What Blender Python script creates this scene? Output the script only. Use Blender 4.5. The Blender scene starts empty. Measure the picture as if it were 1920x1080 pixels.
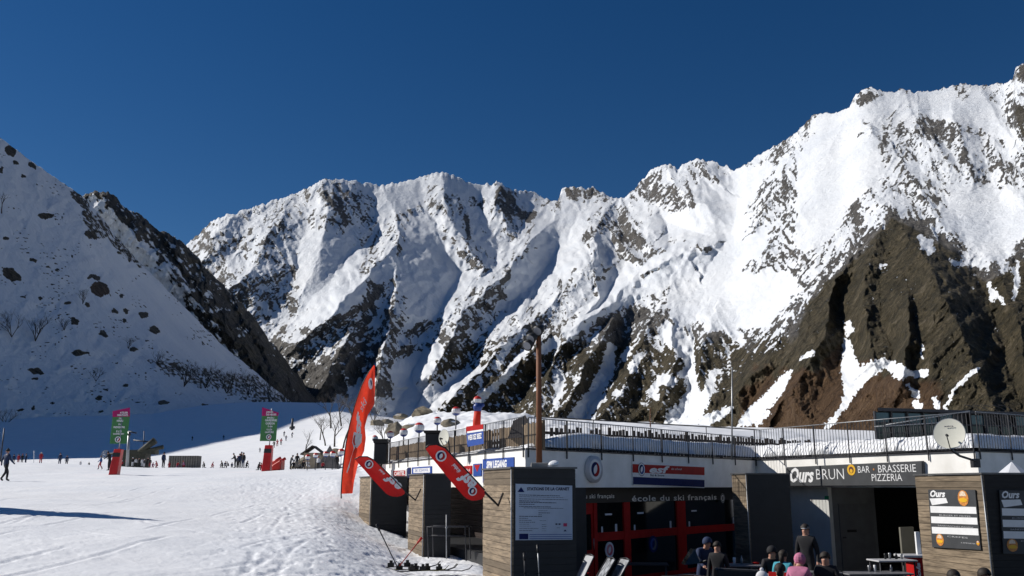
import bpy, bmesh, math, random
import numpy as np
from mathutils import Vector, Matrix

# ------------------------------------------------------------------ camera, sky, sun, exposure
SC = bpy.context.scene
COL = SC.collection
CAMZ = 2.65
PITCH = math.radians(12.34)
F = 1700.0
cam_d = bpy.data.cameras.new('camera'); cam = bpy.data.objects.new('camera', cam_d); COL.objects.link(cam)
cam_d.sensor_width = 36; cam_d.lens = F / 1920 * 36
cam_d.clip_start = 0.1; cam_d.clip_end = 20000
cam.location = (0, 0, CAMZ); cam.rotation_euler = (math.pi / 2 + PITCH, 0, 0)
SC.camera = cam

SUN_EL = math.radians(34)
SUN_AZ = math.radians(-76)          # from +Y towards +X ; the sun stands on the left, slightly behind the ridges
w = bpy.data.worlds.new('World'); SC.world = w; w.use_nodes = True
nt = w.node_tree
sky = nt.nodes.new('ShaderNodeTexSky'); sky.sky_type = 'NISHITA'; sky.sun_disc = False
sky.sun_elevation = SUN_EL; sky.sun_rotation = SUN_AZ
sky.altitude = 1500; sky.air_density = 1.0; sky.dust_density = 0.1; sky.ozone_density = 2.0
bg = nt.nodes['Background']; hs = nt.nodes.new('ShaderNodeHueSaturation'); hs.inputs['Saturation'].default_value = 1.36; hs.inputs["Value"].default_value = .86; hs.inputs["Hue"].default_value = .507
nt.links.new(sky.outputs[0], hs.inputs['Color']); nt.links.new(hs.outputs[0], bg.inputs[0]); bg.inputs[1].default_value = 0.055
sun_d = bpy.data.lights.new('sun', 'SUN'); sun_d.energy = 4.3; sun_d.angle = math.radians(0.5); sun_d.color = (1, .955, .89)
sun = bpy.data.objects.new('sun', sun_d); COL.objects.link(sun)
SDIR = Vector((math.sin(SUN_AZ) * math.cos(SUN_EL), math.cos(SUN_AZ) * math.cos(SUN_EL), math.sin(SUN_EL)))
sun.rotation_euler = SDIR.to_track_quat('Z', 'Y').to_euler(); sun.location = SDIR * 100
SC.view_settings.view_transform = 'Standard'; SC.view_settings.look = 'None'
SC.view_settings.exposure = 0.2; SC.view_settings.gamma = 1

# ------------------------------------------------------------------ pixel helpers (1920x1080 photo -> place in the world)
CP, SP = math.cos(PITCH), math.sin(PITCH)
def P3(px, py, Y):
    u = (px - 960) / F; v = (540 - py) / F
    k = Y / (CP - v * SP)
    return Vector((u * k, Y, CAMZ + (SP + v * CP) * k))
def te_of(py):
    v = (540 - py) / F
    return (SP + v * CP) / (CP - v * SP)
def xk(px, py):
    return (px - 960) / F / (CP - (540 - py) / F * SP)

# ------------------------------------------------------------------ object helpers
def label(o, lab=None, cat=None, group=None, kind=None):
    if lab: o['label'] = lab
    if cat: o['category'] = cat
    if group: o['group'] = group
    if kind: o['kind'] = kind
    return o
def empty(name, loc, lab, cat, group=None, rz=0):
    o = bpy.data.objects.new(name, None); COL.objects.link(o)
    o.location = loc; o.rotation_euler = (0, 0, rz); o.empty_display_size = .2
    return label(o, lab, cat, group)

# ------------------------------------------------------------------ numpy noise
def _tab(seed):
    r = np.random.RandomState(seed); a = r.rand(256, 256) * 2 * np.pi
    return np.cos(a), np.sin(a)
_T = {}
def gn(x, y, seed=0):
    if seed not in _T: _T[seed] = _tab(seed)
    gx, gy = _T[seed]
    xi = np.floor(x).astype(int); yi = np.floor(y).astype(int)
    xf = x - xi; yf = y - yi
    u = xf * xf * xf * (xf * (xf * 6 - 15) + 10); v = yf * yf * yf * (yf * (yf * 6 - 15) + 10)
    def g(i, j):
        a = (xi + i) & 255; b = (yi + j) & 255
        return gx[a, b] * (xf - i) + gy[a, b] * (yf - j)
    n0 = g(0, 0) * (1 - u) + g(1, 0) * u; n1 = g(0, 1) * (1 - u) + g(1, 1) * u
    return (n0 * (1 - v) + n1 * v) * 1.5
def fbm(x, y, o=5, seed=0, gain=.5):
    s = 0; a = 1; t = 0
    for i in range(o):
        s = s + a * gn(x, y, seed + i); t += a; a *= gain; x = x * 2.03 + 17.1; y = y * 2.03 + 5.7
    return s / t * 1.4
def ridged(x, y, o=4, seed=0, gain=.5):
    s = 0; a = 1; t = 0; wgt = 1
    for i in range(o):
        n = (1 - np.abs(gn(x, y, seed + i)) * 2.0); n = np.clip(n, 0, 1) ** 1.5 * wgt
        wgt = np.clip(n * 1.6, 0, 1)
        s = s + a * n; t += a; a *= gain; x = x * 2.07 + 11.1; y = y * 2.07 + 3.7
    return s / t
def sm(x, a, b):
    t = np.clip((x - a) / (b - a), 0, 1); return t * t * (3 - 2 * t)
def seg_field(X, Y, pts):
    """nearest point on a polyline whose vertices carry values: returns distance, side, values"""
    pts = np.array(pts, float)
    bd = np.full(X.shape, 1e9); side = np.zeros(X.shape); vals = np.zeros(X.shape + (pts.shape[1] - 2,))
    for a, b in zip(pts[:-1], pts[1:]):
        dx, dy = b[0] - a[0], b[1] - a[1]; L = dx * dx + dy * dy + 1e-9
        t = np.clip(((X - a[0]) * dx + (Y - a[1]) * dy) / L, 0, 1)
        ex = X - a[0] - t * dx; ey = Y - a[1] - t * dy
        d = np.sqrt(ex * ex + ey * ey); m = d < bd
        bd = np.where(m, d, bd)
        side = np.where(m, np.sign(ex * dy - ey * dx), side)
        for k in range(vals.shape[-1]):
            vals[..., k] = np.where(m, a[2 + k] + (b[2 + k] - a[2 + k]) * t, vals[..., k])
    return bd, side, vals
def poly_sd(X, Y, poly):
    """signed distance to a polygon, positive inside"""
    p = np.array(poly, float); n = len(p)
    d = np.full(X.shape, 1e9); ins = np.zeros(X.shape, bool)
    for i in range(n):
        a = p[i]; b = p[(i + 1) % n]
        dx, dy = b - a; L = dx * dx + dy * dy + 1e-9
        t = np.clip(((X - a[0]) * dx + (Y - a[1]) * dy) / L, 0, 1)
        d = np.minimum(d, np.hypot(X - a[0] - t * dx, Y - a[1] - t * dy))
        c = ((a[1] > Y) != (b[1] > Y)) & (X < (b[0] - a[0]) * (Y - a[1]) / (b[1] - a[1] + 1e-12) + a[0])
        ins ^= c
    return np.where(ins, d, -d)

def grid_mesh(name, V, mat, attrs=None, smooth=True):
    R, C_, _ = V.shape
    me = bpy.data.meshes.new(name)
    idx = np.arange(R * C_).reshape(R, C_)
    q = np.stack([idx[:-1, :-1], idx[:-1, 1:], idx[1:, 1:], idx[1:, :-1]], -1).reshape(-1, 4)
    me.vertices.add(R * C_); me.vertices.foreach_set('co', V.reshape(-1).astype(np.float32))
    me.loops.add(q.size); me.loops.foreach_set('vertex_index', q.reshape(-1).astype(np.int32))
    me.polygons.add(len(q)); me.polygons.foreach_set('loop_start', np.arange(0, q.size, 4, dtype=np.int32))
    me.polygons.foreach_set('loop_total', np.full(len(q), 4, np.int32))
    if smooth: me.polygons.foreach_set('use_smooth', np.ones(len(q), bool))
    me.update(); me.validate()
    for k, a in (attrs or {}).items():
        at = me.attributes.new(k, 'FLOAT', 'POINT'); at.data.foreach_set('value', a.reshape(-1).astype(np.float32))
    me.materials.append(mat)
    o = bpy.data.objects.new(name, me); COL.objects.link(o)
    return o

# ------------------------------------------------------------------ terrain materials
class NB:
    def __init__(s, name):
        s.m = bpy.data.materials.new(name); s.m.use_nodes = True; s.t = s.m.node_tree
        s.b = s.t.nodes['Principled BSDF']; s.b.inputs['Specular IOR Level'].default_value = .25
    def n(s, typ, **kw):
        x = s.t.nodes.new(typ)
        for k, v in kw.items(): setattr(x, k, v)
        return x
    def l(s, a, b): s.t.links.new(a, b)
    def coord(s, which='Object'): return s.n('ShaderNodeTexCoord').outputs[which]
    def noise(s, scale, detail=6, rough=.6, vec=None, dist=0):
        x = s.n('ShaderNodeTexNoise'); x.inputs['Scale'].default_value = scale; x.inputs['Detail'].default_value = detail
        x.inputs['Roughness'].default_value = rough; x.inputs['Distortion'].default_value = dist
        s.l(vec if vec is not None else s.coord(), x.inputs['Vector']); return x.outputs['Fac']
    def math(s, op, a, b=None, c=None, clamp=False):
        x = s.n('ShaderNodeMath', operation=op); x.use_clamp = clamp
        for i, v in enumerate((a, b, c)):
            if v is None: continue
            if isinstance(v, (int, float)): x.inputs[i].default_value = v
            else: s.l(v, x.inputs[i])
        return x.outputs[0]
    def ramp(s, fac, stops):
        x = s.n('ShaderNodeValToRGB'); r = x.color_ramp
        while len(r.elements) < len(stops): r.elements.new(.5)
        for e, (p, c) in zip(r.elements, stops):
            e.position = p; e.color = (*c, 1) if len(c) == 3 else c
        s.l(fac, x.inputs[0]); return x.outputs[0]
    def mr(s, v, a, b, c=0, d=1):
        x = s.n('ShaderNodeMapRange'); s.l(v, x.inputs[0])
        for i, q in enumerate((a, b, c, d)): x.inputs[i + 1].default_value = q
        return x.outputs[0]
    def mix(s, f, a, b):
        x = s.n('ShaderNodeMix', data_type='RGBA')
        for i, v in ((0, f), (6, a), (7, b)):
            if isinstance(v, (int, float)): x.inputs[i].default_value = v
            elif isinstance(v, tuple): x.inputs[i].default_value = (*v, 1)
            else: s.l(v, x.inputs[i])
        return x.outputs[2]
    def attr(s, name): return s.n('ShaderNodeAttribute', attribute_name=name).outputs['Fac']
    def bump(s, h, strength, dist):
        x = s.n('ShaderNodeBump'); x.inputs['Strength'].default_value = strength; x.inputs['Distance'].default_value = dist
        s.l(h, x.inputs['Height']); s.l(x.outputs[0], s.b.inputs['Normal'])
    def col(s, c): s.l(c, s.b.inputs['Base Color']); return s
    def rough(s, v):
        if isinstance(v, (int, float)): s.b.inputs['Roughness'].default_value = v
        else: s.l(v, s.b.inputs['Roughness'])

def mountain_material(name, unit, dark=1.0):
    """unit = metres per small feature"""
    m = NB(name); co = m.coord()
    mp = m.n('ShaderNodeMapping'); mp.inputs['Scale'].default_value = (1, 1, .6); m.l(co, mp.inputs[0]); v = mp.outputs[0]
    n1 = m.noise(1 / unit / 4, 8, .68, v, .4); n2 = m.noise(1 / unit, 5, .6, v); n3 = m.noise(1 / unit / 22, 4, .6, v)
    rk = m.math('ADD', m.attr('rock'), m.math('MULTIPLY', m.math('SUBTRACT', n1, .5), .55))
    rk = m.math('ADD', rk, m.math('MULTIPLY', m.math('SUBTRACT', n2, .5), .42))
    mask = m.mr(rk, .47, .54)
    n5 = m.noise(1 / unit * 3.2, 4, .7, v, .3)
    g = m.math('ADD', m.math('ADD', m.math('MULTIPLY', n1, .42), m.math('MULTIPLY', n2, .28)), m.math('MULTIPLY', n5, .30))
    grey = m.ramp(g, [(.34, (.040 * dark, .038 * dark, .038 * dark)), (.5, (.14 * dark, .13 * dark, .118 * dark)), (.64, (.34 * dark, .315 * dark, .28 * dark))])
    brown = m.ramp(g, [(.34, (.014, .013, .008)), (.46, (.050, .042, .022)), (.54, (.108, .086, .047)), (.64, (.24, .20, .14))])
    rust = m.ramp(g, [(.36, (.040, .022, .010)), (.5, (.115, .064, .030)), (.64, (.20, .125, .066))])
    bf = m.mix(m.mr(m.math('ADD', m.attr('rust'), m.math('MULTIPLY', m.math('SUBTRACT', n3, .5), .6)), .4, .65), brown, rust)
    rc = m.mix(m.mr(m.math('ADD', m.attr('brown'), m.math('MULTIPLY', m.math('SUBTRACT', n3, .5), .7)), .35, .65), grey, bf)
    snow = m.ramp(n3, [(.3, (.66, .69, .73)), (.7, (.77, .785, .80))])
    m.col(m.mix(mask, snow, rc)); m.rough(.75)
    h = m.math('ADD', m.math('MULTIPLY', n1, m.mr(mask, 0, 1, .22, 1.6)), m.math('MULTIPLY', n2, m.mr(mask, 0, 1, .05, .6)))
    n4 = m.noise(1 / unit * 2.2, 4, .65, v); h = m.math('ADD', h, m.math('MULTIPLY', n4, m.mr(mask, 0, 1, .05, .30)))
    m.bump(h, .95, unit * 3.6)
    return m.m

# ------------------------------------------------------------------ the mountains
def interp(px, pts):
    pts = sorted(pts); return np.interp(px, [p[0] for p in pts], [p[1] for p in pts])

def rib_gain(X): return 3.9 - 2.1 * sm(X, 1380, 1560)
def relief(name, lab, x0, x1, nx, ny, crest, foot, Df, Dc, ridges, rough_fn, rock_fn, mat, back=(1.35, .55), crest_amp=2.0, seed=1):
    """a mountainside as a real surface: columns are bearings, rows climb from foot to crest, then fall away behind it"""
    px = np.linspace(x0, x1, nx)
    top = interp(px, crest) + crest_amp * (fbm(px / 14, px * 0 + seed, 4, seed + 40) * 1.2 + .6 * np.abs(gn(px / 3.4, px * 0 + 2.2, seed + 44)) - .7 * np.abs(gn(px / 9, px * 0 + 4.2, seed + 46)))
    bot = interp(px, foot)
    t = np.linspace(0, 1, ny)[:, None]
    PX = np.broadcast_to(px, (ny, nx)); PY = bot + (top - bot) * t
    ts = interp(px, crest); kk = np.exp(-np.linspace(-2, 2, 61) ** 2); kk /= kk.sum()
    ts = np.convolve(np.pad(ts, 30, 'edge'), kk, 'valid')
    tb_ = (PY - bot) / (ts - bot)
    iD = 1 / interp(px, Df) * (1 - tb_) + 1 / interp(px, Dc) * tb_
    D = 1 / iD
    # big ribs, pushed towards the viewer side; warped so that they are not ruler straight
    wx = PX + 9 * fbm(PX / 60, PY / 60, 3, seed + 60) + 3 * gn(PX / 13, PY / 13, seed + 66)
    wy = PY + 9 * fbm(PX / 60 + 9, PY / 60, 3, seed + 63) + 3 * gn(PX / 13, PY / 13, seed + 67)
    B = np.zeros_like(PX)
    for r in ridges:
        r = np.array(r, float); pad = r[:, 3:5].max() * 1.3 + 20
        xa, xb = r[:, 0].min() - pad, r[:, 0].max() + pad; ya, yb = r[:, 1].min() - pad, r[:, 1].max() + pad
        m = (PX > xa) & (PX < xb) & (PY > ya) & (PY < yb)
        if not m.any(): continue
        d, side, v = seg_field(wx[m], wy[m], r)
        # polyline runs downhill: side>0 is its left in the photo
        wdt = np.where(side < 0, v[:, 1], v[:, 2] * (1.3 if r[0, 0] < 1260 else 1.0))
        q = np.clip(1 - d / wdt, 0, 1)
        b = v[..., 0] * (q * .75 + .25 * q * q)
        B[m] = np.maximum(B[m], b) + .25 * np.minimum(B[m], b)
    rough = rough_fn(PX, PY)
    gxB = np.gradient(B, axis=1) / (px[1] - px[0])
    lean = sm(gxB, -.25, .25)      # 1 = left flank (falls to the lower left)
    n = 16 * (ridged((PX + .5 * PY) / 95 + seed, (PY - .3 * PX) / 120, 2, seed, .5) - .4)
    sL = ridged((PX + .75 * PY) / 26, (PY - .5 * PX) / 75, 4, seed + 5, .55) - .4
    sR = ridged((PX - .65 * PY) / 26, (PY + .5 * PX) / 75, 4, seed + 9, .55) - .4
    n = n + 11 * (sL * lean + sR * (1 - lean))
    n = n + 3.6 * fbm(PX / 22, PY / 22, 5, seed + 20, .62)
    crag = ridged((PX + .35 * PY) / 11, (PY - .35 * PX) / 15, 3, seed + 70, .6) - .4
    n = n + 4.2 * crag * sm(fbm(PX / 45, PY / 45, 3, seed + 75), -.35, .25)
    edge = sm(t, 0, .04) * (1 - sm(t, .985, 1) * .6)
    disp = (B * rib_gain(PX) + n * (.10 + 1.12 * rough)) * edge
    D2 = D * (1 - disp / F)
    V = np.zeros((ny, nx, 3))
    v_ = (540 - PY) / F; k = D2 / (CP - v_ * SP)
    V[..., 0] = (PX - 960) / F * k; V[..., 1] = D2; V[..., 2] = CAMZ + (SP + v_ * CP) * k
    # slope
    du = np.gradient(V, axis=1); dv = np.gradient(V, axis=0); N = np.cross(du, dv)
    N /= np.linalg.norm(N, axis=2, keepdims=True) + 1e-9; N[N[..., 2] < 0] *= -1
    rock, brown, rust = rock_fn(PX, PY, N, t, lean)
    # behind the crest
    nb = 14; tb = np.linspace(0, 1, nb + 1)[1:][:, None]
    C0 = V[-1]; Vb = np.zeros((nb, nx, 3))
    s = 1 + (back[0] - 1) * tb
    Vb[..., 0] = C0[:, 0] * s; Vb[..., 1] = C0[:, 1] * s
    zc = C0[:, 2]; Vb[..., 2] = zc * (1 - back[1] * tb ** .9) + 0.02 * zc * fbm(px / 30, tb * 6, 3, seed + 30)
    V = np.concatenate([V, Vb]); ext = lambda a: np.concatenate([a, np.broadcast_to(a[-1], (nb, nx))])
    o = grid_mesh(name, V, mat, dict(rock=ext(rock), brown=ext(brown), rust=ext(rust)))
    label(o, lab, None, None, 'structure')
    return o

# ---- far range and the big mountain on the right
CREST = [(200, 540), (300, 500), (355, 455), (400, 412), (440, 400), (500, 380), (525, 373), (555, 362), (580, 350), (600, 338), (640, 336), (680, 342), (715, 348),
 (740, 345), (790, 332), (815, 324), (830, 323), (850, 328), (862, 335), (890, 346), (922, 346), (934, 341), (938, 342), (950, 352), (975, 358), (1000, 360), (1030, 375), (1046, 378),
 (1053, 356), (1068, 350), (1110, 353), (1130, 360), (1150, 372), (1170, 370), (1188, 358), (1205, 335), (1215, 323), (1240, 308), (1256, 308), (1270, 317), (1285, 306), (1300, 300), (1318, 299), (1345, 305), (1372, 319),
 (1395, 311), (1420, 292), (1460, 270), (1490, 250), (1510, 232), (1526, 214), (1570, 211), (1592, 201), (1604, 180), (1618, 167), (1640, 165), (1655, 172), (1680, 173), (1692, 167), (1712, 171), (1750, 171), (1785, 162), (1800, 156), (1830, 160), (1870, 158),
 (1898, 150), (1905, 126), (1920, 118), (1960, 95), (2050, 70), (2250, 40)]
# ribs run downhill: (px, py, height, reach on the left, reach on the right)
RIBS = [
 [(435, 405, 8, 40, 30), (400, 450, 14, 40, 35), (375, 500, 14, 40, 40)],
 [(532, 372, 10, 40, 50), (527, 412, 20, 45, 60), (497, 450, 26, 50, 60), (482, 500, 26, 50, 70), (440, 530, 26, 50, 70), (400, 570, 20, 40, 60)],
 [(605, 338, 16, 60, 60), (615, 390, 26, 60, 90), (610, 440, 20, 50, 90), (590, 500, 14, 50, 60), (560, 560, 10, 40, 50)],
 [(720, 346, 10, 50, 50), (742, 400, 20, 50, 60), (744, 445, 34, 60, 90), (730, 475, 42, 60, 110), (690, 515, 46, 60, 120), (650, 560, 46, 60, 120), (615, 600, 40, 60, 90), (560, 640, 26, 50, 70)],
 [(744, 445, 26, 40, 60), (745, 520, 34, 40, 80), (735, 580, 36, 40, 80), (720, 640, 32, 35, 60), (706, 720, 30, 35, 45), (705, 745, 20, 25, 30)],
 [(655, 560, 30, 40, 50), (660, 620, 30, 45, 50), (640, 670, 32, 60, 40), (610, 720, 24, 50, 40), (590, 745, 12, 40, 30)],
 [(830, 324, 14, 50, 50), (838, 400, 26, 40, 60), (862, 440, 32, 50, 60), (882, 470, 34, 45, 60), (905, 500, 28, 40, 50), (900, 540, 14, 40, 40)],
 [(936, 342, 20, 30, 50), (935, 385, 24, 40, 50), (950, 430, 22, 40, 50), (975, 465, 18, 30, 40)],
 [(1060, 352, 12, 25, 50), (1045, 395, 22, 40, 45), (1020, 432, 30, 50, 50), (975, 475, 34, 55, 50), (940, 520, 34, 60, 50), (900, 555, 36, 60, 60), (860, 605, 38, 50, 60), (835, 655, 36, 40, 60), (805, 712, 26, 30, 50)],
 [(1160, 371, 24, 50, 50), (1120, 425, 36, 60, 70), (1108, 480, 42, 60, 90), (1075, 535, 46, 70, 90), (1010, 590, 46, 60, 80), (955, 630, 42, 60, 70), (905, 690, 36, 50, 80), (850, 745, 26, 40, 60), (820, 778, 16, 30, 40)],
 [(1160, 371, 24, 50, 40), (1190, 430, 40, 40, 50), (1225, 465, 36, 40, 30), (1257, 474, 20, 30, 20)],
 [(1150, 440, 36, 30, 40), (1175, 470, 40, 30, 40), (1200, 492, 32, 30, 25)],
 [(1108, 500, 40, 40, 60), (1120, 560, 38, 50, 40), (1060, 640, 34, 50, 40), (1030, 690, 30, 40, 70), (1010, 760, 26, 40, 80)],
 [(1245, 310, 24, 60, 60), (1262, 345, 32, 60, 60), (1300, 375, 30, 60, 45), (1335, 400, 18, 50, 35)],
 [(1305, 301, 10, 30, 40), (1330, 325, 16, 40, 25), (1360, 350, 10, 40, 20)],
 [(1335, 458, 16, 30, 20), (1290, 466, 34, 40, 70), (1240, 492, 42, 45, 90), (1190, 522, 46, 50, 90), (1150, 568, 48, 50, 90), (1085, 605, 46, 50, 90), (1020, 642, 44, 50, 80), (960, 690, 30, 40, 60), (900, 740, 20, 40, 40)],
 [(1150, 600, 44, 40, 40), (1125, 640, 46, 60, 40), (1100, 690, 44, 60, 50), (1075, 740, 40, 60, 45), (1050, 785, 30, 60, 40)],
 [(1240, 560, 22, 40, 60), (1205, 620, 36, 50, 60), (1190, 680, 42, 45, 80), (1160, 730, 42, 40, 90), (1120, 790, 30, 30, 90)],
 [(1260, 600, 22, 30, 30), (1265, 650, 34, 40, 40), (1262, 700, 30, 50, 35), (1240, 760, 24, 60, 40)],
 [(1335, 600, 16, 30, 50), (1318, 640, 30, 25, 60), (1312, 700, 32, 25, 80), (1330, 760, 26, 40, 80)],
 [(1668, 398, 40, 70, 60), (1700, 440, 66, 130, 60), (1745, 500, 84, 170, 62), (1772, 560, 96, 190, 72), (1802, 620, 100, 200, 80), (1835, 700, 92, 200, 80), (1885, 780, 70, 200, 80)],
 [(1668, 398, 40, 60, 60), (1640, 450, 54, 50, 60), (1620, 520, 66, 45, 60), (1625, 600, 70, 50, 60), (1640, 680, 66, 60, 60)],
 [(1605, 470, 44, 50, 30), (1565, 530, 60, 70, 24), (1550, 600, 66, 90, 30), (1525, 670, 60, 90, 50), (1480, 740, 40, 90, 60)],
 [(1700, 560, 84, 60, 40), (1705, 640, 92, 60, 40), (1690, 720, 80, 60, 50)],
 [(1490, 600, 22, 60, 40), (1450, 660, 32, 70, 50), (1400, 720, 30, 70, 50), (1370, 760, 22, 60, 50)],
 [(1860, 500, 26, 40, 40), (1890, 540, 40, 45, 60), (1905, 600, 60, 55, 80), (1925, 700, 70, 60, 90), (1940, 780, 60, 50, 90)],
 [(1692, 168, 8, 40, 20), (1706, 200, 16, 40, 16), (1735, 255, 20, 40, 16), (1790, 312, 12, 30, 14)],
 [(1632, 243, 12, 40, 12), (1650, 270, 13, 40, 12), (1680, 302, 8, 30, 10)],
 [(1720, 200, 18, 40, 26), (1718, 240, 22, 50, 30), (1745, 290, 16, 50, 24)],
 [(1790, 215, 18, 22, 30), (1800, 260, 22, 26, 36), (1815, 310, 20, 26, 34), (1825, 345, 8, 20, 20)],
 [(1838, 165, 12, 40, 16), (1866, 220, 16, 40, 20), (1915, 290, 16, 40, 20)],
 [(1690, 300, 20, 50, 26), (1720, 350, 26, 50, 36), (1745, 400, 22, 50, 36), (1790, 450, 14, 40, 26)],
 [(1870, 260, 14, 30, 30), (1885, 320, 20, 30, 40), (1900, 360, 14, 30, 40)],
 [(1912, 128, 18, 22, 60), (1908, 200, 26, 26, 60), (1912, 260, 22, 30, 60)],
 [(1500, 260, 12, 50, 30), (1465, 330, 20, 50, 40), (1435, 390, 22, 50, 40), (1410, 430, 14, 40, 30)],
 [(1500, 400, 12, 40, 30), (1460, 450, 18, 40, 36), (1420, 500, 18, 40, 36), (1385, 525, 8, 30, 30)],
 [(1620, 170, 12, 30, 40), (1590, 220, 16, 40, 30), (1550, 280, 12, 40, 30)],
]
SNOWFIELDS = [  # smooth snow, hardly any rock
 [(1330, 480), (1380, 330), (1420, 310), (1440, 330), (1410, 400), (1400, 440), (1440, 430), (1430, 500), (1480, 520), (1520, 560), (1500, 590), (1400, 615), (1290, 600), (1240, 575), (1290, 530)],
 [(1215, 410), (1300, 385), (1370, 340), (1370, 460), (1330, 455), (1250, 440)],
 [(1190, 450), (1240, 470), (1330, 440), (1290, 465), (1200, 520), (1150, 565), (1085, 600), (1130, 540), (1170, 490)],
 [(1240, 495), (1290, 470), (1330, 470), (1290, 520), (1240, 540), (1200, 560), (1160, 590), (1110, 610), (1070, 640), (1010, 662), (1010, 640), (1080, 605), (1150, 570)],
 [(570, 430), (610, 430), (660, 445), (675, 500), (640, 560), (580, 590), (560, 520)],
 [(690, 515), (730, 480), (750, 500), (700, 560), (640, 590), (560, 610), (600, 560)],
 [(760, 450), (800, 430), (850, 460), (880, 510), (870, 550), (800, 600), (760, 620), (750, 540)],
 [(990, 380), (1040, 400), (1100, 400), (1095, 440), (1060, 465), (1020, 480), (1000, 440)],
 [(620, 745), (720, 690), (830, 640), (840, 690), (900, 690), (850, 740), (800, 790), (620, 790)],
 [(975, 480), (1090, 440), (1100, 480), (1060, 520), (960, 560), (940, 550)],
 [(720, 350), (790, 335), (830, 326), (930, 348), (925, 372), (860, 362), (790, 375), (740, 400), (700, 410)],
 [(1660, 240), (1700, 215), (1715, 240), (1700, 240)],
 [(1530, 215), (1660, 178), (1800, 165), (1840, 165), (1900, 260), (1860, 250), (1780, 220), (1700, 190), (1620, 230), (1560, 300), (1530, 330), (1500, 310)],
 [(1800, 340), (1920, 360), (1920, 470), (1860, 490), (1800, 440), (1760, 420)],
 [(1500, 300), (1560, 260), (1640, 260), (1660, 320), (1600, 380), (1560, 440), (1500, 470), (1500, 380)],
]
GULLIES = [  # snow lying in gullies: (px, py, half width)
 [(1590, 605, 6), (1593, 618, 8), (1587, 628, 3)],
 [(1588, 640, 6), (1592, 680, 14), (1600, 710, 20), (1592, 740, 10), (1580, 765, 5), (1555, 795, 3), (1540, 810, 2)],
 [(1600, 712, 16), (1640, 688, 13), (1655, 680, 8)], [(1664, 683, 8), (1690, 698, 14), (1705, 700, 6)],
 [(1712, 702, 5), (1732, 698, 8), (1736, 705, 4)], [(1702, 722, 2), (1718, 740, 7), (1722, 745, 3)], [(1712, 752, 3), (1722, 760, 8)], [(1750, 745, 3), (1758, 762, 6)],
 [(1482, 696, 4), (1465, 720, 10), (1440, 750, 12), (1405, 785, 14), (1385, 798, 4)], [(1440, 775, 4), (1420, 795, 4)],
 [(1565, 785, 6), (1550, 800, 5)], [(1503, 672, 3), (1522, 662, 5)],
 [(1145, 650, 8), (1140, 690, 12), (1120, 730, 12), (1090, 770, 13), (1070, 790, 10)],
 [(1130, 745, 6), (1100, 775, 10), (1080, 790, 8)],
 [(1292, 640, 9), (1293, 690, 9), (1300, 735, 12), (1290, 765, 17), (1270, 790, 22)],
 [(1340, 700, 4), (1325, 735, 8), (1310, 765, 14), (1290, 790, 16)], [(1370, 765, 5), (1345, 780, 9), (1320, 790, 10)],
 [(1250, 625, 16), (1270, 640, 16), (1290, 650, 10)], [(1330, 610, 12), (1360, 605, 10), (1390, 640, 8)],
 [(1180, 655, 5), (1170, 670, 6)], [(1200, 665, 5), (1185, 690, 9)], [(1260, 715, 9), (1240, 712, 8), (1222, 735, 7), (1230, 745, 6)],
 [(1165, 735, 4), (1155, 738, 6)], [(1350, 695, 4), (1335, 702, 6)], [(1040, 640, 9), (1020, 655, 7)], [(1045, 700, 9), (1050, 720, 9), (1042, 755, 5)],
 [(1000, 640, 4), (975, 670, 6), (950, 700, 5)], [(985, 620, 3), (950, 650, 8), (930, 690, 4)], [(960, 700, 3), (900, 745, 9)],
 [(1725, 445, 6), (1738, 460, 12), (1745, 470, 7)], [(1785, 490, 4), (1805, 495, 5)], [(1900, 505, 4), (1908, 520, 5), (1903, 550, 3)], [(1860, 545, 5), (1880, 565, 4)],
 [(1728, 670, 2), (1730, 650, 3)], [(1650, 500, 4), (1658, 498, 3)], [(1770, 770, 2), (1790, 730, 3), (1820, 700, 4), (1835, 690, 2)],
 [(1855, 530, 2), (1860, 560, 5)], [(1910, 490, 2), (1905, 540, 4), (1900, 560, 2)], [(1900, 410, 3), (1912, 450, 4)],
]
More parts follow.
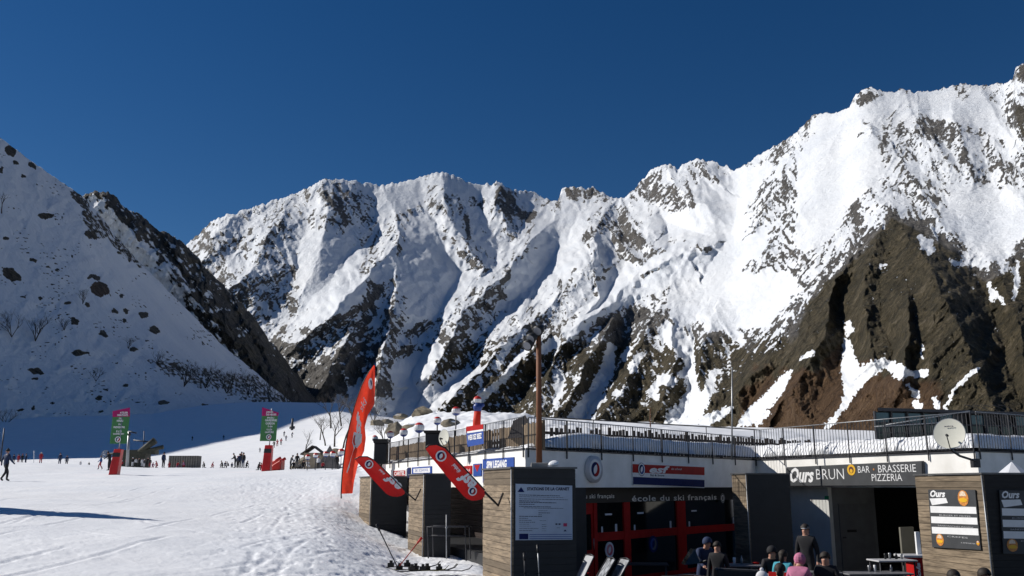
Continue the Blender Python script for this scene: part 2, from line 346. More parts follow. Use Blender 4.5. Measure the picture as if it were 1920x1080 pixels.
BARE = [  # rock or steep grass with hardly any snow
 ([(1668, 398), (1720, 420), (1760, 450), (1800, 470), (1850, 520), (1880, 500), (1925, 470), (2250, 450), (2250, 900), (1330, 900), (1370, 770), (1330, 790), (1330, 740), (1360, 690), (1400, 660), (1480, 640), (1500, 570), (1560, 510), (1600, 480)], 1.0),
 ([(1120, 600), (1170, 570), (1260, 580), (1240, 610), (1230, 650), (1280, 700), (1280, 770), (1240, 800), (1100, 800), (1110, 750), (1140, 700), (1150, 650)], .8),
 ([(1300, 690), (1320, 610), (1380, 620), (1440, 640), (1400, 700), (1330, 790), (1310, 760)], .75),
 ([(1010, 670), (1090, 650), (1140, 640), (1130, 700), (1090, 760), (1070, 800), (830, 800), (860, 750), (920, 700), (960, 640), (990, 600), (1050, 610), (1060, 640)], .75),
 ([(650, 640), (670, 700), (650, 745), (600, 760), (560, 700), (590, 690)], .85), ([(700, 650), (725, 660), (735, 700), (730, 745), (700, 750)], .85),
 ([(672, 575), (690, 520), (720, 530), (700, 600), (680, 620)], .85),
 ([(835, 640), (880, 640), (905, 680), (860, 700), (830, 720), (795, 720)], .7),
 ([(930, 342), (955, 355), (990, 395), (1010, 400), (1000, 420), (960, 410), (935, 400)], .9), ([(1055, 355), (1110, 352), (1150, 372), (1140, 378), (1110, 375), (1060, 378)], .85),
 ([(1160, 380), (1200, 440), (1255, 475), (1205, 498), (1160, 490), (1140, 430)], .75), ([(1120, 380), (1140, 400), (1110, 450), (1100, 430)], .6),
 ([(1190, 355), (1235, 320), (1250, 340), (1310, 380), (1300, 395), (1230, 385), (1210, 380)], .7), ([(1298, 305), (1320, 310), (1350, 340), (1340, 345), (1310, 325)], .8),
 ([(590, 345), (640, 345), (690, 370), (670, 420), (640, 440), (600, 400)], .62), ([(500, 400), (540, 400), (530, 460), (480, 500), (490, 440)], .55),
 ([(670, 390), (690, 400), (720, 480), (690, 510), (670, 430)], .5), ([(395, 455), (430, 470), (430, 520), (400, 500)], .6),
 ([(1600, 210), (1612, 172), (1655, 175), (1640, 190)], .85), ([(1420, 350), (1470, 300), (1480, 340), (1440, 400), (1410, 420), (1390, 400)], .56),
 ([(1640, 230), (1700, 225), (1720, 300), (1700, 305), (1670, 270)], .62), ([(1720, 220), (1770, 225), (1780, 265), (1740, 265), (1715, 250)], .85),
 ([(1775, 225), (1800, 240), (1835, 320), (1820, 330), (1790, 290)], .72), ([(1860, 260), (1920, 330), (1915, 345), (1870, 320)], .62),
 ([(1380, 510), (1440, 460), (1470, 430), (1460, 480), (1420, 520)], .56), ([(1700, 330), (1760, 350), (1770, 400), (1720, 400)], .6),
 ([(1903, 130), (1925, 115), (1925, 150), (1903, 158)], .95), ([(1900, 200), (1925, 190), (1925, 260), (1910, 255)], .95),
 ([(1780, 155), (1815, 160), (1820, 185), (1795, 190)], .7), ([(1455, 300), (1530, 230), (1560, 230), (1500, 280)], .45),
 ([(1480, 560), (1560, 490), (1600, 470), (1560, 520), (1500, 590), (1450, 660), (1420, 640)], .6), ([(850, 560), (900, 540), (900, 590), (850, 600)], .55),
 ([(740, 560), (770, 540), (760, 640), (720, 700), (700, 700), (720, 620)], .5), ([(830, 400), (880, 390), (905, 490), (880, 480)], .5),
 ([(795, 335), (850, 350), (900, 385), (930, 400), (880, 400), (800, 390)], .5),
]
def rock_main(X, Y, N, t, lean):
    wx = X + 7 * fbm(X / 24, Y / 24, 4, 301); wy = Y + 7 * fbm(X / 24 + 7, Y / 24, 4, 305)
    st = 1 - N[..., 2]
    cragm = sm(fbm(X / 45, Y / 45, 3, 78), -.30, .30)
    r = .24 + .46 * sm(st, .20, .70) + .13 * cragm + .06 * sm(X, 1380, 1480)
    low = sm(Y, 560, 760); r = r + .20 * low
    for p in SNOWFIELDS:
        s = sm(poly_sd(wx, wy, p), -7, 9); r = r * (1 - s) + (r * .30 - .02) * s
    for p, a in BARE:
        big = a >= .99
        s = sm(poly_sd(wx, wy, p) + (26 * fbm(X / 34, Y / 34, 4, 380) if big else 0), -26 if big else -7, 14 if big else 9)
        aa = a * .80 + (.03 if a >= .99 else .03)
        r = r * (1 - s * .8) + aa * s * .8 + .10 * s * (st - .3)
    mxs = sm(fbm(X / 70, Y / 70, 2, 318), -.2, .2)
    stL = fbm((X + .8 * Y) / 8, (Y - .6 * X) / 30, 4, 320, .6) * mxs + fbm((X + .45 * Y) / 17, (Y - .3 * X) / 46, 5, 322, .62) * (1 - mxs)
    stR = fbm((X - .7 * Y) / 8, (Y + .6 * X) / 30, 4, 330, .6) * mxs + fbm((X - .4 * Y) / 17, (Y + .3 * X) / 46, 5, 336, .62) * (1 - mxs)
    brownpoly = sm(poly_sd(X, Y, BARE[0][0]), -4, 30)
    r = r + (.50 - .34 * brownpoly) * (stL * lean + stR * (1 - lean)) * sm(r, .06, .34)
    r = r + .22 * fbm(X / 4.5, Y / 4.5, 3, 333) * sm(r, .1, .35)
    for g in GULLIES:
        g = np.array(g, float); m = (X > g[:, 0].min() - 40) & (X < g[:, 0].max() + 40) & (Y > g[:, 1].min() - 40) & (Y < g[:, 1].max() + 40)
        if not m.any(): continue
        d, sd_, v = seg_field(X[m] + 6 * fbm(X[m] / 9, Y[m] / 9, 4, 340, .65), Y[m] + 6 * fbm(X[m] / 9, Y[m] / 9, 4, 345, .65), g)
        s = 1 - sm(d / v[:, 0] + .35 * fbm(X[m] / 4, Y[m] / 4, 3, 348), .7, 1.35); r[m] = r[m] * (1 - s) + .02 * s
    brown = sm(Y + .02 * (X - 1200) + 30 * fbm(X / 60, Y / 60, 3, 350), 590, 680) * sm(X, 700, 900)
    brown = np.maximum(brown, sm(poly_sd(wx, wy, BARE[0][0]), -5, 22))
    for p in ([(1903, 130), (1925, 115), (1925, 150), (1903, 158)], [(1900, 200), (1925, 190), (1925, 260), (1910, 255)], [(930, 342), (948, 352), (950, 385), (935, 390)], [(1055, 355), (1075, 352), (1065, 375)]):
        brown = np.maximum(brown, .5 * sm(poly_sd(X, Y, p), -3, 3))
    rust = sm(Y - .25 * np.abs(X - 1560) + 40 * fbm(X / 50, Y / 50, 3, 360), 625, 720) * sm(X, 1340, 1420) * (1 - sm(X, 1740, 1800))
    return np.clip(r, 0, 1.1), brown, rust
def rough_main(X, Y):
    r = np.ones_like(X)
    for p in SNOWFIELDS: r = r * (1 - .82 * sm(poly_sd(X, Y, p), -14, 8))
    r = r * (1 - .12 * sm(X, 1340, 1500) * (1 - sm(Y, 420, 520)))
    return r
M_far = mountain_material('snow_and_rock', 5.5)
relief('mountain_range', 'snow covered jagged mountain range with brown lower cliffs closing the valley', 200, 2250, 1080, 420, CREST,
       [(200, 800), (640, 800), (1000, 830), (1300, 850), (1600, 870), (2250, 880)],
       [(200, 1250), (600, 1180), (900, 1200), (1200, 1080), (1500, 700), (1750, 520), (2250, 420)],
       [(200, 1850), (430, 2080), (600, 2350), (830, 2900), (1050, 3300), (1250, 3100), (1400, 2400), (1600, 2050), (1800, 1850), (2250, 1500)],
       RIBS, rough_main, rock_main, M_far, crest_amp=4.6, seed=3)

# ---- slopes on the left, in the mountain's own shade
def rock_blobs(X, Y, blobs, r, warp=5, seed=400):
    wx = X + warp * fbm(X / 13, Y / 13, 4, seed); wy = Y + warp * fbm(X / 13 + 5, Y / 13, 4, seed + 4)
    for (cx, cy, rx, ry, rot, a) in blobs:
        c, s = math.cos(math.radians(rot)), math.sin(math.radians(rot))
        dx, dy = wx - cx, wy - cy; u = (dx * c + dy * s) / rx; v = (-dx * s + dy * c) / ry
        q = 1 - sm(np.sqrt(u * u + v * v), .65, 1.2); r = np.maximum(r, a * q + .22 * q * (1 - abs(2 * q - 1)) * fbm(X / 5, Y / 4, 3, seed + 9) + (.3 * q * fbm(X / 6, Y / 4, 3, seed + 11) if a < .65 else 0))
    return r
B1 = [(20, 283, 14, 9, 35, .9), (85, 405, 17, 8, 10, .85), (22, 516, 22, 12, 30, .9), (188, 541, 20, 15, 10, .95), (178, 520, 14, 6, 10, .8),
 (150, 375, 30, 10, 45, .60), (180, 420, 45, 22, 45, .53), (170, 440, 14, 6, 20, .8), (200, 400, 34, 10, 50, .58), (235, 470, 60, 12, 42, .54), (215, 585, 8, 6, 0, .8), (237, 583, 6, 6, 0, .8), (232, 600, 5, 5, 0, .8),
 (268, 590, 9, 7, 10, .8), (290, 618, 10, 8, 20, .8), (140, 603, 10, 7, 10, .75), (195, 625, 10, 7, 10, .8), (125, 570, 7, 4, 0, .75), (250, 655, 10, 6, 0, .7), (150, 662, 20, 6, 0, .7),
 (68, 697, 15, 6, 15, .85), (66, 711, 9, 3, 0, .8), (186, 746, 9, 4, 5, .85), (308, 755, 12, 5, 5, .85), (385, 760, 10, 5, 0, .8), (395, 787, 10, 4, 0, .8), (40, 769, 8, 3, 0, .85), (62, 766, 6, 2.5, 0, .8), (97, 758, 6, 3, 0, .8),
 (191, 770, 7, 3, 0, .8), (235, 722, 5, 3, 0, .75), (200, 730, 5, 2.5, 0, .75), (10, 448, 7, 4, 10, .8), (62, 488, 8, 4, 10, .7), (90, 500, 6, 3, 0, .7), (45, 555, 8, 3, 0, .6), (60, 310, 12, 5, 30, .7),
 (45, 330, 5, 4, 0, .75), (30, 305, 9, 5, 20, .75), (5, 320, 5, 8, 0, .8), (75, 560, 5, 3, 0, .7), (108, 505, 5, 2.5, 0, .7), (275, 640, 6, 3, 0, .7), (228, 555, 6, 3, 0, .7), (165, 572, 4, 3, 0, .7)]
def rock_near(X, Y, N, t, lean):
    r = .10 + .22 * sm(fbm(X / 60, Y / 40, 3, 410), .05, .5) + .20 * fbm(X / 7, Y / 5, 4, 415)
    r = rock_blobs(X, Y, B1, r)
    # loose scatter of small stones
    sc = fbm(X / 6, Y / 3.5, 3, 420); dens = sm(fbm(X / 70, Y / 45, 2, 425), -.15, .4)
    r = np.maximum(r, .85 * sm(sc, .40, .50) * dens)
    # brush low on the right-hand end
    d = poly_sd(X + 9 * fbm(X / 20, Y / 20, 3, 430), Y + 9 * fbm(X / 20, Y / 20, 3, 431), [(255, 660), (330, 670), (420, 690), (480, 700), (560, 750), (600, 790), (520, 780), (440, 745), (350, 725), (290, 700)])
    r = np.maximum(r, .50 * sm(d, -14, 14) + .30 * sm(d, -14, 14) * fbm(X / 3.5, Y / 5, 3, 436))
    return np.clip(r, 0, 1), np.full_like(r, .55) + 0 * X, .25 * sm(np.hypot(X - 188, Y - 541), 40, 5) + .5 * sm(25 - np.hypot(X - 188, Y - 541), 0, 10)
def rock_second(X, Y, N, t, lean):
    wx = X + 14 * fbm(X / 30, Y / 30, 4, 450); wy = Y + 14 * fbm(X / 30, Y / 30, 4, 454)
    d, s, v = seg_field(wx, wy, [(165, 360, 14), (205, 362, 30), (260, 415, 34), (320, 455, 44), (370, 510, 62), (430, 580, 78), (500, 650, 96), (570, 730, 100), (640, 790, 80)])
    r = .20 + .46 * (1 - sm(d / v[..., 0], .35, 1.1))
    r = r + .34 * fbm(X / 18, Y / 12, 4, 466, .6)
    r = r + .55 * fbm((X - .8 * Y) / 10, (Y + .7 * X) / 40, 5, 460, .62)
    r = r + .24 * sm(Y, 540, 680)
    return np.clip(r, 0, 1.05), np.full_like(r, .42), 0 * r
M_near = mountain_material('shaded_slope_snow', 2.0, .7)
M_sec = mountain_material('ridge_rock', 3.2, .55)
HILL_F = [(-1300, 200), (-700, 260), (-300, 350), (0, 425), (300, 520), (500, 640), (640, 740)]
HILL_C = [(-1300, 330), (-700, 400), (-300, 560), (0, 700), (150, 780), (300, 880), (450, 980), (640, 1080)]
HILL_CR = [(-1300, -420), (-700, -98), (-300, 72), (0, 258), (60, 303), (120, 345), (150, 364), (185, 400), (215, 440), (250, 480), (290, 520), (330, 560), (370, 600), (420, 650), (470, 690), (520, 732), (570, 775), (640, 800)]  # beyond the left frame edge the crest is shaped to cast the valley shadow
HILL_B = [(-1300, 830), (-700, 820), (0, 806), (300, 792), (500, 776), (570, 795), (640, 840)]
def hill_Y(px, py):
    t = (py - interp(px, HILL_B)) / (interp(px, HILL_CR) - interp(px, HILL_B)); t = min(max(t, 0), 1)
    return float(1 / ((1 - t) / interp(px, HILL_F) + t / interp(px, HILL_C))) * .992
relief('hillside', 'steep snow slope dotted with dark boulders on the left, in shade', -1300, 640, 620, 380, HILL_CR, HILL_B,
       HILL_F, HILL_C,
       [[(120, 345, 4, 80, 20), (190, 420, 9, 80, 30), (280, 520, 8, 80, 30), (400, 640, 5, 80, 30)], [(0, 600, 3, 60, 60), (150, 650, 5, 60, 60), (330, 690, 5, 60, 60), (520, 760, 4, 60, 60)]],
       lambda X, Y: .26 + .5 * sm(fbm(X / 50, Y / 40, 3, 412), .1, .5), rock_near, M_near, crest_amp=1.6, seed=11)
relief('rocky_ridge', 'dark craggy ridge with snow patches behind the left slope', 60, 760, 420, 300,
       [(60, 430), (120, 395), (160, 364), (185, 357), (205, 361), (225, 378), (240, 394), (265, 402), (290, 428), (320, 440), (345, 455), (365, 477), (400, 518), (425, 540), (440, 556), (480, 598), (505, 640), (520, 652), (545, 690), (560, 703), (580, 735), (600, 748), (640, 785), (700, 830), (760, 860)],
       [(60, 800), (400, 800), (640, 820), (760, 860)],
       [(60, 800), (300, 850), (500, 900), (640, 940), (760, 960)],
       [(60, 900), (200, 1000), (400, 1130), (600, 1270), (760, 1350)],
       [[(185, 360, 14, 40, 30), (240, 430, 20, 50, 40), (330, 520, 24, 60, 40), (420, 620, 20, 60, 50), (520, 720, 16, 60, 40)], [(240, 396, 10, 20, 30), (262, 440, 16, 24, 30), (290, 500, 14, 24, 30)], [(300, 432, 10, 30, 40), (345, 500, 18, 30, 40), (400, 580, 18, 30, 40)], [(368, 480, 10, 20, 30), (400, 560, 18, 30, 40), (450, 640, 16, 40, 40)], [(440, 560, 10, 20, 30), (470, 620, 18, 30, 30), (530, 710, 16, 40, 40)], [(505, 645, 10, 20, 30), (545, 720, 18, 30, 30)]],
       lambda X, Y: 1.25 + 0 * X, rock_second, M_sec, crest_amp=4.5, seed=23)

# ------------------------------------------------------------------ the ground: snow field rising to the left, plaza on the right, hill behind the terrace
GY = [4, 8, 13, 18, 20, 25, 30, 36, 45, 60, 75, 100, 115, 140, 180, 250, 350, 500, 800, 1400, 3500]
GT = {
 -1400: [1.3, 1.5, 1.8, 2.1, 2.2, 2.4, 2.6, 2.8, 3.1, 3.6, 4.2, 5.6, 6.2, 6, 7, 10, 17, 44, 90, 110, 150],
 0:    [1.1, 1.3, 1.5, 1.75, 1.82, 2.05, 2.25, 2.45, 2.7, 3.12, 3.65, 5.2, 5.8, 5.3, 6.5, 10, 17.5, 44, 90, 110, 150],
 300:  [.95, 1.15, 1.4, 1.65, 1.72, 1.9, 2.1, 2.3, 2.6, 3.1, 3.6, 4.5, 4.9, 5.2, 7, 10.7, 19, 39, 78, 110, 150],
 600:  [.6, .9, 1.2, 1.45, 1.5, 1.7, 1.85, 2.1, 2.6, 3.35, 3.9, 4.6, 4.95, 6.0, 8.2, 14.5, 25, 44, 74, 110, 150],
 645:  [.5, .85, 1.15, 1.36, 1.42, 1.55, 1.65, 1.95, 2.75, 3.4, 3.9, 4.9, 5.4, 6.8, 9.6, 16, 26, 44, 74, 110, 150],
 690:  [.4, .78, 1.05, 1.22, 1.25, 1.3, 1.3, 1.5, 2.6, 3.5, 4.1, 5.6, 7.0, 9.6, 13, 18, 26, 40, 66, 105, 150],
 780:  [0, .5, .78, .92, .88, .8, .75, .9, 2.9, 4.0, 5.4, 9, 10.8, 13.2, 14, 18, 25, 35, 56, 95, 150],
 900:  [0, .3, .7, .85, .86, .7, .7, .8, 3.0, 4.5, 6.2, 10.2, 11.8, 13.6, 14, 18, 25, 35, 56, 95, 150],
 960:  [0, .1, .5, .82, .7, .3, .2, .3, 3.1, 4.6, 6.4, 10, 11.5, 13, 14, 18, 25, 35, 56, 95, 150],
 1000: [0, 0, .1, .15, .1, 0, 0, 0, 3.1, 4.6, 6.4, 9.6, 11, 12.7, 14, 18, 25, 35, 56, 95, 150],
 1400: [0, 0, 0, 0, 0, 0, 0, 0, 3.1, 4.4, 5.6, 8.3, 9.4, 11.2, 12, 16, 24, 34, 50, 90, 150],
 1640: [0, 0, 0, 0, 0, 0, 0, 0, 3.1, 4.4, 5.4, 7.2, 8, 9, 10, 14, 22, 32, 46, 80, 150],
 3400: [0, 0, 0, 0, 0, 0, 0, 0, 3.1, 4.4, 5.4, 7.2, 8, 9, 10, 14, 22, 32, 46, 80, 150],
}
def ground_z0(px, Y):
    ks = sorted(GT); ly = np.log(np.asarray(Y, float)); lk = np.log(GY)
    cols = np.stack([np.interp(ly, lk, GT[k]) for k in ks])
    px = np.broadcast_to(np.asarray(px, float), ly.shape)
    i = np.clip(np.searchsorted(ks, px) - 1, 0, len(ks) - 2)
    ka = np.array(ks)[i]; kb = np.array(ks)[i + 1]; f = np.clip((px - ka) / (kb - ka), 0, 1)
    I = np.indices(i.shape)
    return cols[(i,) + tuple(I)] * (1 - f) + cols[(i + 1,) + tuple(I)] * f
def ray_ground(px, py, Y0=20, Y1=900):
    """first depth beyond Y0 at which the line of sight through a photo pixel meets the ground"""
    Y = Y0
    while Y < Y1:
        p = P3(px, py, Y)
        if ground_z(p.x, p.y) >= p.z: return Y
        Y *= 1.01
    return None
def ground_z(x, y):
    px = 960 + x / y * F * .985
    return float(ground_z0(np.array([px]), np.array([y]))[0])
gpx = np.concatenate([np.linspace(-1400, -60, 60), np.linspace(-50, 1100, 620), np.linspace(1110, 3400, 140)])
gy = np.concatenate([np.exp(np.linspace(math.log(4), math.log(36), 330)), np.exp(np.linspace(math.log(36.3), math.log(300), 260)), np.exp(np.linspace(math.log(305), math.log(3500), 60))])
PX, YY = np.meshgrid(gpx, gy)
Z = ground_z0(PX, YY)
for _ in range(3):
    Z[1:-1, 1:-1] = (Z[1:-1, 1:-1] * 2 + Z[:-2, 1:-1] + Z[2:, 1:-1] + Z[1:-1, :-2] + Z[1:-1, 2:]) / 6
ker = np.exp(-np.linspace(-2, 2, 41) ** 2); ker /= ker.sum()
Zp = np.pad(Z, ((0, 0), (20, 20)), 'edge'); Zs = sum(ker[i] * Zp[:, i:i + Z.shape[1]] for i in range(41))
near_ = 1 - .8 * sm(YY, 38, 50); Z = Z * (1 - near_) + Zs * near_
XX = (PX - 960) / F / .985 * YY
snowy = 1 - sm(PX, 965, 1010) * (1 - sm(YY, 36, 42))
nz = .05 * fbm(XX / 3.2, YY / 3.2, 4, 500) + .12 * fbm(XX / 14, YY / 14, 3, 505)
churn = sm(fbm(XX / 9, YY / 9, 3, 510), -.25, .45)
bank = sm(PX, 330, 560) * (1 - sm(PX, 930, 990)) * sm(YY, 9, 13) * (1 - sm(YY, 50, 64))
foot = churn * .35 + .25 * (1 - sm(YY, 14, 30)) + bank * 1.0
lumps = np.clip(ridged(XX / .55, YY / .55, 3, 520), 0, 1) - .5
pits = -np.clip(fbm(XX / .33, YY / .4, 3, 525) - .12, 0, 1)
Z = Z + snowy * (nz * (1 - .6 * sm(YY, 4, 12) * 0) + foot * (.020 * lumps + .05 * pits) * (1 - sm(YY, 70, 110)))
hill = sm(YY, 44, 70) * sm(PX, 600, 700) * (1 - sm(YY, 200, 300))
Z = Z + hill * (.5 * fbm(XX / 6, YY / 6, 4, 530) + .25 * fbm(XX / 2, YY / 2, 3, 535))
# long ski tracks
_r = random.Random(12); TRK = []
for _ in range(26):
    a_ = _r.uniform(-14, -1); b_ = _r.uniform(7, 24); L_ = _r.uniform(6, 30); q_ = _r.uniform(-1.1, .7); TRK.append((a_, b_, a_ + L_ * math.sin(q_), b_ + L_ * math.cos(q_)))
for k, (ax, ay, bx, by) in enumerate([(-7, 9, -9.5, 40), (-6.4, 9, -8.8, 40), (-4, 8, -1.5, 30), (-10, 14, -22, 60), (-12, 14, -25, 60), (-3, 9, -12, 60), (-5.2, 8, -4.4, 20), (-8.5, 10, -16, 44), (-2.4, 8, -5, 26), (-6, 22, -30, 30), (-3, 30, -30, 36)] + TRK):
    d, s_, v_ = seg_field(XX, YY, [(ax, ay, 0), ((ax + bx) / 2 + math.sin(k * 2.3) * .8, (ay + by) / 2, 0), (bx, by, 0)])
    fade_ = sm(fbm(XX / 4 + k, YY / 4, 2, 540), -.2, .3) * snowy
    Z = Z - .016 * np.exp(-(d / .05) ** 2) * fade_ + .006 * np.exp(-((d - .12) / .05) ** 2) * fade_
V = np.stack([XX, YY, Z], -1)
def snow_ground_material():
    m = NB('packed_snow'); co = m.coord()
    n1 = m.noise(1.6, 8, .65, co); n2 = m.noise(9, 5, .6, co); n3 = m.noise(.25, 3, .5, co)
    base = m.ramp(n3, [(.3, (.80, .82, .85)), (.7, (.87, .875, .885))])
    dirt = m.mr(m.noise(2.4, 9, .75, co), .62, .80, 0, .22)
    c = m.mix(dirt, base, (.42, .41, .40))
    # the trodden plaza: wet grey slush over dark paving
    pl = m.ramp(n1, [(.35, (.05, .05, .052)), (.55, (.10, .10, .105)), (.72, (.35, .36, .38))])
    c = m.mix(m.attr('snowy'), pl, c); m.col(c); m.rough(m.mr(m.attr('snowy'), 0, 1, .35, .7))
    h = m.math('ADD', m.math('MULTIPLY', n1, 1.0), m.math('MULTIPLY', n2, .35)); m.bump(h, .5, .06)
    return m.m
g = grid_mesh('snow_ground', V, snow_ground_material(), dict(snowy=snowy))
label(g, 'trodden white snow field rising towards the lifts and open plaza', None, None, 'structure')
# far base so that nothing floats when seen from the side
def far_plain():
    me = bpy.data.meshes.new('valley_floor'); L = 9000
    me.from_pydata([(-L, -L, -12), (L, -L, -12), (L, L, -12), (-L, L, -12)], [], [(0, 1, 2, 3)]); me.update()
    m = NB('valley_snow'); m.col(m.ramp(m.noise(.01), [(.3, (.72, .75, .8)), (.7, (.82, .83, .85))])); me.materials.append(m.m)
    o = bpy.data.objects.new('valley_floor', me); COL.objects.link(o); label(o, 'snow covered valley floor below the pistes', None, None, 'structure')
far_plain()

# ================================================================== mesh builder
class MB:
    def __init__(s): s.v = []; s.f = []; s.m = []; s.sm = []; s.cut = []
    def add(s, vs, fs, mi=0, smooth=False):
        b = len(s.v); s.v += [tuple(p) for p in vs]
        for f in fs: s.f.append(tuple(b + i for i in f)); s.m.append(mi); s.sm.append(smooth)
        return s
    def hexa(s, c, mi=0):   # 8 corners: bottom 4, top 4
        return s.add(c, [(3, 2, 1, 0), (4, 5, 6, 7), (0, 1, 5, 4), (1, 2, 6, 5), (2, 3, 7, 6), (3, 0, 4, 7)], mi)
    def box(s, a, b, mi=0):
        x0, y0, z0 = a; x1, y1, z1 = b
        return s.hexa([(x0, y0, z0), (x1, y0, z0), (x1, y1, z0), (x0, y1, z0), (x0, y0, z1), (x1, y0, z1), (x1, y1, z1), (x0, y1, z1)], mi)
    def obox(s, o, u, v, w, mi=0):   # corner + 3 edge vectors
        o, u, v, w = map(Vector, (o, u, v, w))
        return s.hexa([o, o + u, o + u + v, o + v, o + w, o + u + w, o + u + v + w, o + v + w], mi)
    def wbox(s, W, s0, s1, z0, z1, d0, d1, mi=0):
        return s.hexa([W.pt(s0, z0, d0), W.pt(s1, z0, d0), W.pt(s1, z0, d1), W.pt(s0, z0, d1), W.pt(s0, z1, d0), W.pt(s1, z1, d0), W.pt(s1, z1, d1), W.pt(s0, z1, d1)], mi)
    def quad(s, a, b, c, d, mi=0): return s.add([a, b, c, d], [(0, 1, 2, 3)], mi)
    def tube(s, pts, r, mi=0, n=6, smooth=True, caps=True):
        pts = [Vector(p) for p in pts]; rs = r if isinstance(r, (list, tuple)) else [r] * len(pts)
        vs = []; fs = []; up = None
        for i, p in enumerate(pts):
            d = (pts[min(i + 1, len(pts) - 1)] - pts[max(i - 1, 0)]).normalized()
            if up is None:
                up = Vector((0, 0, 1)) if abs(d.z) < .9 else Vector((1, 0, 0))
            x = d.cross(up).normalized(); y = x.cross(d).normalized(); up = y
            for k in range(n):
                a = 2 * math.pi * k / n; vs.append(p + (x * math.cos(a) + y * math.sin(a)) * rs[i])
        for i in range(len(pts) - 1):
            for k in range(n):
                k2 = (k + 1) % n; fs.append((i * n + k, i * n + k2, (i + 1) * n + k2, (i + 1) * n + k))
        if caps: fs.append(tuple(reversed(range(n)))); fs.append(tuple(range((len(pts) - 1) * n, len(pts) * n)))
        return s.add(vs, fs, mi, smooth)
    def ball(s, c, r, mi=0, n=10, m=6, sc=(1, 1, 1), mis=None):
        c = Vector(c)
        for i in range(m):
            for j in range(n):
                q = []
                for (ii, jj) in ((i, j), (i, j + 1), (i + 1, j + 1), (i + 1, j)):
                    th = math.pi * ii / m; ph = 2 * math.pi * jj / n
                    q.append(c + Vector((r * sc[0] * math.sin(th) * math.cos(ph), r * sc[1] * math.sin(th) * math.sin(ph), r * sc[2] * math.cos(th))))
                s.add(q[::-1], [(0, 1, 2, 3)], mis[i] if mis else mi, True)
        return s
    def disc(s, c, u, v, r0, r1, mi=0, n=20, a0=0, a1=2 * math.pi):
        c, u, v = map(Vector, (c, u, v)); vs = []; fs = []
        for k in range(n + 1):
            a = a0 + (a1 - a0) * k / n; d = u * math.cos(a) + v * math.sin(a)
            vs.append(c + d * r0); vs.append(c + d * r1)
        for k in range(n): fs.append((2 * k, 2 * k + 1, 2 * k + 3, 2 * k + 2))
        return s.add(vs, fs, mi)
    def cyl(s, c, ax, r, mi=0, n=16, r2=None):
        c, ax = Vector(c), Vector(ax); return s.tube([c, c + ax], [r, r if r2 is None else r2], mi, n, True)
    def prism(s, poly, z0, z1, mi=0):
        n = len(poly); vs = [(x, y, z0) for x, y in poly] + [(x, y, z1) for x, y in poly]
        ar = sum(poly[i][0] * poly[(i + 1) % n][1] - poly[(i + 1) % n][0] * poly[i][1] for i in range(n))
        fs = [tuple(range(n, 2 * n)), tuple(reversed(range(n)))] + [(i, (i + 1) % n, n + (i + 1) % n, n + i) for i in range(n)]
        if ar < 0: fs = [f[::-1] for f in fs]
        return s.add(vs, fs, mi)
    def parts(s, name, mats, parent):
        """one object for each word or piece that was marked"""
        cuts = sorted(set([0] + s.cut + [len(s.f)]))
        for a, b in zip(cuts[:-1], cuts[1:]):
            if a == b: continue
            q = MB(); mp = {}
            for f, mi, smo in zip(s.f[a:b], s.m[a:b], s.sm[a:b]):
                for i in f:
                    if i not in mp: mp[i] = len(q.v); q.v.append(s.v[i])
                q.f.append(tuple(mp[i] for i in f)); q.m.append(mi); q.sm.append(smo)
            q.build(name, mats, parent)
    def build(s, name, mats, parent=None, bevel=0):
        me = bpy.data.meshes.new(name)
        off = parent['_loc'] if parent is not None and '_loc' in parent else None
        R = None
        vs = s.v
        if parent is not None:
            ox, oy, oz = PLOC.get(parent.name, (0, 0, 0)); vs = [(x - ox, y - oy, z - oz) for x, y, z in s.v]
        me.from_pydata(vs, [], s.f)
        for m in (mats if isinstance(mats, (list, tuple)) else [mats]): me.materials.append(m)
        me.polygons.foreach_set('material_index', s.m); me.polygons.foreach_set('use_smooth', s.sm); me.update()
        o = bpy.data.objects.new(name, me); COL.objects.link(o)
        if parent is not None: o.parent = parent; PLOC[o.name] = PLOC.get(parent.name, (0, 0, 0))
        if bevel:
            b = o.modifiers.new('bevel', 'BEVEL'); b.width = bevel; b.segments = 1; b.limit_method = 'ANGLE'
        return o
PLOC = {}
def thing(name, loc, lab, cat, group=None):
    o = empty(name, loc, lab, cat, group); PLOC[o.name] = tuple(loc); return o
def solo(mb, name, mats, loc, lab, cat, group=None, bevel=0):
    """a thing that is one mesh, its origin at its base"""
    class Pz: pass
    s2 = MB(); s2.v = [(x - loc[0], y - loc[1], z - loc[2]) for x, y, z in mb.v]; s2.f = mb.f; s2.m = mb.m; s2.sm = mb.sm
    o = s2.build(name, mats, None, bevel); o.location = loc; PLOC[o.name] = tuple(loc)
    return label(o, lab, cat, group)
def copy_thing(root, loc, rz=None, lab=None, swap=None):
    c = root.copy(); COL.objects.link(c); c.location = loc
    if rz is not None: c.rotation_euler = (0, 0, rz)
    if lab: c['label'] = lab
    if swap and c.data: _swap(c, swap)
    for ch in root.children:
        d = ch.copy(); COL.objects.link(d); d.parent = c
        if swap and d.data: _swap(d, swap)
        for g in ch.children:
            e = g.copy(); COL.objects.link(e); e.parent = d
    return c
def _swap(o, swap):
    for sl in o.material_slots:
        if sl.material and sl.material.name in swap:
            sl.link = 'OBJECT'; sl.material = swap[sl.material.name]

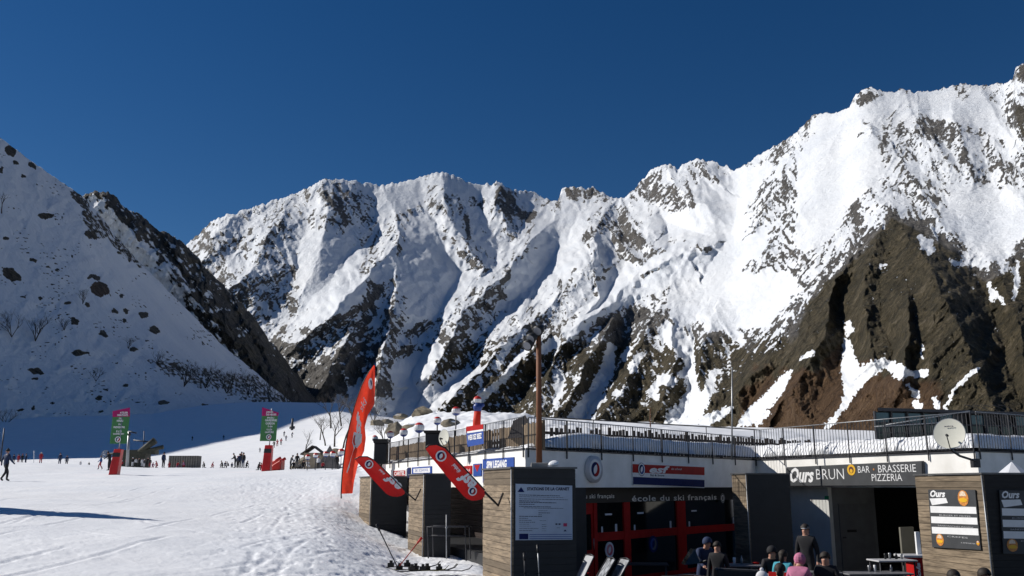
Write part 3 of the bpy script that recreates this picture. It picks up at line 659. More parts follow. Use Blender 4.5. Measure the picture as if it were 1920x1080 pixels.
class Wall:
    def __init__(s, a, b):
        s.a = Vector((a[0], a[1], 0)); b = Vector((b[0], b[1], 0)); s.L = (b - s.a).length; s.u = (b - s.a).normalized()
        n = Vector((s.u.y, -s.u.x, 0)); mid = (s.a + b) / 2
        s.n = n if n.dot(-mid) > 0 else -n
    def pt(s, t, z, d=0): p = s.a + s.u * t + s.n * d; return Vector((p.x, p.y, z))
    def hit(s, px, py, d=0):
        r = P3(px, py, 1.0) - Vector((0, 0, CAMZ)); o = s.a + s.n * d
        t = (o.dot(s.n)) / r.dot(s.n); p = r * t
        return (Vector((p.x, p.y, 0)) - s.a).dot(s.u), CAMZ + p.z
    def right(s):   # unit vector to the viewer's right along the wall
        return s.u if s.u.x > 0 else -s.u
def Yz(py, z): return (z - CAMZ) / te_of(py)
def at(px, py, z):
    Y = Yz(py, z); return P3(px, py, Y)

# ------------------------------------------------------------------ materials
_M = {}
def mat(name, c, rough=.6, var=.12, scale=3, bump=.15, bdist=.01, metal=0, spec=.4, detail=5, c2=None, island=0, sx=(1, 1, 1), emit=None, trans=0):
    if name in _M: return _M[name]
    m = NB(name); co = m.coord()
    mp = m.n('ShaderNodeMapping'); mp.inputs['Scale'].default_value = sx; m.l(co, mp.inputs[0])
    n = m.noise(scale, detail, .62, mp.outputs[0])
    c2 = c2 or tuple(x * (1 - var) for x in c)
    col = m.ramp(n, [(.32, c2), (.66, tuple(min(1, x * (1 + var * .6)) for x in c))])
    if island:
        g = m.n('ShaderNodeNewGeometry').outputs['Random Per Island']
        col = m.mix(m.mr(g, 0, 1, 0, island), col, tuple(x * .35 for x in c))
    m.col(col); m.b.inputs['Roughness'].default_value = rough; m.b.inputs['Metallic'].default_value = metal
    m.b.inputs['Specular IOR Level'].default_value = spec
    if trans:
        tr = m.n('ShaderNodeBsdfTranslucent'); m.l(col, tr.inputs[0]); mx = m.n('ShaderNodeMixShader'); mx.inputs[0].default_value = trans
        out = m.t.nodes['Material Output']; m.l(m.b.outputs[0], mx.inputs[1]); m.l(tr.outputs[0], mx.inputs[2]); m.l(mx.outputs[0], out.inputs[0])
    if bump: m.bump(n, bump, bdist)
    _M[name] = m.m; return m.m
WHITE = mat('white_render', (.86, .84, .80), .8, .14, 1.4, .3, .01, c2=(.77, .75, .70))
WOOD = mat('weathered_wood', (.28, .215, .145), .85, .5, 2.2, .5, .012, island=.8, sx=(1, 1, 9), detail=8, c2=(.10, .075, .05))
WOODD = mat('shade_darkened_wood', (.022, .021, .021), .75, .3, 3, .3, .006, island=.3, sx=(1, 1, 9))  # same wood cladding darkened: the front's shade put into the colour
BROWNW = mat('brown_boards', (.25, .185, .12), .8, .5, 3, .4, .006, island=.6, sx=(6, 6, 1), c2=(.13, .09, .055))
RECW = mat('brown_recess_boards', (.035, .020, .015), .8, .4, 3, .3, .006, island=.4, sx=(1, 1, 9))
DARK = mat('dark_grey_paint', (.020, .021, .023), .55, .2, 4, .1)
BLACK = mat('black_paint', (.010, .010, .011), .5, .3, 5, .1)
CHAR = mat('charcoal_signboard', (.045, .048, .052), .6, .2, 3, .08)
GREY = mat('plain_grey', (.14, .145, .15), .75, .2, 1.6, .2)
LGREY = mat('galvanised_steel', (.34, .35, .36), .45, .2, 12, .15, metal=.6)
IRON = mat('dark_iron', (.045, .045, .05), .5, .3, 20, .2, metal=.4)
RED = mat('red_paint', (.40, .012, .012), .55, .15, 4, .08, spec=.12)
REDF = mat('red_flag_cloth', (.68, .022, .018), .6, .12, 5, .15, trans=.25)
ORF = mat('orange_red_flag_cloth', (.80, .062, .028), .6, .15, 4, .2, trans=.35)
BLUE = mat('blue_print', (.012, .06, .30), .5, .1, 4, .05)
NAVY = mat('navy_print', (.012, .022, .10), .65, .15, 4, .05, spec=.1)
WP = mat('white_print', (.78, .78, .78), .5, .06, 5, .04)
GLASS = mat('dark_glass', (.008, .009, .010), .06, .2, 2, 0, spec=.6)
GLASSB = mat('bluish_glass', (.03, .06, .08), .06, .3, 1.5, 0, spec=.8)
SNOW = mat('fresh_snow', (.85, .86, .88), .7, .05, 1.5, .5, .05)
YEL = mat('yellow_print', (.75, .42, .02), .5, .1, 5, .05)
ORA = mat('orange_print', (.62, .25, .05), .5, .3, 25, .1, c2=(.35, .13, .04))
PINK = mat('pink_print', (.55, .03, .20), .5, .1, 5, .05)
GREEN = mat('green_print', (.06, .24, .07), .55, .1, 5, .05)
SHEET = mat('pale_blue_sheet', (.42, .50, .62), .45, .08, 3, .04)
PAPER = mat('white_paper', (.66, .68, .74), .6, .05, 6, .04)
INK = mat('dark_ink', (.02, .025, .06), .6, .1, 5, 0)
RUSTP = mat('rusty_brown_pole', (.16, .065, .028), .7, .35, 5, .2, c2=(.18, .065, .03))
CONC = mat('concrete', (.30, .29, .27), .85, .3, 2.5, .4, .02)

# ------------------------------------------------------------------ lettering
def glyphs(txt, shear=0, bold=0.0, spacing=1):
    cu = bpy.data.curves.new('lettering', 'FONT'); cu.body = txt; cu.shear = shear; cu.offset = bold; cu.resolution_u = 2; cu.space_character = spacing
    o = bpy.data.objects.new('lettering', cu); COL.objects.link(o); dg = bpy.context.evaluated_depsgraph_get(); dg.update()
    me = bpy.data.meshes.new_from_object(o.evaluated_get(dg)); COL.objects.unlink(o)
    vs = [tuple(v.co) for v in me.vertices]; fs = [tuple(p.vertices) for p in me.polygons]
    bpy.data.objects.remove(o); bpy.data.meshes.remove(me)
    xs = [v[0] for v in vs]; ys = [v[1] for v in vs]
    x0, x1, y0, y1 = min(xs), max(xs), min(ys), max(ys)
    return [((x - x0) / (x1 - x0), (y - y0) / (y1 - y0)) for x, y, z in vs], fs
def put_text(mb, txt, o, u, v, mi=0, shear=0, bold=0.0, spacing=1):
    """o = lower-left corner, u = full width vector, v = full height vector"""
    mb.cut.append(len(mb.f))
    vs, fs = glyphs(txt, shear, bold, spacing); o, u, v = Vector(o), Vector(u), Vector(v)
    mb.add([o + u * a + v * b for a, b in vs], fs, mi)
def wquad(mb, W, quad, d, mi=0, th=0):
    """photo quad (tl, tr, br, bl) laid on wall W"""
    P = [W.pt(*W.hit(x, y, d), d) for x, y in quad]
    if th:
        B = [p - W.n * th for p in P]
        mb.hexa([B[3], B[2], P[2], P[3], B[0], B[1], P[1], P[0]], mi)
    else: mb.quad(P[3], P[2], P[1], P[0], mi)
    return P
def wtext(mb, W, txt, x0, x1, yt, yb, d, mi=0, **kw):
    """text between two photo columns, heights given as rows at x0"""
    s0, z0 = W.hit(x0, yb, d); s1, _ = W.hit(x1, yb, d); _, z1 = W.hit(x0, yt, d)
    put_text(mb, txt, W.pt(s0, z0, d), W.pt(s1, z0, d) - W.pt(s0, z0, d), (0, 0, z1 - z0), mi, **kw)
def swirl(mb, c, u, v, n, r, wi, bi, ri, rim=None):
    mb.cut.append(len(mb.f))
    _swirl(mb, c, u, v, n, r, wi, bi, ri, rim)
def _swirl(mb, c, u, v, n, r, wi, bi, ri, rim=None):
    """round badge: white disc, a blue and a red comma chasing each other"""
    c, u, v, n = map(Vector, (c, u, v, n))
    if rim is not None: mb.disc(c, u, v, r * .92, r, rim, 24)
    mb.disc(c + n * .002, u, v, 0, r * (.92 if rim is not None else 1), wi, 24)
    for sgn, mi in ((1, bi), (-1, ri)):
        vs = []; fs = []; N = 14
        for k in range(N + 1):
            t = k / N; a = math.pi * (.35 + 1.15 * t) if sgn > 0 else math.pi * (-.65 + 1.15 * t)
            ro = r * .72; th = r * (.40 * math.sin(math.pi * min(1, t * .9 + .1)) ** .7 + .03)
            d = u * math.cos(a) + v * math.sin(a)
            vs.append(c + n * .005 + d * ro); vs.append(c + n * .005 + d * (ro - th))
        for k in range(N): fs.append((2 * k, 2 * k + 1, 2 * k + 3, 2 * k + 2))
        mb.add(vs, fs, mi)

# ================================================================== the terrace building
ZT = 3.55; ZB = 2.62
def xy(px, py, z=ZT): p = at(px, py, z); return (p.x, p.y)
C1 = xy(985, 842); Lb = xy(728, 869); Eb = xy(1417, 863); Rb = xy(1762, 849.5)
WL = Wall(C1, Lb); WE = Wall(C1, Eb); WR = Wall(Eb, Rb)
sR, _ = WR.hit(1831, 848); CR = WR.pt(sR, 0); CR = (CR.x, CR.y)
WR2 = Wall(CR, (CR[0] + .85 * 8, CR[1] + .52 * 8))
sL, _ = WL.hit(700, 872); CL = WL.pt(sL, 0); CL = (CL.x, CL.y)
slab = [CL, C1, (Eb[0], Eb[1]), CR, (CR[0] + .85 * 10, CR[1] + .52 * 10), (CR[0] + 6, 43), (CL[0] + 1, 43)]
BLD = thing('terrace_building', (C1[0], C1[1], 0), 'low white flat roofed building with snowy roof terrace, red framed shopfront and bar entrance', 'building')
mb = MB(); mb.prism(slab, ZB, ZT, 0); mb.build('terrace_slab', WHITE, BLD)
mb = MB()
for W, L_ in ((WL, sL), (WE, WE.L), (WR, sR), (WR2, 8)):
    mb.wbox(W, .03, L_ - .03, ZT - .01, ZT + .03, 0.003, .03, 0)
mb.build('edge_flashing', IRON, BLD)
# walls beneath the slab
mb = MB()
def boards(mb, W, s0, s1, z0, z1, d0, h=.15, mi=0, seed=0, th=.03, lip=0):
    rr = random.Random(seed); z = z0
    while z < z1 - .01:
        zz = min(z + h, z1); j = rr.uniform(0, .008)
        mb.wbox(W, s0, s1, z + .004, zz - .004, d0, d0 + th + j, mi); z = zz
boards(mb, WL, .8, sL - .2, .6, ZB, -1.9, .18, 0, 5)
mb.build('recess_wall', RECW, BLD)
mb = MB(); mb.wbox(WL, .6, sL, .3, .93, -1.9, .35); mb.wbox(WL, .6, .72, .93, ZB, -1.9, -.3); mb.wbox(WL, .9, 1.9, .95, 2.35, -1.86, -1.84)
mb.build('recess_floor', DARK, BLD)  # dark slab added over the snow so the shaded bay reads black
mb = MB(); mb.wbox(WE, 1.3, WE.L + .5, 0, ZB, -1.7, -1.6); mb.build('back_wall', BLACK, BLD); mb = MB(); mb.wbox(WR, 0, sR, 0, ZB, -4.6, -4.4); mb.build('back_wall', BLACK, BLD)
mb = MB(); mb.wbox(WL, sL - .3, sL - .12, .3, ZB, -4, -.05); mb.build('recess_sun_block', RECW, BLD)  # wall added to keep the sun out of the bay's open end
mb = MB(); mb.wbox(WR, sR - .3, sR, 0, ZB, -4.4, -.02); mb.wbox(WR2, .32, 8, 0, ZB, -.25, -.05)
mb.build('end_wall', WHITE, BLD)

# --- ski school front (beneath the diagonal facade)
dS = -.55
s_a, _ = WE.hit(1079, 940, dS); s_b, _ = WE.hit(1385, 940, dS)
mb = MB(); mb.wbox(WE, .3, WE.L + .3, 2.30, ZB, dS - .10, dS + .06); mb.build('lintel', BLACK, BLD)
mb = MB()
vx = [(1085, 1090), (1112, 1118), (1168, 1180), (1268, 1284), (1384, 1396)]
for a, b in vx:
    s0, _ = WE.hit(a, 960, dS); s1, _ = WE.hit(b, 960, dS); mb.wbox(WE, s0, s1, 0, 2.30, dS - .08, dS + .03)
s0, _ = WE.hit(1118, 1005, dS); s1, _ = WE.hit(1396, 1005, dS)
_, zc = WE.hit(1120, 1003, dS)
mb.wbox(WE, s0, s1, zc - .17, zc + .06, dS - .07, dS + .022); mb.wbox(WE, s0, s1, 0, .12, dS - .07, dS + .022); mb.wbox(WE, s0, s1, 2.22, 2.298, dS - .07, dS + .022)
mb.build('shopfront_frame', RED, BLD)
for a, b in ((1118, 1168), (1180, 1268), (1284, 1384)):
    s0, _ = WE.hit(a, 960, dS); s1, _ = WE.hit(b, 960, dS)
    mb = MB(); mb.wbox(WE, s0, s1, .12, zc - .17, dS - .04, dS - .02); mb.wbox(WE, s0, s1, zc + .06, 2.22, dS - .04, dS - .02)
    pane = mb.build('window', GLASS, BLD)
    for q_ in ((s0 + .25, s0 + .33, 1.25, 1.55), (s1 - .4, s1 - .30, 1.2, 1.6), (s0 + .45, s0 + .8, 1.85, 1.9)):
        mb = MB(); mb.wbox(WE, *q_, dS - .018, dS - .014); mb.build('poster', PAPER, pane)
s0, _ = WE.hit(1090, 960, dS); s1, _ = WE.hit(1112, 960, dS)
mb = MB(); mb.wbox(WE, s0, s1, .05, .95, dS - .05, dS); mb.wbox(WE, s0, s1, 1.9, 2.25, dS - .05, dS); mb.wbox(WE, s0, s0 + .09, .95, 1.9, dS - .05, dS); mb.wbox(WE, s1 - .09, s1, .95, 1.9, dS - .05, dS)
door = mb.build('door', RED, BLD)
mb = MB(); mb.wbox(WE, s0 + .09, s1 - .09, .95, 1.9, dS - .03, dS - .015); mb.build('pane', GLASS, door)
mb = MB(); mb.tube([WE.pt(s1 - .06, .95, dS + .05), WE.pt(s1 - .06, 1.25, dS + .05)], .012); mb.build('handle', LGREY, door)
s0, _ = WE.hit(1078, 960, dS); s1, _ = WE.hit(1085, 960, dS)
mb = MB(); mb.wbox(WE, s0 - .15, s1, 0, 2.3, dS - .06, dS + .02); mb.build('white_panel', WHITE, BLD)

# --- bar front (beneath the right facade)
sw0, _ = WR.hit(1445, 960, -.4); sw1, _ = WR.hit(1555, 960, -.4)
mb = MB(); mb.wbox(WR, sw0, sw1, 0, ZB, -.55, -.40)
bw = mb.build('bar_side_wall', mat('pale_wall_paint', (.55, .55, .52), .8, .1, 1.5, .2), BLD)
mb = MB(); a = WR.pt(sw1, 0, -.401); 
sg, _ = WR.hit(1640, 960, -1.7)
q0 = WR.pt(sw1, 0, -.56); q1v = P3(1642, 960, q0.y + .75); q1 = Vector((q1v.x, q1v.y, 0)); WG = Wall(q0, q1)
mb.wbox(WG, .003, WG.L, 0, ZB, -.2, 0); gw = mb.build('shade_grey_wall', GREY, BLD)  # camera side of the pale room: its shade is put into the grey
mb = MB(); mb.wbox(WG, .22, WG.L - .15, .05, 2.1, 0.004, .03); dd = mb.build('service_door', mat('grey_door_paint', (.11, .115, .12), .6, .15, 3, .1), BLD)
mb = MB(); mb.wbox(WG, .30, .42, 1.02, 1.06, .032, .06); mb.build('handle', IRON, dd)
mb = MB(); mb.wbox(WG, .5, .9, 1.2, 1.28, .032, .036); mb.build('door_plate', BLACK, dd)
mb = MB(); sx0, _ = WR.hit(1612, 935, -.385); P0 = [WR.pt(*WR.hit(x, y, -.39), -.39) for x, y in ((1546, 930), (1554, 930), (1554, 936), (1546, 936))]; mb.quad(P0[3], P0[2], P0[1], P0[0])
mb.build('exit_plate', mat('green_plate', (.02, .30, .12), .5, .1), bw)
mb = MB(); pA = P3(1686, 1000, 27.0); pB = P3(1711, 1000, 27.3); WI = Wall((pA.x, pA.y), (pB.x, pB.y)); mb.wbox(WI, 0, WI.L, .2, 1.5, 0, .05); mb.build('interior_panel', mat('beige_panel', (.20, .19, .15), .7, .1), BLD)

# --- snow on the terrace
def roof_snow():
    xs = np.arange(CL[0] - .2, CR[0] + 9, .16); ys = np.arange(CR[1] - 1.5, 43.2, .16)
    X, Y = np.meshgrid(xs, ys); sd = poly_sd(X, Y, slab)
    gy_, gx_ = np.gradient(sd, .16); gl = np.hypot(gx_, gy_) + 1e-6
    e = .17 + .05 * fbm(X / .8, Y / .8, 3, 600)
    mv = np.clip(e - sd, 0, 1); keep = sd > -.30
    X = X + gx_ / gl * mv; Y = Y + gy_ / gl * mv; sd2 = np.maximum(sd - e, 0)
    dl, _, _ = seg_field(X, Y, [(*C1, 0), (*CL, 0)])
    H = .14 + .38 * sm(dl, .3, 2.2) + .06 * fbm(X / 1.6, Y / 1.6, 4, 610) + .025 * fbm(X / .4, Y / .4, 3, 615)
    H = H * sm(sd2, -.02, .22) ** .4
    Z_ = ZT + .005 + H
    idx = -np.ones(X.shape, int); vs = []; fs = []
    cell = keep[:-1, :-1] & keep[1:, :-1] & keep[:-1, 1:] & keep[1:, 1:]
    use = np.zeros(X.shape, bool); use[:-1, :-1] |= cell; use[1:, :-1] |= cell; use[:-1, 1:] |= cell; use[1:, 1:] |= cell
    idx[use] = np.arange(use.sum()); P = np.stack([X[use], Y[use], Z_[use]], -1)
    r, c = np.nonzero(cell); F_ = np.stack([idx[r, c], idx[r, c + 1], idx[r + 1, c + 1], idx[r + 1, c]], -1)
    m = MB(); m.v = [tuple(p) for p in P.tolist()]; m.f = [tuple(f) for f in F_.tolist()]; m.m = [0] * len(m.f); m.sm = [True] * len(m.f)
    return m.build('roof_snow', SNOW, BLD)
roof_snow()

# --- railings
def railing(name, W, s0, s1, h, lab, step=1.55, d=.03):
    p0 = W.pt(s0, ZT, d); T = thing(name, tuple(p0), lab, 'railing', 'railings round the roof terrace')
    m = MB(); m.tube([W.pt(s0, ZT + h, d), W.pt(s1, ZT + h, d)], .015, n=6); m.build('top_rail', LGREY, T)
    m = MB(); m.tube([W.pt(s0, ZT + .06, d), W.pt(s1, ZT + .06, d)], .013, n=5); m.build('bottom_rail', IRON, T)
    n = max(1, round((s1 - s0) / step))
    for i in range(n + 1):
        s = s0 + (s1 - s0) * i / n
        m = MB(); m.wbox(W, s - .011, s + .011, ZT - .20, ZT + h, d - .012, d + .02); m.build('post', IRON, T)
    m = MB(); k = int((s1 - s0) / .125)
    for i in range(1, k):
        s = s0 + (s1 - s0) * i / k; m.wbox(W, s - .0055, s + .0055, ZT + .06, ZT + h, d - .006, d + .006)
    m.build('balusters', IRON, T)
railing('terrace_railing', WL, .05, sL - .4, .80, 'grey metal railing along the left roof edge in front of brown boards')
railing('terrace_railing', WE, .08, WE.L - .05, .78, 'thin metal railing above the ski school sign with snow piled behind')
railing('terrace_railing', WR, .05, sR - .05, 1.05, 'tall metal railing above the bar sign, dish mounted in front')
railing('terrace_railing', WR2, .1, 7.5, 1.05, 'metal railing on the shaded right end of the terrace')

# ------------------------------------------------------------------ signs on the building
def sign_at(name, mbb, mats, W, px, py, lab, cat, d=0, group=None):
    s, z = W.hit(px, py, d); p = W.pt(s, z, d); return solo(mbb, name, mats, tuple(p), lab, cat, group)
# ski school banner
T = thing('ski_school_banner', tuple(WE.pt(*WE.hit(1187, 912, .05), .05)), 'red, white and blue board with white lower case letters under the middle railing', 'sign')
m = MB(); wquad(m, WE, [(1186, 865), (1321, 873), (1321, 915), (1187, 909)], .04, 0, .035); m.build('board', WP, T)
m = MB(); wquad(m, WE, [(1186, 870), (1321, 876), (1321, 891), (1186, 886)], .044, 0); wquad(m, WE, [(1187, 894), (1321, 900), (1321, 913.5), (1187, 908)], .044, 1); m.build('stripes', [RED, NAVY], T)
m = MB(); wtext(m, WE, 'esf', 1218, 1256, 873, 887, .049, 0, shear=.25, bold=.04); wtext(m, WE, 'ski school', 1259, 1278, 877, 881, .049, 0)
wtext(m, WE, 'Ski & Snow', 1219, 1246, 889, 893, .049, 1, bold=.02); m.parts('lettering', [WP, INK], T)
m = MB(); c = WE.pt(*WE.hit(1203, 880, .055), .055); swirl(m, c, WE.right(), (0, 0, 1), WE.n, .19, 0, 1, 2, 1); m.build('badge', [WP, NAVY, BLUE], T)
# big round badge
T = thing('round_badge_sign', tuple(WE.pt(*WE.hit(1111, 880, .05), .05)), 'large round white badge with blue and red commas left of the striped board', 'sign')
m = MB(); c = WE.pt(*WE.hit(1111, 880, .02), .02); m.tube([c - WE.n * .015, c + WE.n * .09], .36, n=28); m.build('disc', mat('white_badge', (.6, .6, .62), .5, .05), T)
m = MB(); swirl(m, c + WE.n * .093, WE.right(), (0, 0, 1), WE.n, .27, 0, 1, 2); m.build('emblem', [WP, NAVY, RED], T)
# dark lettered lintel
T = thing('lettered_board', tuple(WE.pt(*WE.hit(1080, 948, dS + .1), dS + .1)), 'black board reading ecole du ski francais above the shop windows', 'sign')
m = MB(); s0, _ = WE.hit(1081, 935, dS + .08); s1, _ = WE.hit(1376, 935, dS + .08); m.wbox(WE, s0, s1, 2.20, ZB - .02, dS + .062, dS + .085); m.build('board', BLACK, T)
m = MB(); LET = mat('pale_lettering', (.75, .75, .72), .5, .05)
wtext(m, WE, 'école du ski français', 1185, 1344, 929, 943, dS + .089, 0, spacing=1.1, bold=.015); wtext(m, WE, 'e du ski français', 1082, 1152, 926.5, 937, dS + .089, 0, spacing=1.05, bold=.012)
c = WE.pt(*WE.hit(1355, 934, dS + .09), dS + .09); swirl(m, c, WE.right(), (0, 0, 1), WE.n, .155, 1, 0, 0, 0); m.parts('lettering', [LET, BLACK], T)
for px, py, r, lab, ms in ((1143, 1031, .21, 'small white round badge with pink emblem hanging by the shop door', [WP, mat('pink_red', (.6, .2, .25), .5), mat('rose_red', (.6, .1, .15), .5)]), (1225, 1020, .24, 'dim blue round badge behind the wide shop window', [NAVY, BLUE, GREY])):
    c = WE.pt(*WE.hit(px, py, -.35), -.35); m = MB(); m.tube([c - WE.n * .02, c + WE.n * .0], r, 0, 24); swirl(m, c + WE.n * .003, WE.right(), (0, 0, 1), WE.n, r, 0, 1, 2)
    solo(m, 'hanging_badge', ms, tuple(c), lab, 'sign')
# bar sign
T = thing('bar_sign', tuple(WR.pt(*WR.hit(1475, 912, .12), .12)), 'long charcoal board reading Ours BRUN bar brasserie pizzeria with a yellow roundel', 'sign')
m = MB(); wquad(m, WR, [(1473, 876), (1729, 864), (1730, 911), (1474, 912)], .12, 0, .11); m.build('board', CHAR, T, .02)
m = MB(); wtext(m, WR, 'Ours', 1482, 1527, 877, 905, .125, 0, shear=.35, bold=.035); wtext(m, WR, 'BRUN', 1531, 1583, 880, 899, .125, 0, bold=-.01)
wtext(m, WR, 'BAR', 1609, 1631, 874, 886.5, .125, 0, bold=-.005); wtext(m, WR, 'BRASSERIE', 1647, 1718, 872, 886, .125, 0, bold=-.005); wtext(m, WR, 'PIZZERIA', 1635, 1692, 889, 902, .125, 0, bold=-.005)
m.parts('lettering', WP, T)
m = MB(); c = WR.pt(*WR.hit(1596, 881, .128), .128); m.disc(c, WR.right(), (0, 0, 1), 0, .165, 0, 24); m.disc(c + WR.n * .003, WR.right(), (0, 0, 1), 0, .10, 1, 14); m.disc(c + WR.n * .006 + Vector((0, 0, -.03)), WR.right(), (0, 0, 1), 0, .06, 0, 12)
c = WR.pt(*WR.hit(1638, 880, .128), .128); m.disc(c, WR.right(), (0, 0, 1), 0, .03, 2, 10); m.build('roundel', [YEL, mat('brown_print', (.12, .04, .02), .5), ORA], T)
# boards on the left fascia
m = MB(); wquad(m, WL, [(905, 861), (963, 857), (963, 905), (905, 905)], .03, 0, .028)
wtext(m, WL, 'SPM LEGANG', 912, 950, 864.5, 879, .033, 1, shear=.15, bold=.05); wtext(m, WL, 'PISTES', 910, 932, 889, 897, .033, 1, bold=.04)
sign_at('fascia_board', m, [BLUE, WP], WL, 934, 905, 'large bright blue board with tall white capitals on the white fascia', 'sign', .03, 'boards on the left fascia')
m = MB(); wquad(m, WL, [(887, 870), (902, 869), (902, 892), (887, 893)], .03, 0, .028); P = [WL.pt(*WL.hit(x, y, .034), .034) for x, y in ((889, 872), (900, 871), (894.5, 885))]; m.add(P, [(2, 1, 0)], 1)
sign_at('fascia_board', m, [BLUE, RED], WL, 895, 893, 'small blue board with a red downward triangle', 'sign', .03, 'boards on the left fascia')
m = MB(); wquad(m, WL, [(868, 874), (884, 873), (884, 889), (868, 890)], .03, 0, .028); wtext(m, WL, 'ski', 871, 881, 879, 884, .033, 1)
sign_at('fascia_board', m, [RED, WP], WL, 876, 890, 'small red board half hidden behind the larger tilted flag', 'sign', .03, 'boards on the left fascia')
m = MB(); wquad(m, WL, [(731, 881), (762, 879), (762, 903), (731, 903)], .03, 0, .028); wquad(m, WL, [(737, 883), (760, 882), (760, 894), (737, 894.5)], .033, 1); wtext(m, WL, 'CARTEL', 739, 759, 884.5, 892, .036, 0, bold=.03); wquad(m, WL, [(733, 897), (760, 897), (760, 902), (733, 902)], .033, 2)
sign_at('fascia_board', m, [WP, RED, BLUE], WL, 746, 903, 'white board with red panel and white capitals beside the smaller tilted flag', 'sign', .03, 'boards on the left fascia')
m = MB(); wquad(m, WL, [(772, 876.5), (809, 874), (809, 889), (772, 890)], .03, 0, .028); wquad(m, WL, [(775, 879), (806, 877), (806, 886), (775, 887)], .034, 1); wtext(m, WL, 'SKI SCHOOL', 778, 803, 880, 885, .037, 0)
sign_at('fascia_board', m, [BLUE, WP], WL, 790, 890, 'white board with blue border on the fascia between the tilted flags', 'sign', .03, 'boards on the left fascia')
m = MB(); wquad(m, WL, [(763.5, 877), (769, 876.6), (769, 905), (763.5, 905)], .034, 0, .028); sign_at('fascia_board', m, [NAVY], WL, 766, 905, 'narrow dark blue upright strip on the fascia', 'sign', .034, 'boards on the left fascia')
# banner tied to the railing
T = thing('railing_banner', tuple(WL.pt(*WL.hit(890, 838, .07), .07)), 'red over blue cloth banner with white capitals tied to the left railing', 'banner')
m = MB(); wquad(m, WL, [(874, 800), (906, 795), (907, 832), (876, 838)], .07, 0, .004); m.build('cloth', BLUE, T)
m = MB(); wquad(m, WL, [(874, 800), (906, 795), (906, 806), (874.5, 811)], .074, 0); wquad(m, WL, [(876, 809), (906, 804.5), (906, 808), (876, 812.5)], .078, 1); m.build('stripes', [RED, WP], T)
m = MB(); wtext(m, WL, 'WEB DEZ BEEZ', 877, 903, 816, 826, .078, 0, bold=.04); m.parts('lettering', WP, T)

# ------------------------------------------------------------------ wood clad booths
def booth(px_far, px_near, px_right, Yn, zt, vp, lab, z0=0, depth=None, front=DARK, grp='wood clad booths before the building', wr=None):
    pn = P3(px_near, 960, Yn); d = Vector(((vp - 960) / F, 1, 0)).normalized()
    # depth so that the far edge lands on px_far
    u_ = xk(px_far, 900); t = (u_ * Yn - pn.x) / (d.x - u_ * d.y)
    r = Vector((d.y, -d.x, 0)) if wr is None else Vector(wr).normalized()
    # width so that the right edge lands on px_right
    u2 = xk(px_right, 900); w_ = (u2 * pn.y - pn.x) / (r.x - u2 * r.y)
    A = Vector((pn.x, pn.y, 0)); WLf = Wall(A, A + d * t); WF = Wall(A, A + r * w_)
    T = thing('wooden_booth', (A.x, A.y, z0), lab, 'booth', grp)
    m = MB(); m.hexa([p + Vector((0, 0, z0)) for p in (A + d * .02 + r * .02, A + r * w_ + d * .02, A + r * w_ + d * (t - .0), A + d * t + r * .02)] + [p + Vector((0, 0, zt - .03)) for p in (A + d * .02 + r * .02, A + r * w_ + d * .02, A + r * w_ + d * t, A + d * t + r * .02)])
    m.build('body', front, T)
    m = MB(); boards(m, WLf, .0, t, z0, zt, -.02, .125, 0, int(px_near), .028)
    m.build('side_cladding', WOOD, T)
    m = MB(); boards(m, WF, .012, w_, z0, zt, -.02, .125, 0, int(px_near) + 3, .012); m.build('front_cladding', front, T)  # front boards darker than the side: shade put into the colour
    m = MB(); c = [A - d * .03 - r * .05, A + r * (w_ + .03) - d * .03, A + r * (w_ + .03) + d * (t + .02), A + d * (t + .02) - r * .05]
    m.hexa([p + Vector((0, 0, zt)) for p in c] + [p + Vector((0, 0, zt + .035)) for p in c]); m.build('cap', mat('zinc_cap', (.12, .12, .12), .5, .2, metal=.5), T)
    m = MB(); m.tube([WLf.pt(0.01, z0, .022), WLf.pt(0.01, zt, .022)], .014, n=5); m.build('corner_trim', LGREY, T)
    return T, WLf, WF, w_, t
B1T, B1L, B1F, b1w, b1t = booth(907, 961, 1079, 18.0, 2.99, 445, 'dark booth with weathered plank side carrying the pale blue notice sheet', .3)
booth(768, 795, 846, 26.3, 2.98, 445, 'dark plank booth between the two tilted red flags', .5)
booth(675.5, 695, 764, 33.0, 2.98, 445, 'farthest plank booth, half buried by the snow bank beside the tall flag', .8)
booth(1373, 1404, 1480, 26.6, 2.99, 600, 'plank booth in shadow, its front coloured dark for the shade, between ski school and bar')
B5T, B5L, B5F, b5w, b5t = booth(1717, 1850, 1990, 18.2, 2.88, 620, 'lit plank booth at the right edge carrying the grey menu board', front=WOODD)
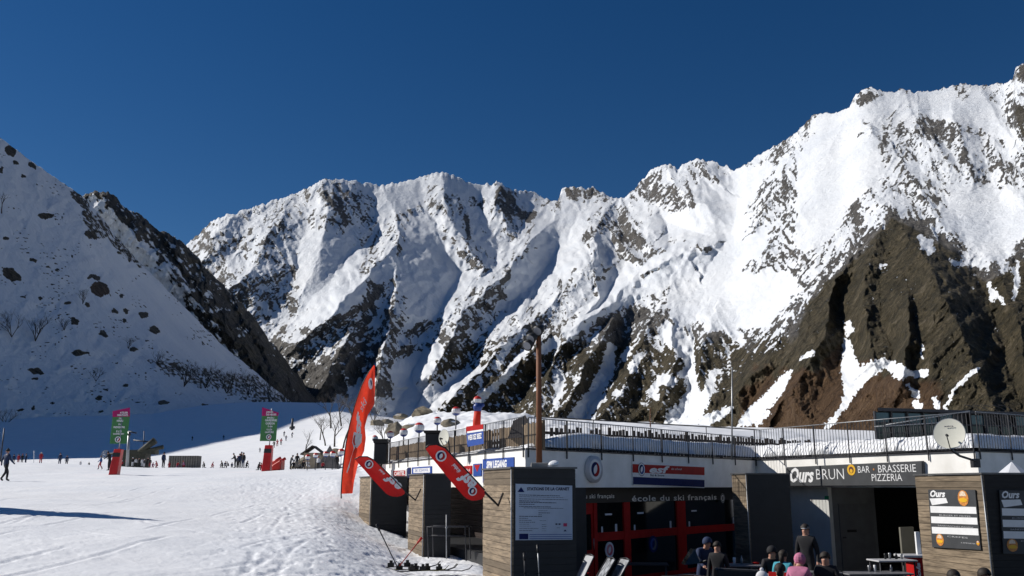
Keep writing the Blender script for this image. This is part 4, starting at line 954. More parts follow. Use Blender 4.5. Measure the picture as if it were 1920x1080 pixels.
# notice sheet
T = thing('notice_sheet', tuple(B1F.pt(*B1F.hit(1020, 1013, .02), .02)), 'pale blue notice sheet with black heading and blue footer on the dark booth', 'notice')
m = MB(); Q = [(967, 907), (1073, 910.5), (1073.5, 1012), (967, 1013)]; wquad(m, B1F, Q, .02, 0, .018); m.build('sheet', SHEET, T)
def q1(u, v): # bilinear in the sheet
    a, b, c, d_ = [Vector(q) for q in Q]; t = a.lerp(b, u); bo = d_.lerp(c, u); p = t.lerp(bo, v); return p.x, p.y
m = MB(); x0, y0 = q1(.20, .10); x1, _ = q1(.95, .1)
wtext(m, B1F, 'STATIONS DE LA CARNET', x0, x1, y0 - 4.5, y0 + 1.5, .024, 0, bold=.04)
rr = random.Random(4)
for v_, a_, b_, k_ in [(.195, .06, .78, 1), (.225, .06, .84, .6), (.265, .06, .92, .8), (.30, .06, .42, 1), (.325, .06, .72, 1.1), (.36, .06, .33, 1.1), (.40, .06, .62, .9), (.425, .14, .84, .7), (.47, .40, .56, .5), (.51, .40, .60, 1), (.545, .4, .46, .8),
    (.575, .06, .46, 1), (.61, .06, .22, .8), (.645, .06, .28, .8), (.65, .42, .54, .5), (.68, .06, .34, .8), (.715, .06, .24, .5), (.72, .46, .54, .5), (.75, .06, .26, .4), (.755, .46, .54, .5), (.79, .06, .4, .6), (.795, .46, .54, .4), (.83, .06, .30, .7), (.835, .46, .54, .4), (.78, .72, .78, .5)]:
    x = a_
    while x < b_:
        w2 = min(rr.uniform(.02, .07), b_ - x); h = .0055 * k_
        wquad(m, B1F, [q1(x, v_ - h), q1(x + w2, v_ - h), q1(x + w2, v_ + h), q1(x, v_ + h)], .0235, 0); x += w2 + .008
for (a_, b_, c_, d_, mi) in [(.06, .22, .885, .985, 1), (.24, .985, .895, .905, 2), (.24, .985, .935, .945, 2), (.24, .985, .970, .980, 2), (.70, .735, .70, .725, 0), (.755, .79, .70, .725, 0), (.84, .905, .695, .755, 3)]:
    wquad(m, B1F, [q1(a_, c_), q1(b_, c_), q1(b_, d_), q1(a_, d_)], .0235, mi)
P = [B1F.pt(*B1F.hit(*q1(a_, b_), .024), .024) for a_, b_ in ((.03, .145), (.155, .145), (.095, .055))]; m.add(P, [(0, 1, 2)], 1)
P = [B1F.pt(*B1F.hit(*q1(a_, b_), .024), .024) for a_, b_ in ((.84, .845), (.90, .845), (.87, .81))]; m.add(P, [(0, 1, 2)], 1)
m.build('print', [INK, NAVY, BLUE, mat('magenta_print', (.5, .03, .12), .5)], T)
# menu boards
def menu(W, Q, T, dim=False):
    def q(u, v):
        a, b, c, d_ = [Vector(p) for p in Q]; p = a.lerp(b, u).lerp(d_.lerp(c, u), v); return p.x, p.y
    m = MB(); wquad(m, W, Q, .045, 0, .02); m.build('board', CHAR, T)
    m = MB()
    for a_, b_ in ((.285, .40), (.465, .58), (.645, .76)): wquad(m, W, [q(.02, a_), q(.985, a_), q(.985, b_), q(.02, b_)], .049, 0)
    wquad(m, W, [q(.02, .155), (q(.37, .11)[0], q(.37, .14)[1]), q(.40, .225), q(.06, .27)], .049, 0)
    m.build('strips', WP, T)
    m = MB()
    def tx(s_, u0, u1, v0, v1, mi, **kw):
        x0, yb = q(u0, v1); x1, _ = q(u1, v1); _, yt = q(u0, v0); wtext(m, W, s_, x0, x1, yt, yb, .051, mi, **kw)
    tx('Ours', .04, .36, .01, .13, 0, shear=.3, bold=.04); tx('BURGER ET FRITES', .2, .85, .425, .450, 1); tx('SANDWICHES PANINI', .15, .88, .605, .63, 1); tx('CREPES', .33, .75, .785, .81, 1); tx('A EMPORTER', .60, .90, .885, .905, 1)
    m.parts('lettering', [WP, mat('faded_print', (.45, .45, .46), .6)], T)
    m = MB()
    for (u, v, r) in ((.73, .14, .155), (.17, .865, .12), (.955, .89, .045)):
        m.cut.append(len(m.f)); c = W.pt(*W.hit(*q(u, v), .051), .051); R_ = r * 1.02; up = Vector((0, 0, 1))
        m.disc(c, W.right(), up, 0, R_, 0, 18); m.disc(c + W.n * .003 + up * R_ * .25, W.right(), up, 0, R_ * .62, 1, 14, 0, math.pi)
        m.disc(c + W.n * .005 - up * R_ * .25, W.right() * 1.0, up * .35, 0, R_ * .8, 2, 14)
    m.parts('food_picture', [ORA, mat('cream_print', (.75, .6, .45), .5, .3, 30), YEL], T)
T = thing('menu_board', tuple(B5L.pt(*B5L.hit(1790, 1030, .05), .05)), 'grey menu board with three white strips and burger pictures on sunlit planks', 'menu board', 'menu boards on the right booth')
menu(B5L, [(1740, 918), (1828, 918.5), (1839, 1031), (1748, 1026)], T)
T = thing('menu_board', tuple(B5F.pt(*B5F.hit(1900, 1030, .05), .05)), 'grey menu board on the shaded face at the right edge', 'menu board', 'menu boards on the right booth')
menu(B5F, [(1874, 919), (1978, 921), (1984, 1040), (1882, 1038)], T)

# ------------------------------------------------------------------ lamp pole standing on the notice booth
pp = P3(1011, 872, 18.9); ptop = P3(1010, 614, 18.9)
T = thing('lamp_pole', (pp.x, pp.y, 3.02), 'tall rust brown pole with floodlights standing on top of the notice booth', 'lamp pole')
m = MB(); m.tube([(pp.x, pp.y, 3.02), (ptop.x, ptop.y, ptop.z)], [.062, .052], n=12); m.build('pole', RUSTP, T)
m = MB(); m.box((pp.x - .17, pp.y - .15, 3.026), (pp.x + .17, pp.y + .15, 3.12)); m.build('base_plate', CONC, T, .01)
for k, (dx, dz) in enumerate(((-.13, -.22), (-.20, -.36), (.02, -.05))):
    c = Vector((ptop.x + dx, ptop.y - .1, ptop.z + dz)); m = MB(); m.tube([c + Vector((.08, .1, .06)), c + Vector((0, 0, 0)), c + Vector((-.05, -.08, -.06))], [.05, .10, .12], n=12); fl = m.build('floodlight', DARK, T)
    m = MB(); nn = Vector((-.05, -.08, -.06)).normalized(); a_ = nn.orthogonal().normalized(); m.disc(c + Vector((-.05, -.08, -.06)) + nn * .004, a_, nn.cross(a_), 0, .09, 0, 12); m.build('lens', mat('lamp_glass', (.3, .3, .32), .2), fl)
m = MB(); m.tube([(ptop.x, ptop.y, ptop.z - .1), (ptop.x - .15, ptop.y - .05, ptop.z - .2), (ptop.x - .24, ptop.y - .08, ptop.z - .4)], .018); m.build('bracket', DARK, T)
m = MB(); rr = random.Random(3)
c = P3(1037, 878, 18.6); prof = [(0, -.18, 3.03), (.0, .18, 3.03)]
V_ = [(c.x - .16, c.y - .12, 3.028), (c.x + .16, c.y - .12, 3.028), (c.x + .15, c.y + .14, 3.028), (c.x - .15, c.y + .14, 3.028), (c.x - .10, c.y - .06, 3.11), (c.x + .14, c.y - .05, 3.16), (c.x + .12, c.y + .06, 3.19), (c.x - .04, c.y + .05, 3.22)]
m.hexa(V_); solo(m, 'snow_lump', SNOW, (c.x, c.y, 3.028), 'small bright lump of snow on top of the notice booth', 'snow lump')
_o = bpy.data.objects['snow_lump']; b_ = _o.modifiers.new('sub', 'SUBSURF'); b_.levels = b_.render_levels = 2
# thin mast on the terrace and red stake beyond
for px, pt_, pb, Y, mt, lab in ((1372.5, 690, 862, 30.2, LGREY, 'thin pale mast rising from the ski school roof edge'), (1219, 766, 800, 60, RUSTP, 'short reddish stake in the snow beyond the railing')):
    a_ = P3(px, pb, Y); b_ = P3(px, pt_, Y); m = MB(); m.tube([a_, b_], [.03, .018], n=6); m.ball(b_, .03, n=6, m=4); solo(m, 'mast', mt, tuple(a_), lab, 'mast')
# satellite dishes
def dish(px, py, Y, r, face, lab, W=None):
    c = P3(px, py, Y); f = Vector(face).normalized(); a_ = Vector((0, 0, 1)).cross(f).normalized(); b_ = f.cross(a_)
    T = thing('satellite_dish', tuple(c - Vector((0, 0, r))), lab, 'satellite dish', 'satellite dishes')
    m = MB(); N = 28; vs = [c - f * .10 * r]; fs = []
    for k in range(1, 6):
        q = k / 5
        for j in range(N):
            an = 2 * math.pi * j / N; vs.append(c + (a_ * math.cos(an) + b_ * math.sin(an)) * r * q - f * (.10 * r * (1 - q * q)))
    for j in range(N): fs.append((0, 1 + j, 1 + (j + 1) % N))
    for k in range(4):
        for j in range(N): fs.append((1 + k * N + j, 1 + k * N + (j + 1) % N, 1 + (k + 1) * N + (j + 1) % N, 1 + (k + 1) * N + j)[::-1])
    m.add(vs, fs, 0, True); vs2 = [v - f * .015 for v in vs]; m.add(vs2, [q[::-1] for q in fs], 0, True)
    m.disc(c, a_, b_, r * .985, r * 1.02, 1, 28); D_ = m.build('reflector', [mat('cream_dish', (.66, .65, .56), .5, .08, 2), LGREY], T)
    m = MB(); e = c + f * r * .62 - b_ * r * .05 + Vector((0, 0, -.15 * r)); m.tube([c - b_ * r * .98, e], .012); m.tube([e, e - f * .10], [.03, .022], n=8); m.build('feed_arm', IRON, T)
    return T, c, f, a_, b_
T, c, f, a_, b_ = dish(1780, 813, 20.9, .345, (-.72, -.80, .14), 'large cream satellite dish in front of the right railing')
m = MB(); k_ = c - f * .12; e_ = P3(1832, 864, 22.2); m.tube([k_, k_ + Vector((.02, .1, -.35)), P3(1800, 855, 21.6), P3(1822, 862, 22.0), e_], [.03, .03, .028, .028, .028], n=6); m.box((e_.x - .12, e_.y - .05, e_.z - .16), (e_.x + .05, e_.y + .1, e_.z + .05)); m.build('bracket', IRON, T)
m = MB(); put_text(m, 'astra', c + f * .006 + a_ * -.10 * (1 if a_.x > 0 else -1) + b_ * .15, a_ * .20 * (1 if a_.x > 0 else -1), b_ * .035, 0, bold=.03); m.parts('lettering', INK, T)
T, c, f, a_, b_ = dish(832, 820, 27.2, .235, (-.75, -.7, .05), 'smaller white round dish beside the black box on the left railing')
m = MB(); m.tube([c - f * .06, c - f * .2 + Vector((0, 0, -.1)), c - f * .25 + Vector((0, 0, -.55))], .02); m.build('bracket', IRON, T)
# black boxes (loudspeakers) on the left railing
for (x0, x1, y0, y1, Y, lab) in ((701, 726, 823, 870, 36.2, 'tall black cabinet at the far left end of the terrace'), (797, 824, 807, 838, 29.3, 'black box on the railing left of the small dish')):
    a_ = P3(x0, y1, Y); b_ = P3(x1, y0, Y); w_ = b_.x - a_.x; h = b_.z - a_.z
    T = thing('loudspeaker', (a_.x, a_.y, a_.z), lab, 'loudspeaker', 'black cabinets on the terrace')
    m = MB(); m.box((a_.x, a_.y, a_.z), (b_.x, a_.y + .45, b_.z - h * .18)); m.build('cabinet', DARK, T, .015)
    m = MB(); m.hexa([(a_.x - .03, a_.y - .03, b_.z - h * .17), (b_.x + .03, a_.y - .03, b_.z - h * .17), (b_.x + .03, a_.y + .48, b_.z - h * .17), (a_.x - .03, a_.y + .48, b_.z - h * .17), (a_.x - .08, a_.y - .06, b_.z), (b_.x + .03, a_.y - .06, b_.z), (b_.x + .03, a_.y + .5, b_.z), (a_.x - .08, a_.y + .5, b_.z)]); m.build('hood', BLACK, T)
    m = MB(); m.tube([(a_.x + w_ / 2, a_.y + .3, a_.z), (a_.x + w_ / 2, a_.y + .3, a_.z - .35)], .03); m.build('stand', IRON, T)
# brown board fence behind the left railing
def board_fence():
    s0, s1 = .2, sL - 1.2; T = thing('board_fence', tuple(WL.pt(s0, ZT, -.5)), 'brown upright board fence on the terrace behind the left railing', 'fence')
    m = MB(); s = s0; rr = random.Random(9); k = 0
    sa, _ = WL.hit(942, 830, -.5); sb, _ = WL.hit(906, 830, -.5)
    while s < s1:
        gap = .11 if sa < s < sb else .012
        m.wbox(WL, s, s + .13, ZT + .06, ZT + .70 + rr.uniform(-.02, .02), -.5, -.47); s += .13 + gap
    m.build('boards', BROWNW, T); m = MB(); m.wbox(WL, s0, s1, ZT + .28, ZT + .36, -.53, -.503); m.wbox(WL, s0, s1, ZT + .52, ZT + .60, -.53, -.503); m.build('cross_rails', BROWNW, T)
    for i in range(9):
        s = s0 + (s1 - s0) * i / 8; m = MB(); m.wbox(WL, s - .04, s + .04, ZT, ZT + .74, -.60, -.533); m.build('post', BROWNW, T)
board_fence()
# dark tarpaulin wedge
q = [P3(x, y, Y) for x, y, Y in ((952, 822, 24.2), (1004, 819, 24.0), (1006, 818, 25.4), (955, 820, 25.6), (962, 790, 24.4), (985, 778, 24.4), (985, 778, 25.2), (962, 789, 25.4))]
m = MB(); m.hexa(q); solo(m, 'covered_stack', mat('dark_tarpaulin', (.05, .042, .042), .7, .3, 2, .4, .03), tuple(q[0]), 'dark wedge shaped tarpaulin cover at the corner of the terrace', 'cover')
# picket fence behind the terrace
pa = P3(975, 803, 29.0); pb = P3(1520, 834, 40.0); WP_ = Wall((pa.x, pa.y), (pb.x, pb.y)); zt0 = pa.z + .10
T = thing('picket_fence', (pa.x, pa.y, pa.z - .75), 'low dark picket fence standing in snow behind the middle railing', 'fence')
DKW = mat('dark_picket_wood', (.045, .032, .024), .85, .5, 4, .3, .01, island=.5)
m = MB(); rr = random.Random(5); s = 0
while s < WP_.L:
    h = rr.uniform(-.05, .05); w_ = rr.uniform(.08, .13)
    if rr.random() > .06: m.wbox(WP_, s, s + w_, zt0 - .8, zt0 + h, 0, .03)
    s += w_ + rr.uniform(.04, .12)
m.build('pickets', DKW, T)
m = MB(); m.wbox(WP_, 0, WP_.L, zt0 - .24, zt0 - .15, -.04, -.003); m.wbox(WP_, 0, WP_.L, zt0 - .62, zt0 - .53, -.04, -.003); m.build('rails', DKW, T)
n = 8
for i in range(n + 1): m = MB(); s = WP_.L * i / n; m.wbox(WP_, s - .05, s + .05, zt0 - .9, zt0 + .10, -.12, -.043); m.build('post', DKW, T)
# far handrail on the snow
pa = P3(1002, 781, 62); pb = P3(1425, 806, 66)
T = thing('far_handrail', (pa.x, pa.y, pa.z - 1), 'thin black handrail along the top of the snow beyond the picket fence', 'handrail')
m = MB(); m.tube([pa, pb], .045); m.build('rail', BLACK, T)
for i in range(5):
    p = pa.lerp(pb, i / 4); m = MB(); m.tube([p, p - Vector((0, 0, 1.2))], .03); m.build('post', BLACK, T)
# dark pavilion top right
def pavilion():
    a_ = P3(1645, 828, 31); b_ = P3(1990, 828, 33.5); W = Wall((a_.x, a_.y), (b_.x, b_.y)); z0 = a_.z - .5; _, z1 = W.hit(1650, 766)
    T = thing('glazed_pavilion', (a_.x, a_.y, z0), 'dark steel and glass pavilion behind the right railing', 'pavilion')
    f0, f1 = W.pt(0, 0, -.1), W.pt(W.L, 0, -.1); m = MB(); m.prism([(f0.x, f0.y), (f1.x, f1.y), (f1.x * 1.14, f1.y * 1.14), (f0.x * 1.14, f0.y * 1.14)], z0, z1 - .1); m.build('body', BLACK, T)
    g0, g1 = W.pt(-.12, 0, .3), W.pt(W.L + .15, 0, .3); m = MB(); m.prism([(g0.x, g0.y), (g1.x, g1.y), (g1.x * 1.16, g1.y * 1.16), (g0.x * 1.16, g0.y * 1.16)], z1 - .09, z1 + .0); m.build('roof', IRON, T)
    n = 12; hs_ = [z0, z0 + .45, (z0 + z1) / 2, z1 - .48, z1 - .12]
    for i in range(n + 1):
        s = W.L * i / n; m = MB(); m.wbox(W, s - .03, s + .03, z0, z1 - .092, -.06, .02); m.build('column', IRON, T)
    m = MB()
    for h in hs_[1:4]: m.wbox(W, .0, W.L, h - .02, h + .02, -.055, .012)
    m.build('transoms', IRON, T)
    for i in range(n):
        s0 = W.L * i / n + .04; s1 = W.L * (i + 1) / n - .04; m = MB(); m.wbox(W, s0, s1, hs_[3] + .03, z1 - .13, -.09, -.05)
        if i < 5 or i % 3 == 0: m.build('upper_window', GLASSB, T)
        m = MB(); m.wbox(W, s0, s1, z0, hs_[3] - .03, -.09, -.06); m.build('lower_window', GLASS, T)
    # stair railings in front
    for k, (xa, ya, xb, yb) in enumerate(((1660, 797, 1818, 770), (1818, 772, 1818, 800), (1640, 800, 1800, 790))):
        p = P3(xa, ya, 28.5); q_ = P3(xb, yb, 28.5)
        if k == 1: continue
        TT = thing('stair_railing', tuple(p), ('upper' if k == 0 else 'lower') + ' slanting steel railing in front of the dark pavilion', 'railing', 'stair railings by the pavilion')
        m = MB(); m.tube([p, q_], .02); m.build('handrail', LGREY, TT)
        m = MB(); N = 20
        for i in range(N + 1): r_ = p.lerp(q_, i / N); m.tube([r_, Vector((r_.x, r_.y, ZT + .3))], .008, n=4)
        m.build('balusters', IRON, TT)
    # curved arch hoops
    for i in range(5):
        c_ = P3(1860 + i * 16, 838, 27.5); pts = [c_ + Vector((-.7 + .16 * j, 0, 1.25 * math.sin(math.pi * (.5 + .5 * j / 8)) ** .8)) for j in range(9)]
        m = MB(); m.tube(pts, .009, n=5); o = solo(m, 'hoop', IRON, tuple(pts[-1]), 'bent steel hoop leaning on the right railing', 'hoop', 'bent hoops behind the right railing')
        o['label'] = ['leftmost', 'second', 'middle', 'fourth', 'rightmost'][i] + ' bent steel hoop before the dark pavilion at the right edge'
pavilion()
# parasol tips peeking up at the right
c_ = P3(1897, 866, 21.5)
T = thing('closed_parasol', (c_.x, c_.y, 2.6), 'pale blue white pointed canopy top above the right booth', 'parasol')
m = MB(); m.tube([c_ + Vector((0, 0, -.28)), c_], [.36, .01], n=8, smooth=False); m.build('canopy', mat('pale_canvas', (.62, .64, .68), .7, .1), T)
m = MB(); m.tube([c_ + Vector((0, 0, -2.4)), c_ + Vector((0, 0, -.1))], .025); m.build('pole', LGREY, T)

# ================================================================== flags and sign pylons
def feather_flag():
    Y = 38.0
    L = [(640, 926), (641, 900), (644, 870), (648, 840), (653, 810), (660, 780), (668, 752), (678, 724), (690, 700), (701, 684)]
    R = [(661, 925), (664, 902), (671, 872), (683, 845), (686, 822), (684, 800), (690, 778), (702, 758), (703, 722), (703, 686)]
    base = P3(640, 930, Y)
    T = thing('feather_flag', tuple(base), 'tall orange red feather flag with white print leaning over the snow bank', 'flag')
    def side(P, t): return np.interp(t, np.linspace(0, 1, len(P)), [p[0] for p in P]), np.interp(t, np.linspace(0, 1, len(P)), [p[1] for p in P])
    def surf(u, t, off=0):
        a = side(L, t); b = side(R, t); px = a[0] + (b[0] - a[0]) * u; py = a[1] + (b[1] - a[1]) * u
        wv = .16 * math.sin(u * 5.5 + t * 7) * u + .07 * math.sin(t * 21 + u * 9) * u + .25 * u
        return P3(px, py, Y + wv + off)
    m = MB(); NU, NT = 16, 60; vs = [surf(i / NU, j / NT) for j in range(NT + 1) for i in range(NU + 1)]
    fs = [(j * (NU + 1) + i, j * (NU + 1) + i + 1, (j + 1) * (NU + 1) + i + 1, (j + 1) * (NU + 1) + i) for j in range(NT) for i in range(NU)]
    m.add(vs, fs, 0, True); m.build('cloth', ORF, T)
    m = MB(); m.tube([base - Vector((0, 0, .1))] + [surf(-.02, j / 14) for j in range(15)], [.03] + [.025 - .012 * j / 14 for j in range(15)], n=6); m.build('pole', BLACK, T)
    m = MB()
    def word(txt, u0, u1, t0, t1, bold=.03, shear=.2):   # reads upwards
        vs, fs = glyphs(txt, shear, bold); m.add([surf(u1 - (u1 - u0) * b, t0 + (t1 - t0) * a, -.02) for a, b in vs], fs, 0)
    word('esf', .28, .72, .36, .62, .05); word('ski', .30, .62, .64, .74, .02)
    m.parts('lettering', WP, T)
    m = MB(); N = 10   # white wedge and roundel
    poly = [(.30, .46), (.78, .47), (.80, .40), (.62, .35), (.34, .16), (.28, .17), (.44, .34), (.30, .38)]
    m.add([surf(u, t, -.018) for u, t in poly], [tuple(range(8))], 0)
    m.cut.append(len(m.f)); vs = [surf(.5 + .22 * math.cos(a), .86 + .035 * math.sin(a), -.02) for a in np.linspace(0, 2 * math.pi, 16)[:-1]]; m.add(vs, [tuple(range(15))], 0)
    vs = [surf(.5 + .12 * math.cos(a), .862 + .02 * math.sin(a), -.028) for a in np.linspace(0, 2 * math.pi, 12)[:-1]]; m.add(vs, [tuple(range(11))], 1)
    m.parts('print', [WP, NAVY], T)
feather_flag()
def tilted_flag(outline, Y, axis, lab, txt, logo, pole, brk, small=''):
    """surfboard shaped flag: outline in photo px, thin cloth with a little belly"""
    P = [P3(x, y, Y) for x, y in outline]; c = sum(P, Vector()) / len(P)
    T = thing('tilted_flag', tuple(c), lab, 'flag', 'tilted red flags on booth brackets')
    m = MB(); n = len(P); rings = 5; vs = []; fs = []
    for k in range(rings):
        q = 1 - k / rings
        for p in P: vs.append(c + (p - c) * q + Vector((0, .07 * (1 - q * q) , 0)))
    vs.append(c + Vector((0, .07, 0)))
    for k in range(rings - 1):
        for i in range(n): fs.append((k * n + i, k * n + (i + 1) % n, (k + 1) * n + (i + 1) % n, (k + 1) * n + i))
    for i in range(n): fs.append(((rings - 1) * n + i, (rings - 1) * n + (i + 1) % n, rings * n))
    m.add(vs, fs, 0, True); m.build('cloth', REDF, T)
    m = MB(); m.tube([P3(x, y, Y - .01) for x, y in pole], .016, n=6); m.build('pole', BLACK, T)
    m = MB(); m.tube([P3(x, y, yy) for x, y, yy in brk], .022, n=6); m.build('bracket', BLACK, T)
    (x0, y0), (x1, y1) = axis; A = P3(x0, y0, Y - .015); B = P3(x1, y1, Y - .015); u = (B - A).normalized(); v = Vector((0, -1, 0)).cross(u); v = -v if v.dot(Vector((-.7, 0, -.7))) < 0 else v
    m = MB()
    for t_, a0, a1, hh in txt:
        vs, fs = glyphs(t_, .2, .04); L_ = (B - A).length
        m.add([A + u * L_ * (a0 + (a1 - a0) * p) + v * hh * (q - .5) for p, q in vs], fs, 0)
    m.parts('lettering', WP, T)
    m = MB()
    for (lx, ly, r) in logo: swirl(m, P3(lx, ly, Y - .02), (1, 0, 0), (0, 0, 1), Vector((0, -1, 0)), r, 0, 1, 2, 0)
    m.build('badge', [WP, NAVY, RED], T)
tilted_flag([(665.5, 861), (669, 858), (674, 856.5), (681, 856), (689, 856.8), (697, 860), (704, 865), (718, 879), (732, 893), (746, 907), (757, 918), (759.5, 922), (758, 926.5), (753, 929.5), (745, 931.5), (737, 931), (730, 929), (724, 925.5), (712, 913), (698, 898), (684, 882), (673, 870)], 25.9,
            ((752, 920), (705, 874)), 'smaller tilted red flag with white letters reaching from the middle booth', [('esf', .05, .60, .27), ('ski school', .66, .86, .07)], [(692, 870.5, .12)], [(665.5, 861), (674, 856.3), (689, 856.2), (704, 864), (732, 892), (759, 920)], [(759, 921, 25.9), (779, 938, 26.1), (789, 917, 26.4)])
tilted_flag([(797, 840.5), (802, 836), (809, 834), (818, 833.8), (827, 836), (835, 841), (850, 857), (866, 874), (882, 891), (897, 907), (908, 919), (910, 925), (908, 931), (903, 936), (893, 938.5), (884, 938.5), (876, 935.5), (869, 930), (856, 915), (840, 896), (824, 876), (810, 859)], 17.6,
            ((897, 927), (845, 866)), 'larger tilted red flag with round badge reaching from the notice booth', [('esf', .20, .62, .27), ('ski school', .68, .92, .08)], [(827, 855, .105), (886, 921, .085)], [(797, 840.5), (804, 834.5), (818, 833), (835, 840), (866, 873), (909, 919)], [(909, 923, 17.6), (934, 948, 17.9), (943, 925, 18.3)])

def banner_pylon(px, py, Y, tilt, outline, lab, zrows):
    base = P3(px, py, Y); base.z = ground_z(base.x, base.y) - .03
    T = thing('banner_pylon', tuple(base), lab, 'pylon sign', 'green and pink banner pylons')
    k = Y / 1700 * 1.02
    m = MB(); h = 47 * k; w_ = 7.6 * k; t_ = tilt * k
    m.hexa([base + Vector(v) for v in ((-w_, -w_, 0), (w_, -w_, 0), (w_, w_, 0), (-w_, w_, 0), (-w_ * .85 + t_, -w_ * .85, h), (w_ * .85 + t_, -w_ * .85, h), (w_ * .85 + t_, w_ * .85, h), (-w_ * .85 + t_, w_ * .85, h))]); m.build('padded_base', mat('red_vinyl', (.50, .012, .014), .35, .25, 1.2, .5, .05), T, .04)
    m = MB(); tq = h * .70; m.hexa([base + Vector(v) for v in ((-w_ * .9 + t_ * .7, -w_ * .925, tq), (w_ * .9 + t_ * .7, -w_ * .925, tq), (w_ * .9 + t_ * .7, -w_ * .9, tq), (-w_ * .9 + t_ * .7, -w_ * .9, tq), (-w_ * .88 + t_ * .86, -w_ * .91, h * .86), (w_ * .88 + t_ * .86, -w_ * .91, h * .86), (w_ * .88 + t_ * .86, -w_ * .88, h * .86), (-w_ * .88 + t_ * .86, -w_ * .88, h * .86))]); m.build('strap', DARK, T)
    top = base + Vector((t_, 0, h)); P = [P3(x, y, Y) for x, y in outline]
    m = MB(); m.tube([top - Vector((0, 0, .2)), Vector((top.x + .02, Y, (P[3].z + P[4].z) / 2 + .3)), Vector((top.x + .03, Y + .03, P[0].z - .1))], .045, n=8); m.build('pole', LGREY, T)
    # outline: tl, tr, split right, br, bl, split left
    m = MB(); m.add(P[2:6], [(0, 1, 2, 3)], 0); m.add([p + Vector((0, .02, 0)) for p in P[2:6]], [(3, 2, 1, 0)], 0); m.build('green_cloth', mat('green_banner_cloth', (.075, .235, .085), .7, .12, 2, .2, trans=.2), T)
    m = MB(); q = [P[0], P[1], P[2], P[5]]; m.add(q, [(0, 1, 2, 3)][::-1], 0); m.add([p + Vector((0, .02, 0)) for p in q], [(0, 1, 2, 3)], 0); m.build('pink_cloth', mat('pink_banner_cloth', (.42, .012, .14), .7, .12, 2, .2, trans=.2), T)
    m = MB()
    for (s_, x0, x1, yt, yb) in zrows:
        a = P3(x0, yb, Y - .03); b = P3(x1, yb, Y - .03); c = P3(x0, yt, Y - .03); put_text(m, s_, a, b - a, c - a, 0, bold=.03)
    m.parts('lettering', WP, T)
    return T, P
rows1 = [('ATELIER', 225, 240, 772, 775.5), ('DEBUTANTS', 220, 240, 776.5, 780), ('DE', 223, 228, 783, 786), ('NIVEAU', 219, 231, 787, 791), ('DU', 222, 227, 794, 797), ('PREMIER PAS', 213, 234, 799, 803), ('8 h 30', 218, 228, 806.5, 811), ('RASSEMBLEMENT', 212, 233, 812, 815)]
T, P = banner_pylon(213.5, 896, 71, 4.5, [(211, 771), (243.5, 764), (243.5, 781), (237, 832), (205.5, 832), (211, 782)], 'left banner pylon, pink top rising to the right over green cloth on a red base', rows1)
m = MB(); c = P3(221, 824, 70.9); swirl(m, c, (1, 0, 0), (0, 0, 1), Vector((0, -1, 0)), .23, 0, 2, 1); m.build('badge', [WP, RED, NAVY], T)
rows2 = [('JARDIN', 499, 512, 771, 775), ('DES NEIGES', 499, 518, 775.5, 779), ('PIOU', 501, 514, 782, 785), ('GARDERIE', 497, 519, 786, 790), ('OURSON', 498, 515, 792, 796), ('5 ans', 502, 511, 797.5, 801), ('FLOCON', 500, 510, 804, 807), ('1ere ETOILE', 497, 513, 808, 812)]
T, P = banner_pylon(499.5, 887, 76.5, 2.5, [(491.5, 763.5), (523, 774), (521, 780), (517.5, 827), (487, 827), (491, 780)], 'right banner pylon, pink top falling to the right over green cloth on a red base', rows2)
m = MB(); c = P3(504, 819.5, 76.4); swirl(m, c, (1, 0, 0), (0, 0, 1), Vector((0, -1, 0)), .22, 0, 2, 1); m.build('badge', [WP, RED, NAVY], T)

# red, white and blue balls on posts
BW = mat('ball_white', (.70, .70, .70), .4, .06, 3, .05); BR = mat('ball_red', (.55, .03, .02), .4, .1, 3, .05); BB = mat('ball_blue', (.02, .05, .22), .4, .1, 3, .05)
balls = [(703, 822, 36.5, 6), (732, 815, 38, 7), (757, 811, 37, 8), (786, 802, 35, 10), (820, 789, 36, 8), (855, 771, 38, 8.5)]
bl = ['dull red topped ball just above the tall black cabinet', 'ball with small red cap between the black cabinet and the grey boulder', 'ball with broad white middle and dark blue underside, third from the tall black cabinet', 'largest striped ball, just left of the black box on the railing', 'striped ball on a post above the small white dish', 'highest striped ball with bright blue underside, left of the orange inflatable column']
for (px, py, Y, r), lab in zip(balls, bl):
    c = P3(px, py, Y); R_ = r * Y / 1700; T = thing('ball_post', (c.x, c.y, c.z - 1.6), lab, 'post', 'striped balls on posts along the terrace')
    m = MB(); m.ball(c, R_, n=14, m=9, mis=[1, 1, 1, 0, 0, 0, 2, 2, 2]); m.build('ball', [BW, BR, BB], T)
    m = MB(); m.tube([(c.x, c.y, c.z - 1.6), c - Vector((0, 0, R_ * .9))], .03); m.build('pole', IRON, T)
for i, (px, py, r) in enumerate(((577, 857, 5), (592, 854, 5), (611, 851.5, 5.5), (624, 851.5, 6), (640, 848, 7))):
    Y = 74 + i; c = P3(px, py, Y); R_ = r * Y / 1700; zb = ground_z(c.x, c.y); T = thing('ball_post', (c.x, c.y, zb - .05), ['first', 'second', 'third', 'fourth', 'last'][i] + ' small striped ball counted towards the tall flag, on a thin post in the snow', 'post', 'small striped balls left of the tall flag')
    m = MB(); m.ball(c, R_, n=10, m=7, mis=[1, 1, 1, 0, 0, 2, 2]); m.build('ball', [BW, BR, BB], T)
    m = MB(); m.tube([(c.x, c.y, zb - .05), c], .035); m.build('pole', IRON, T)
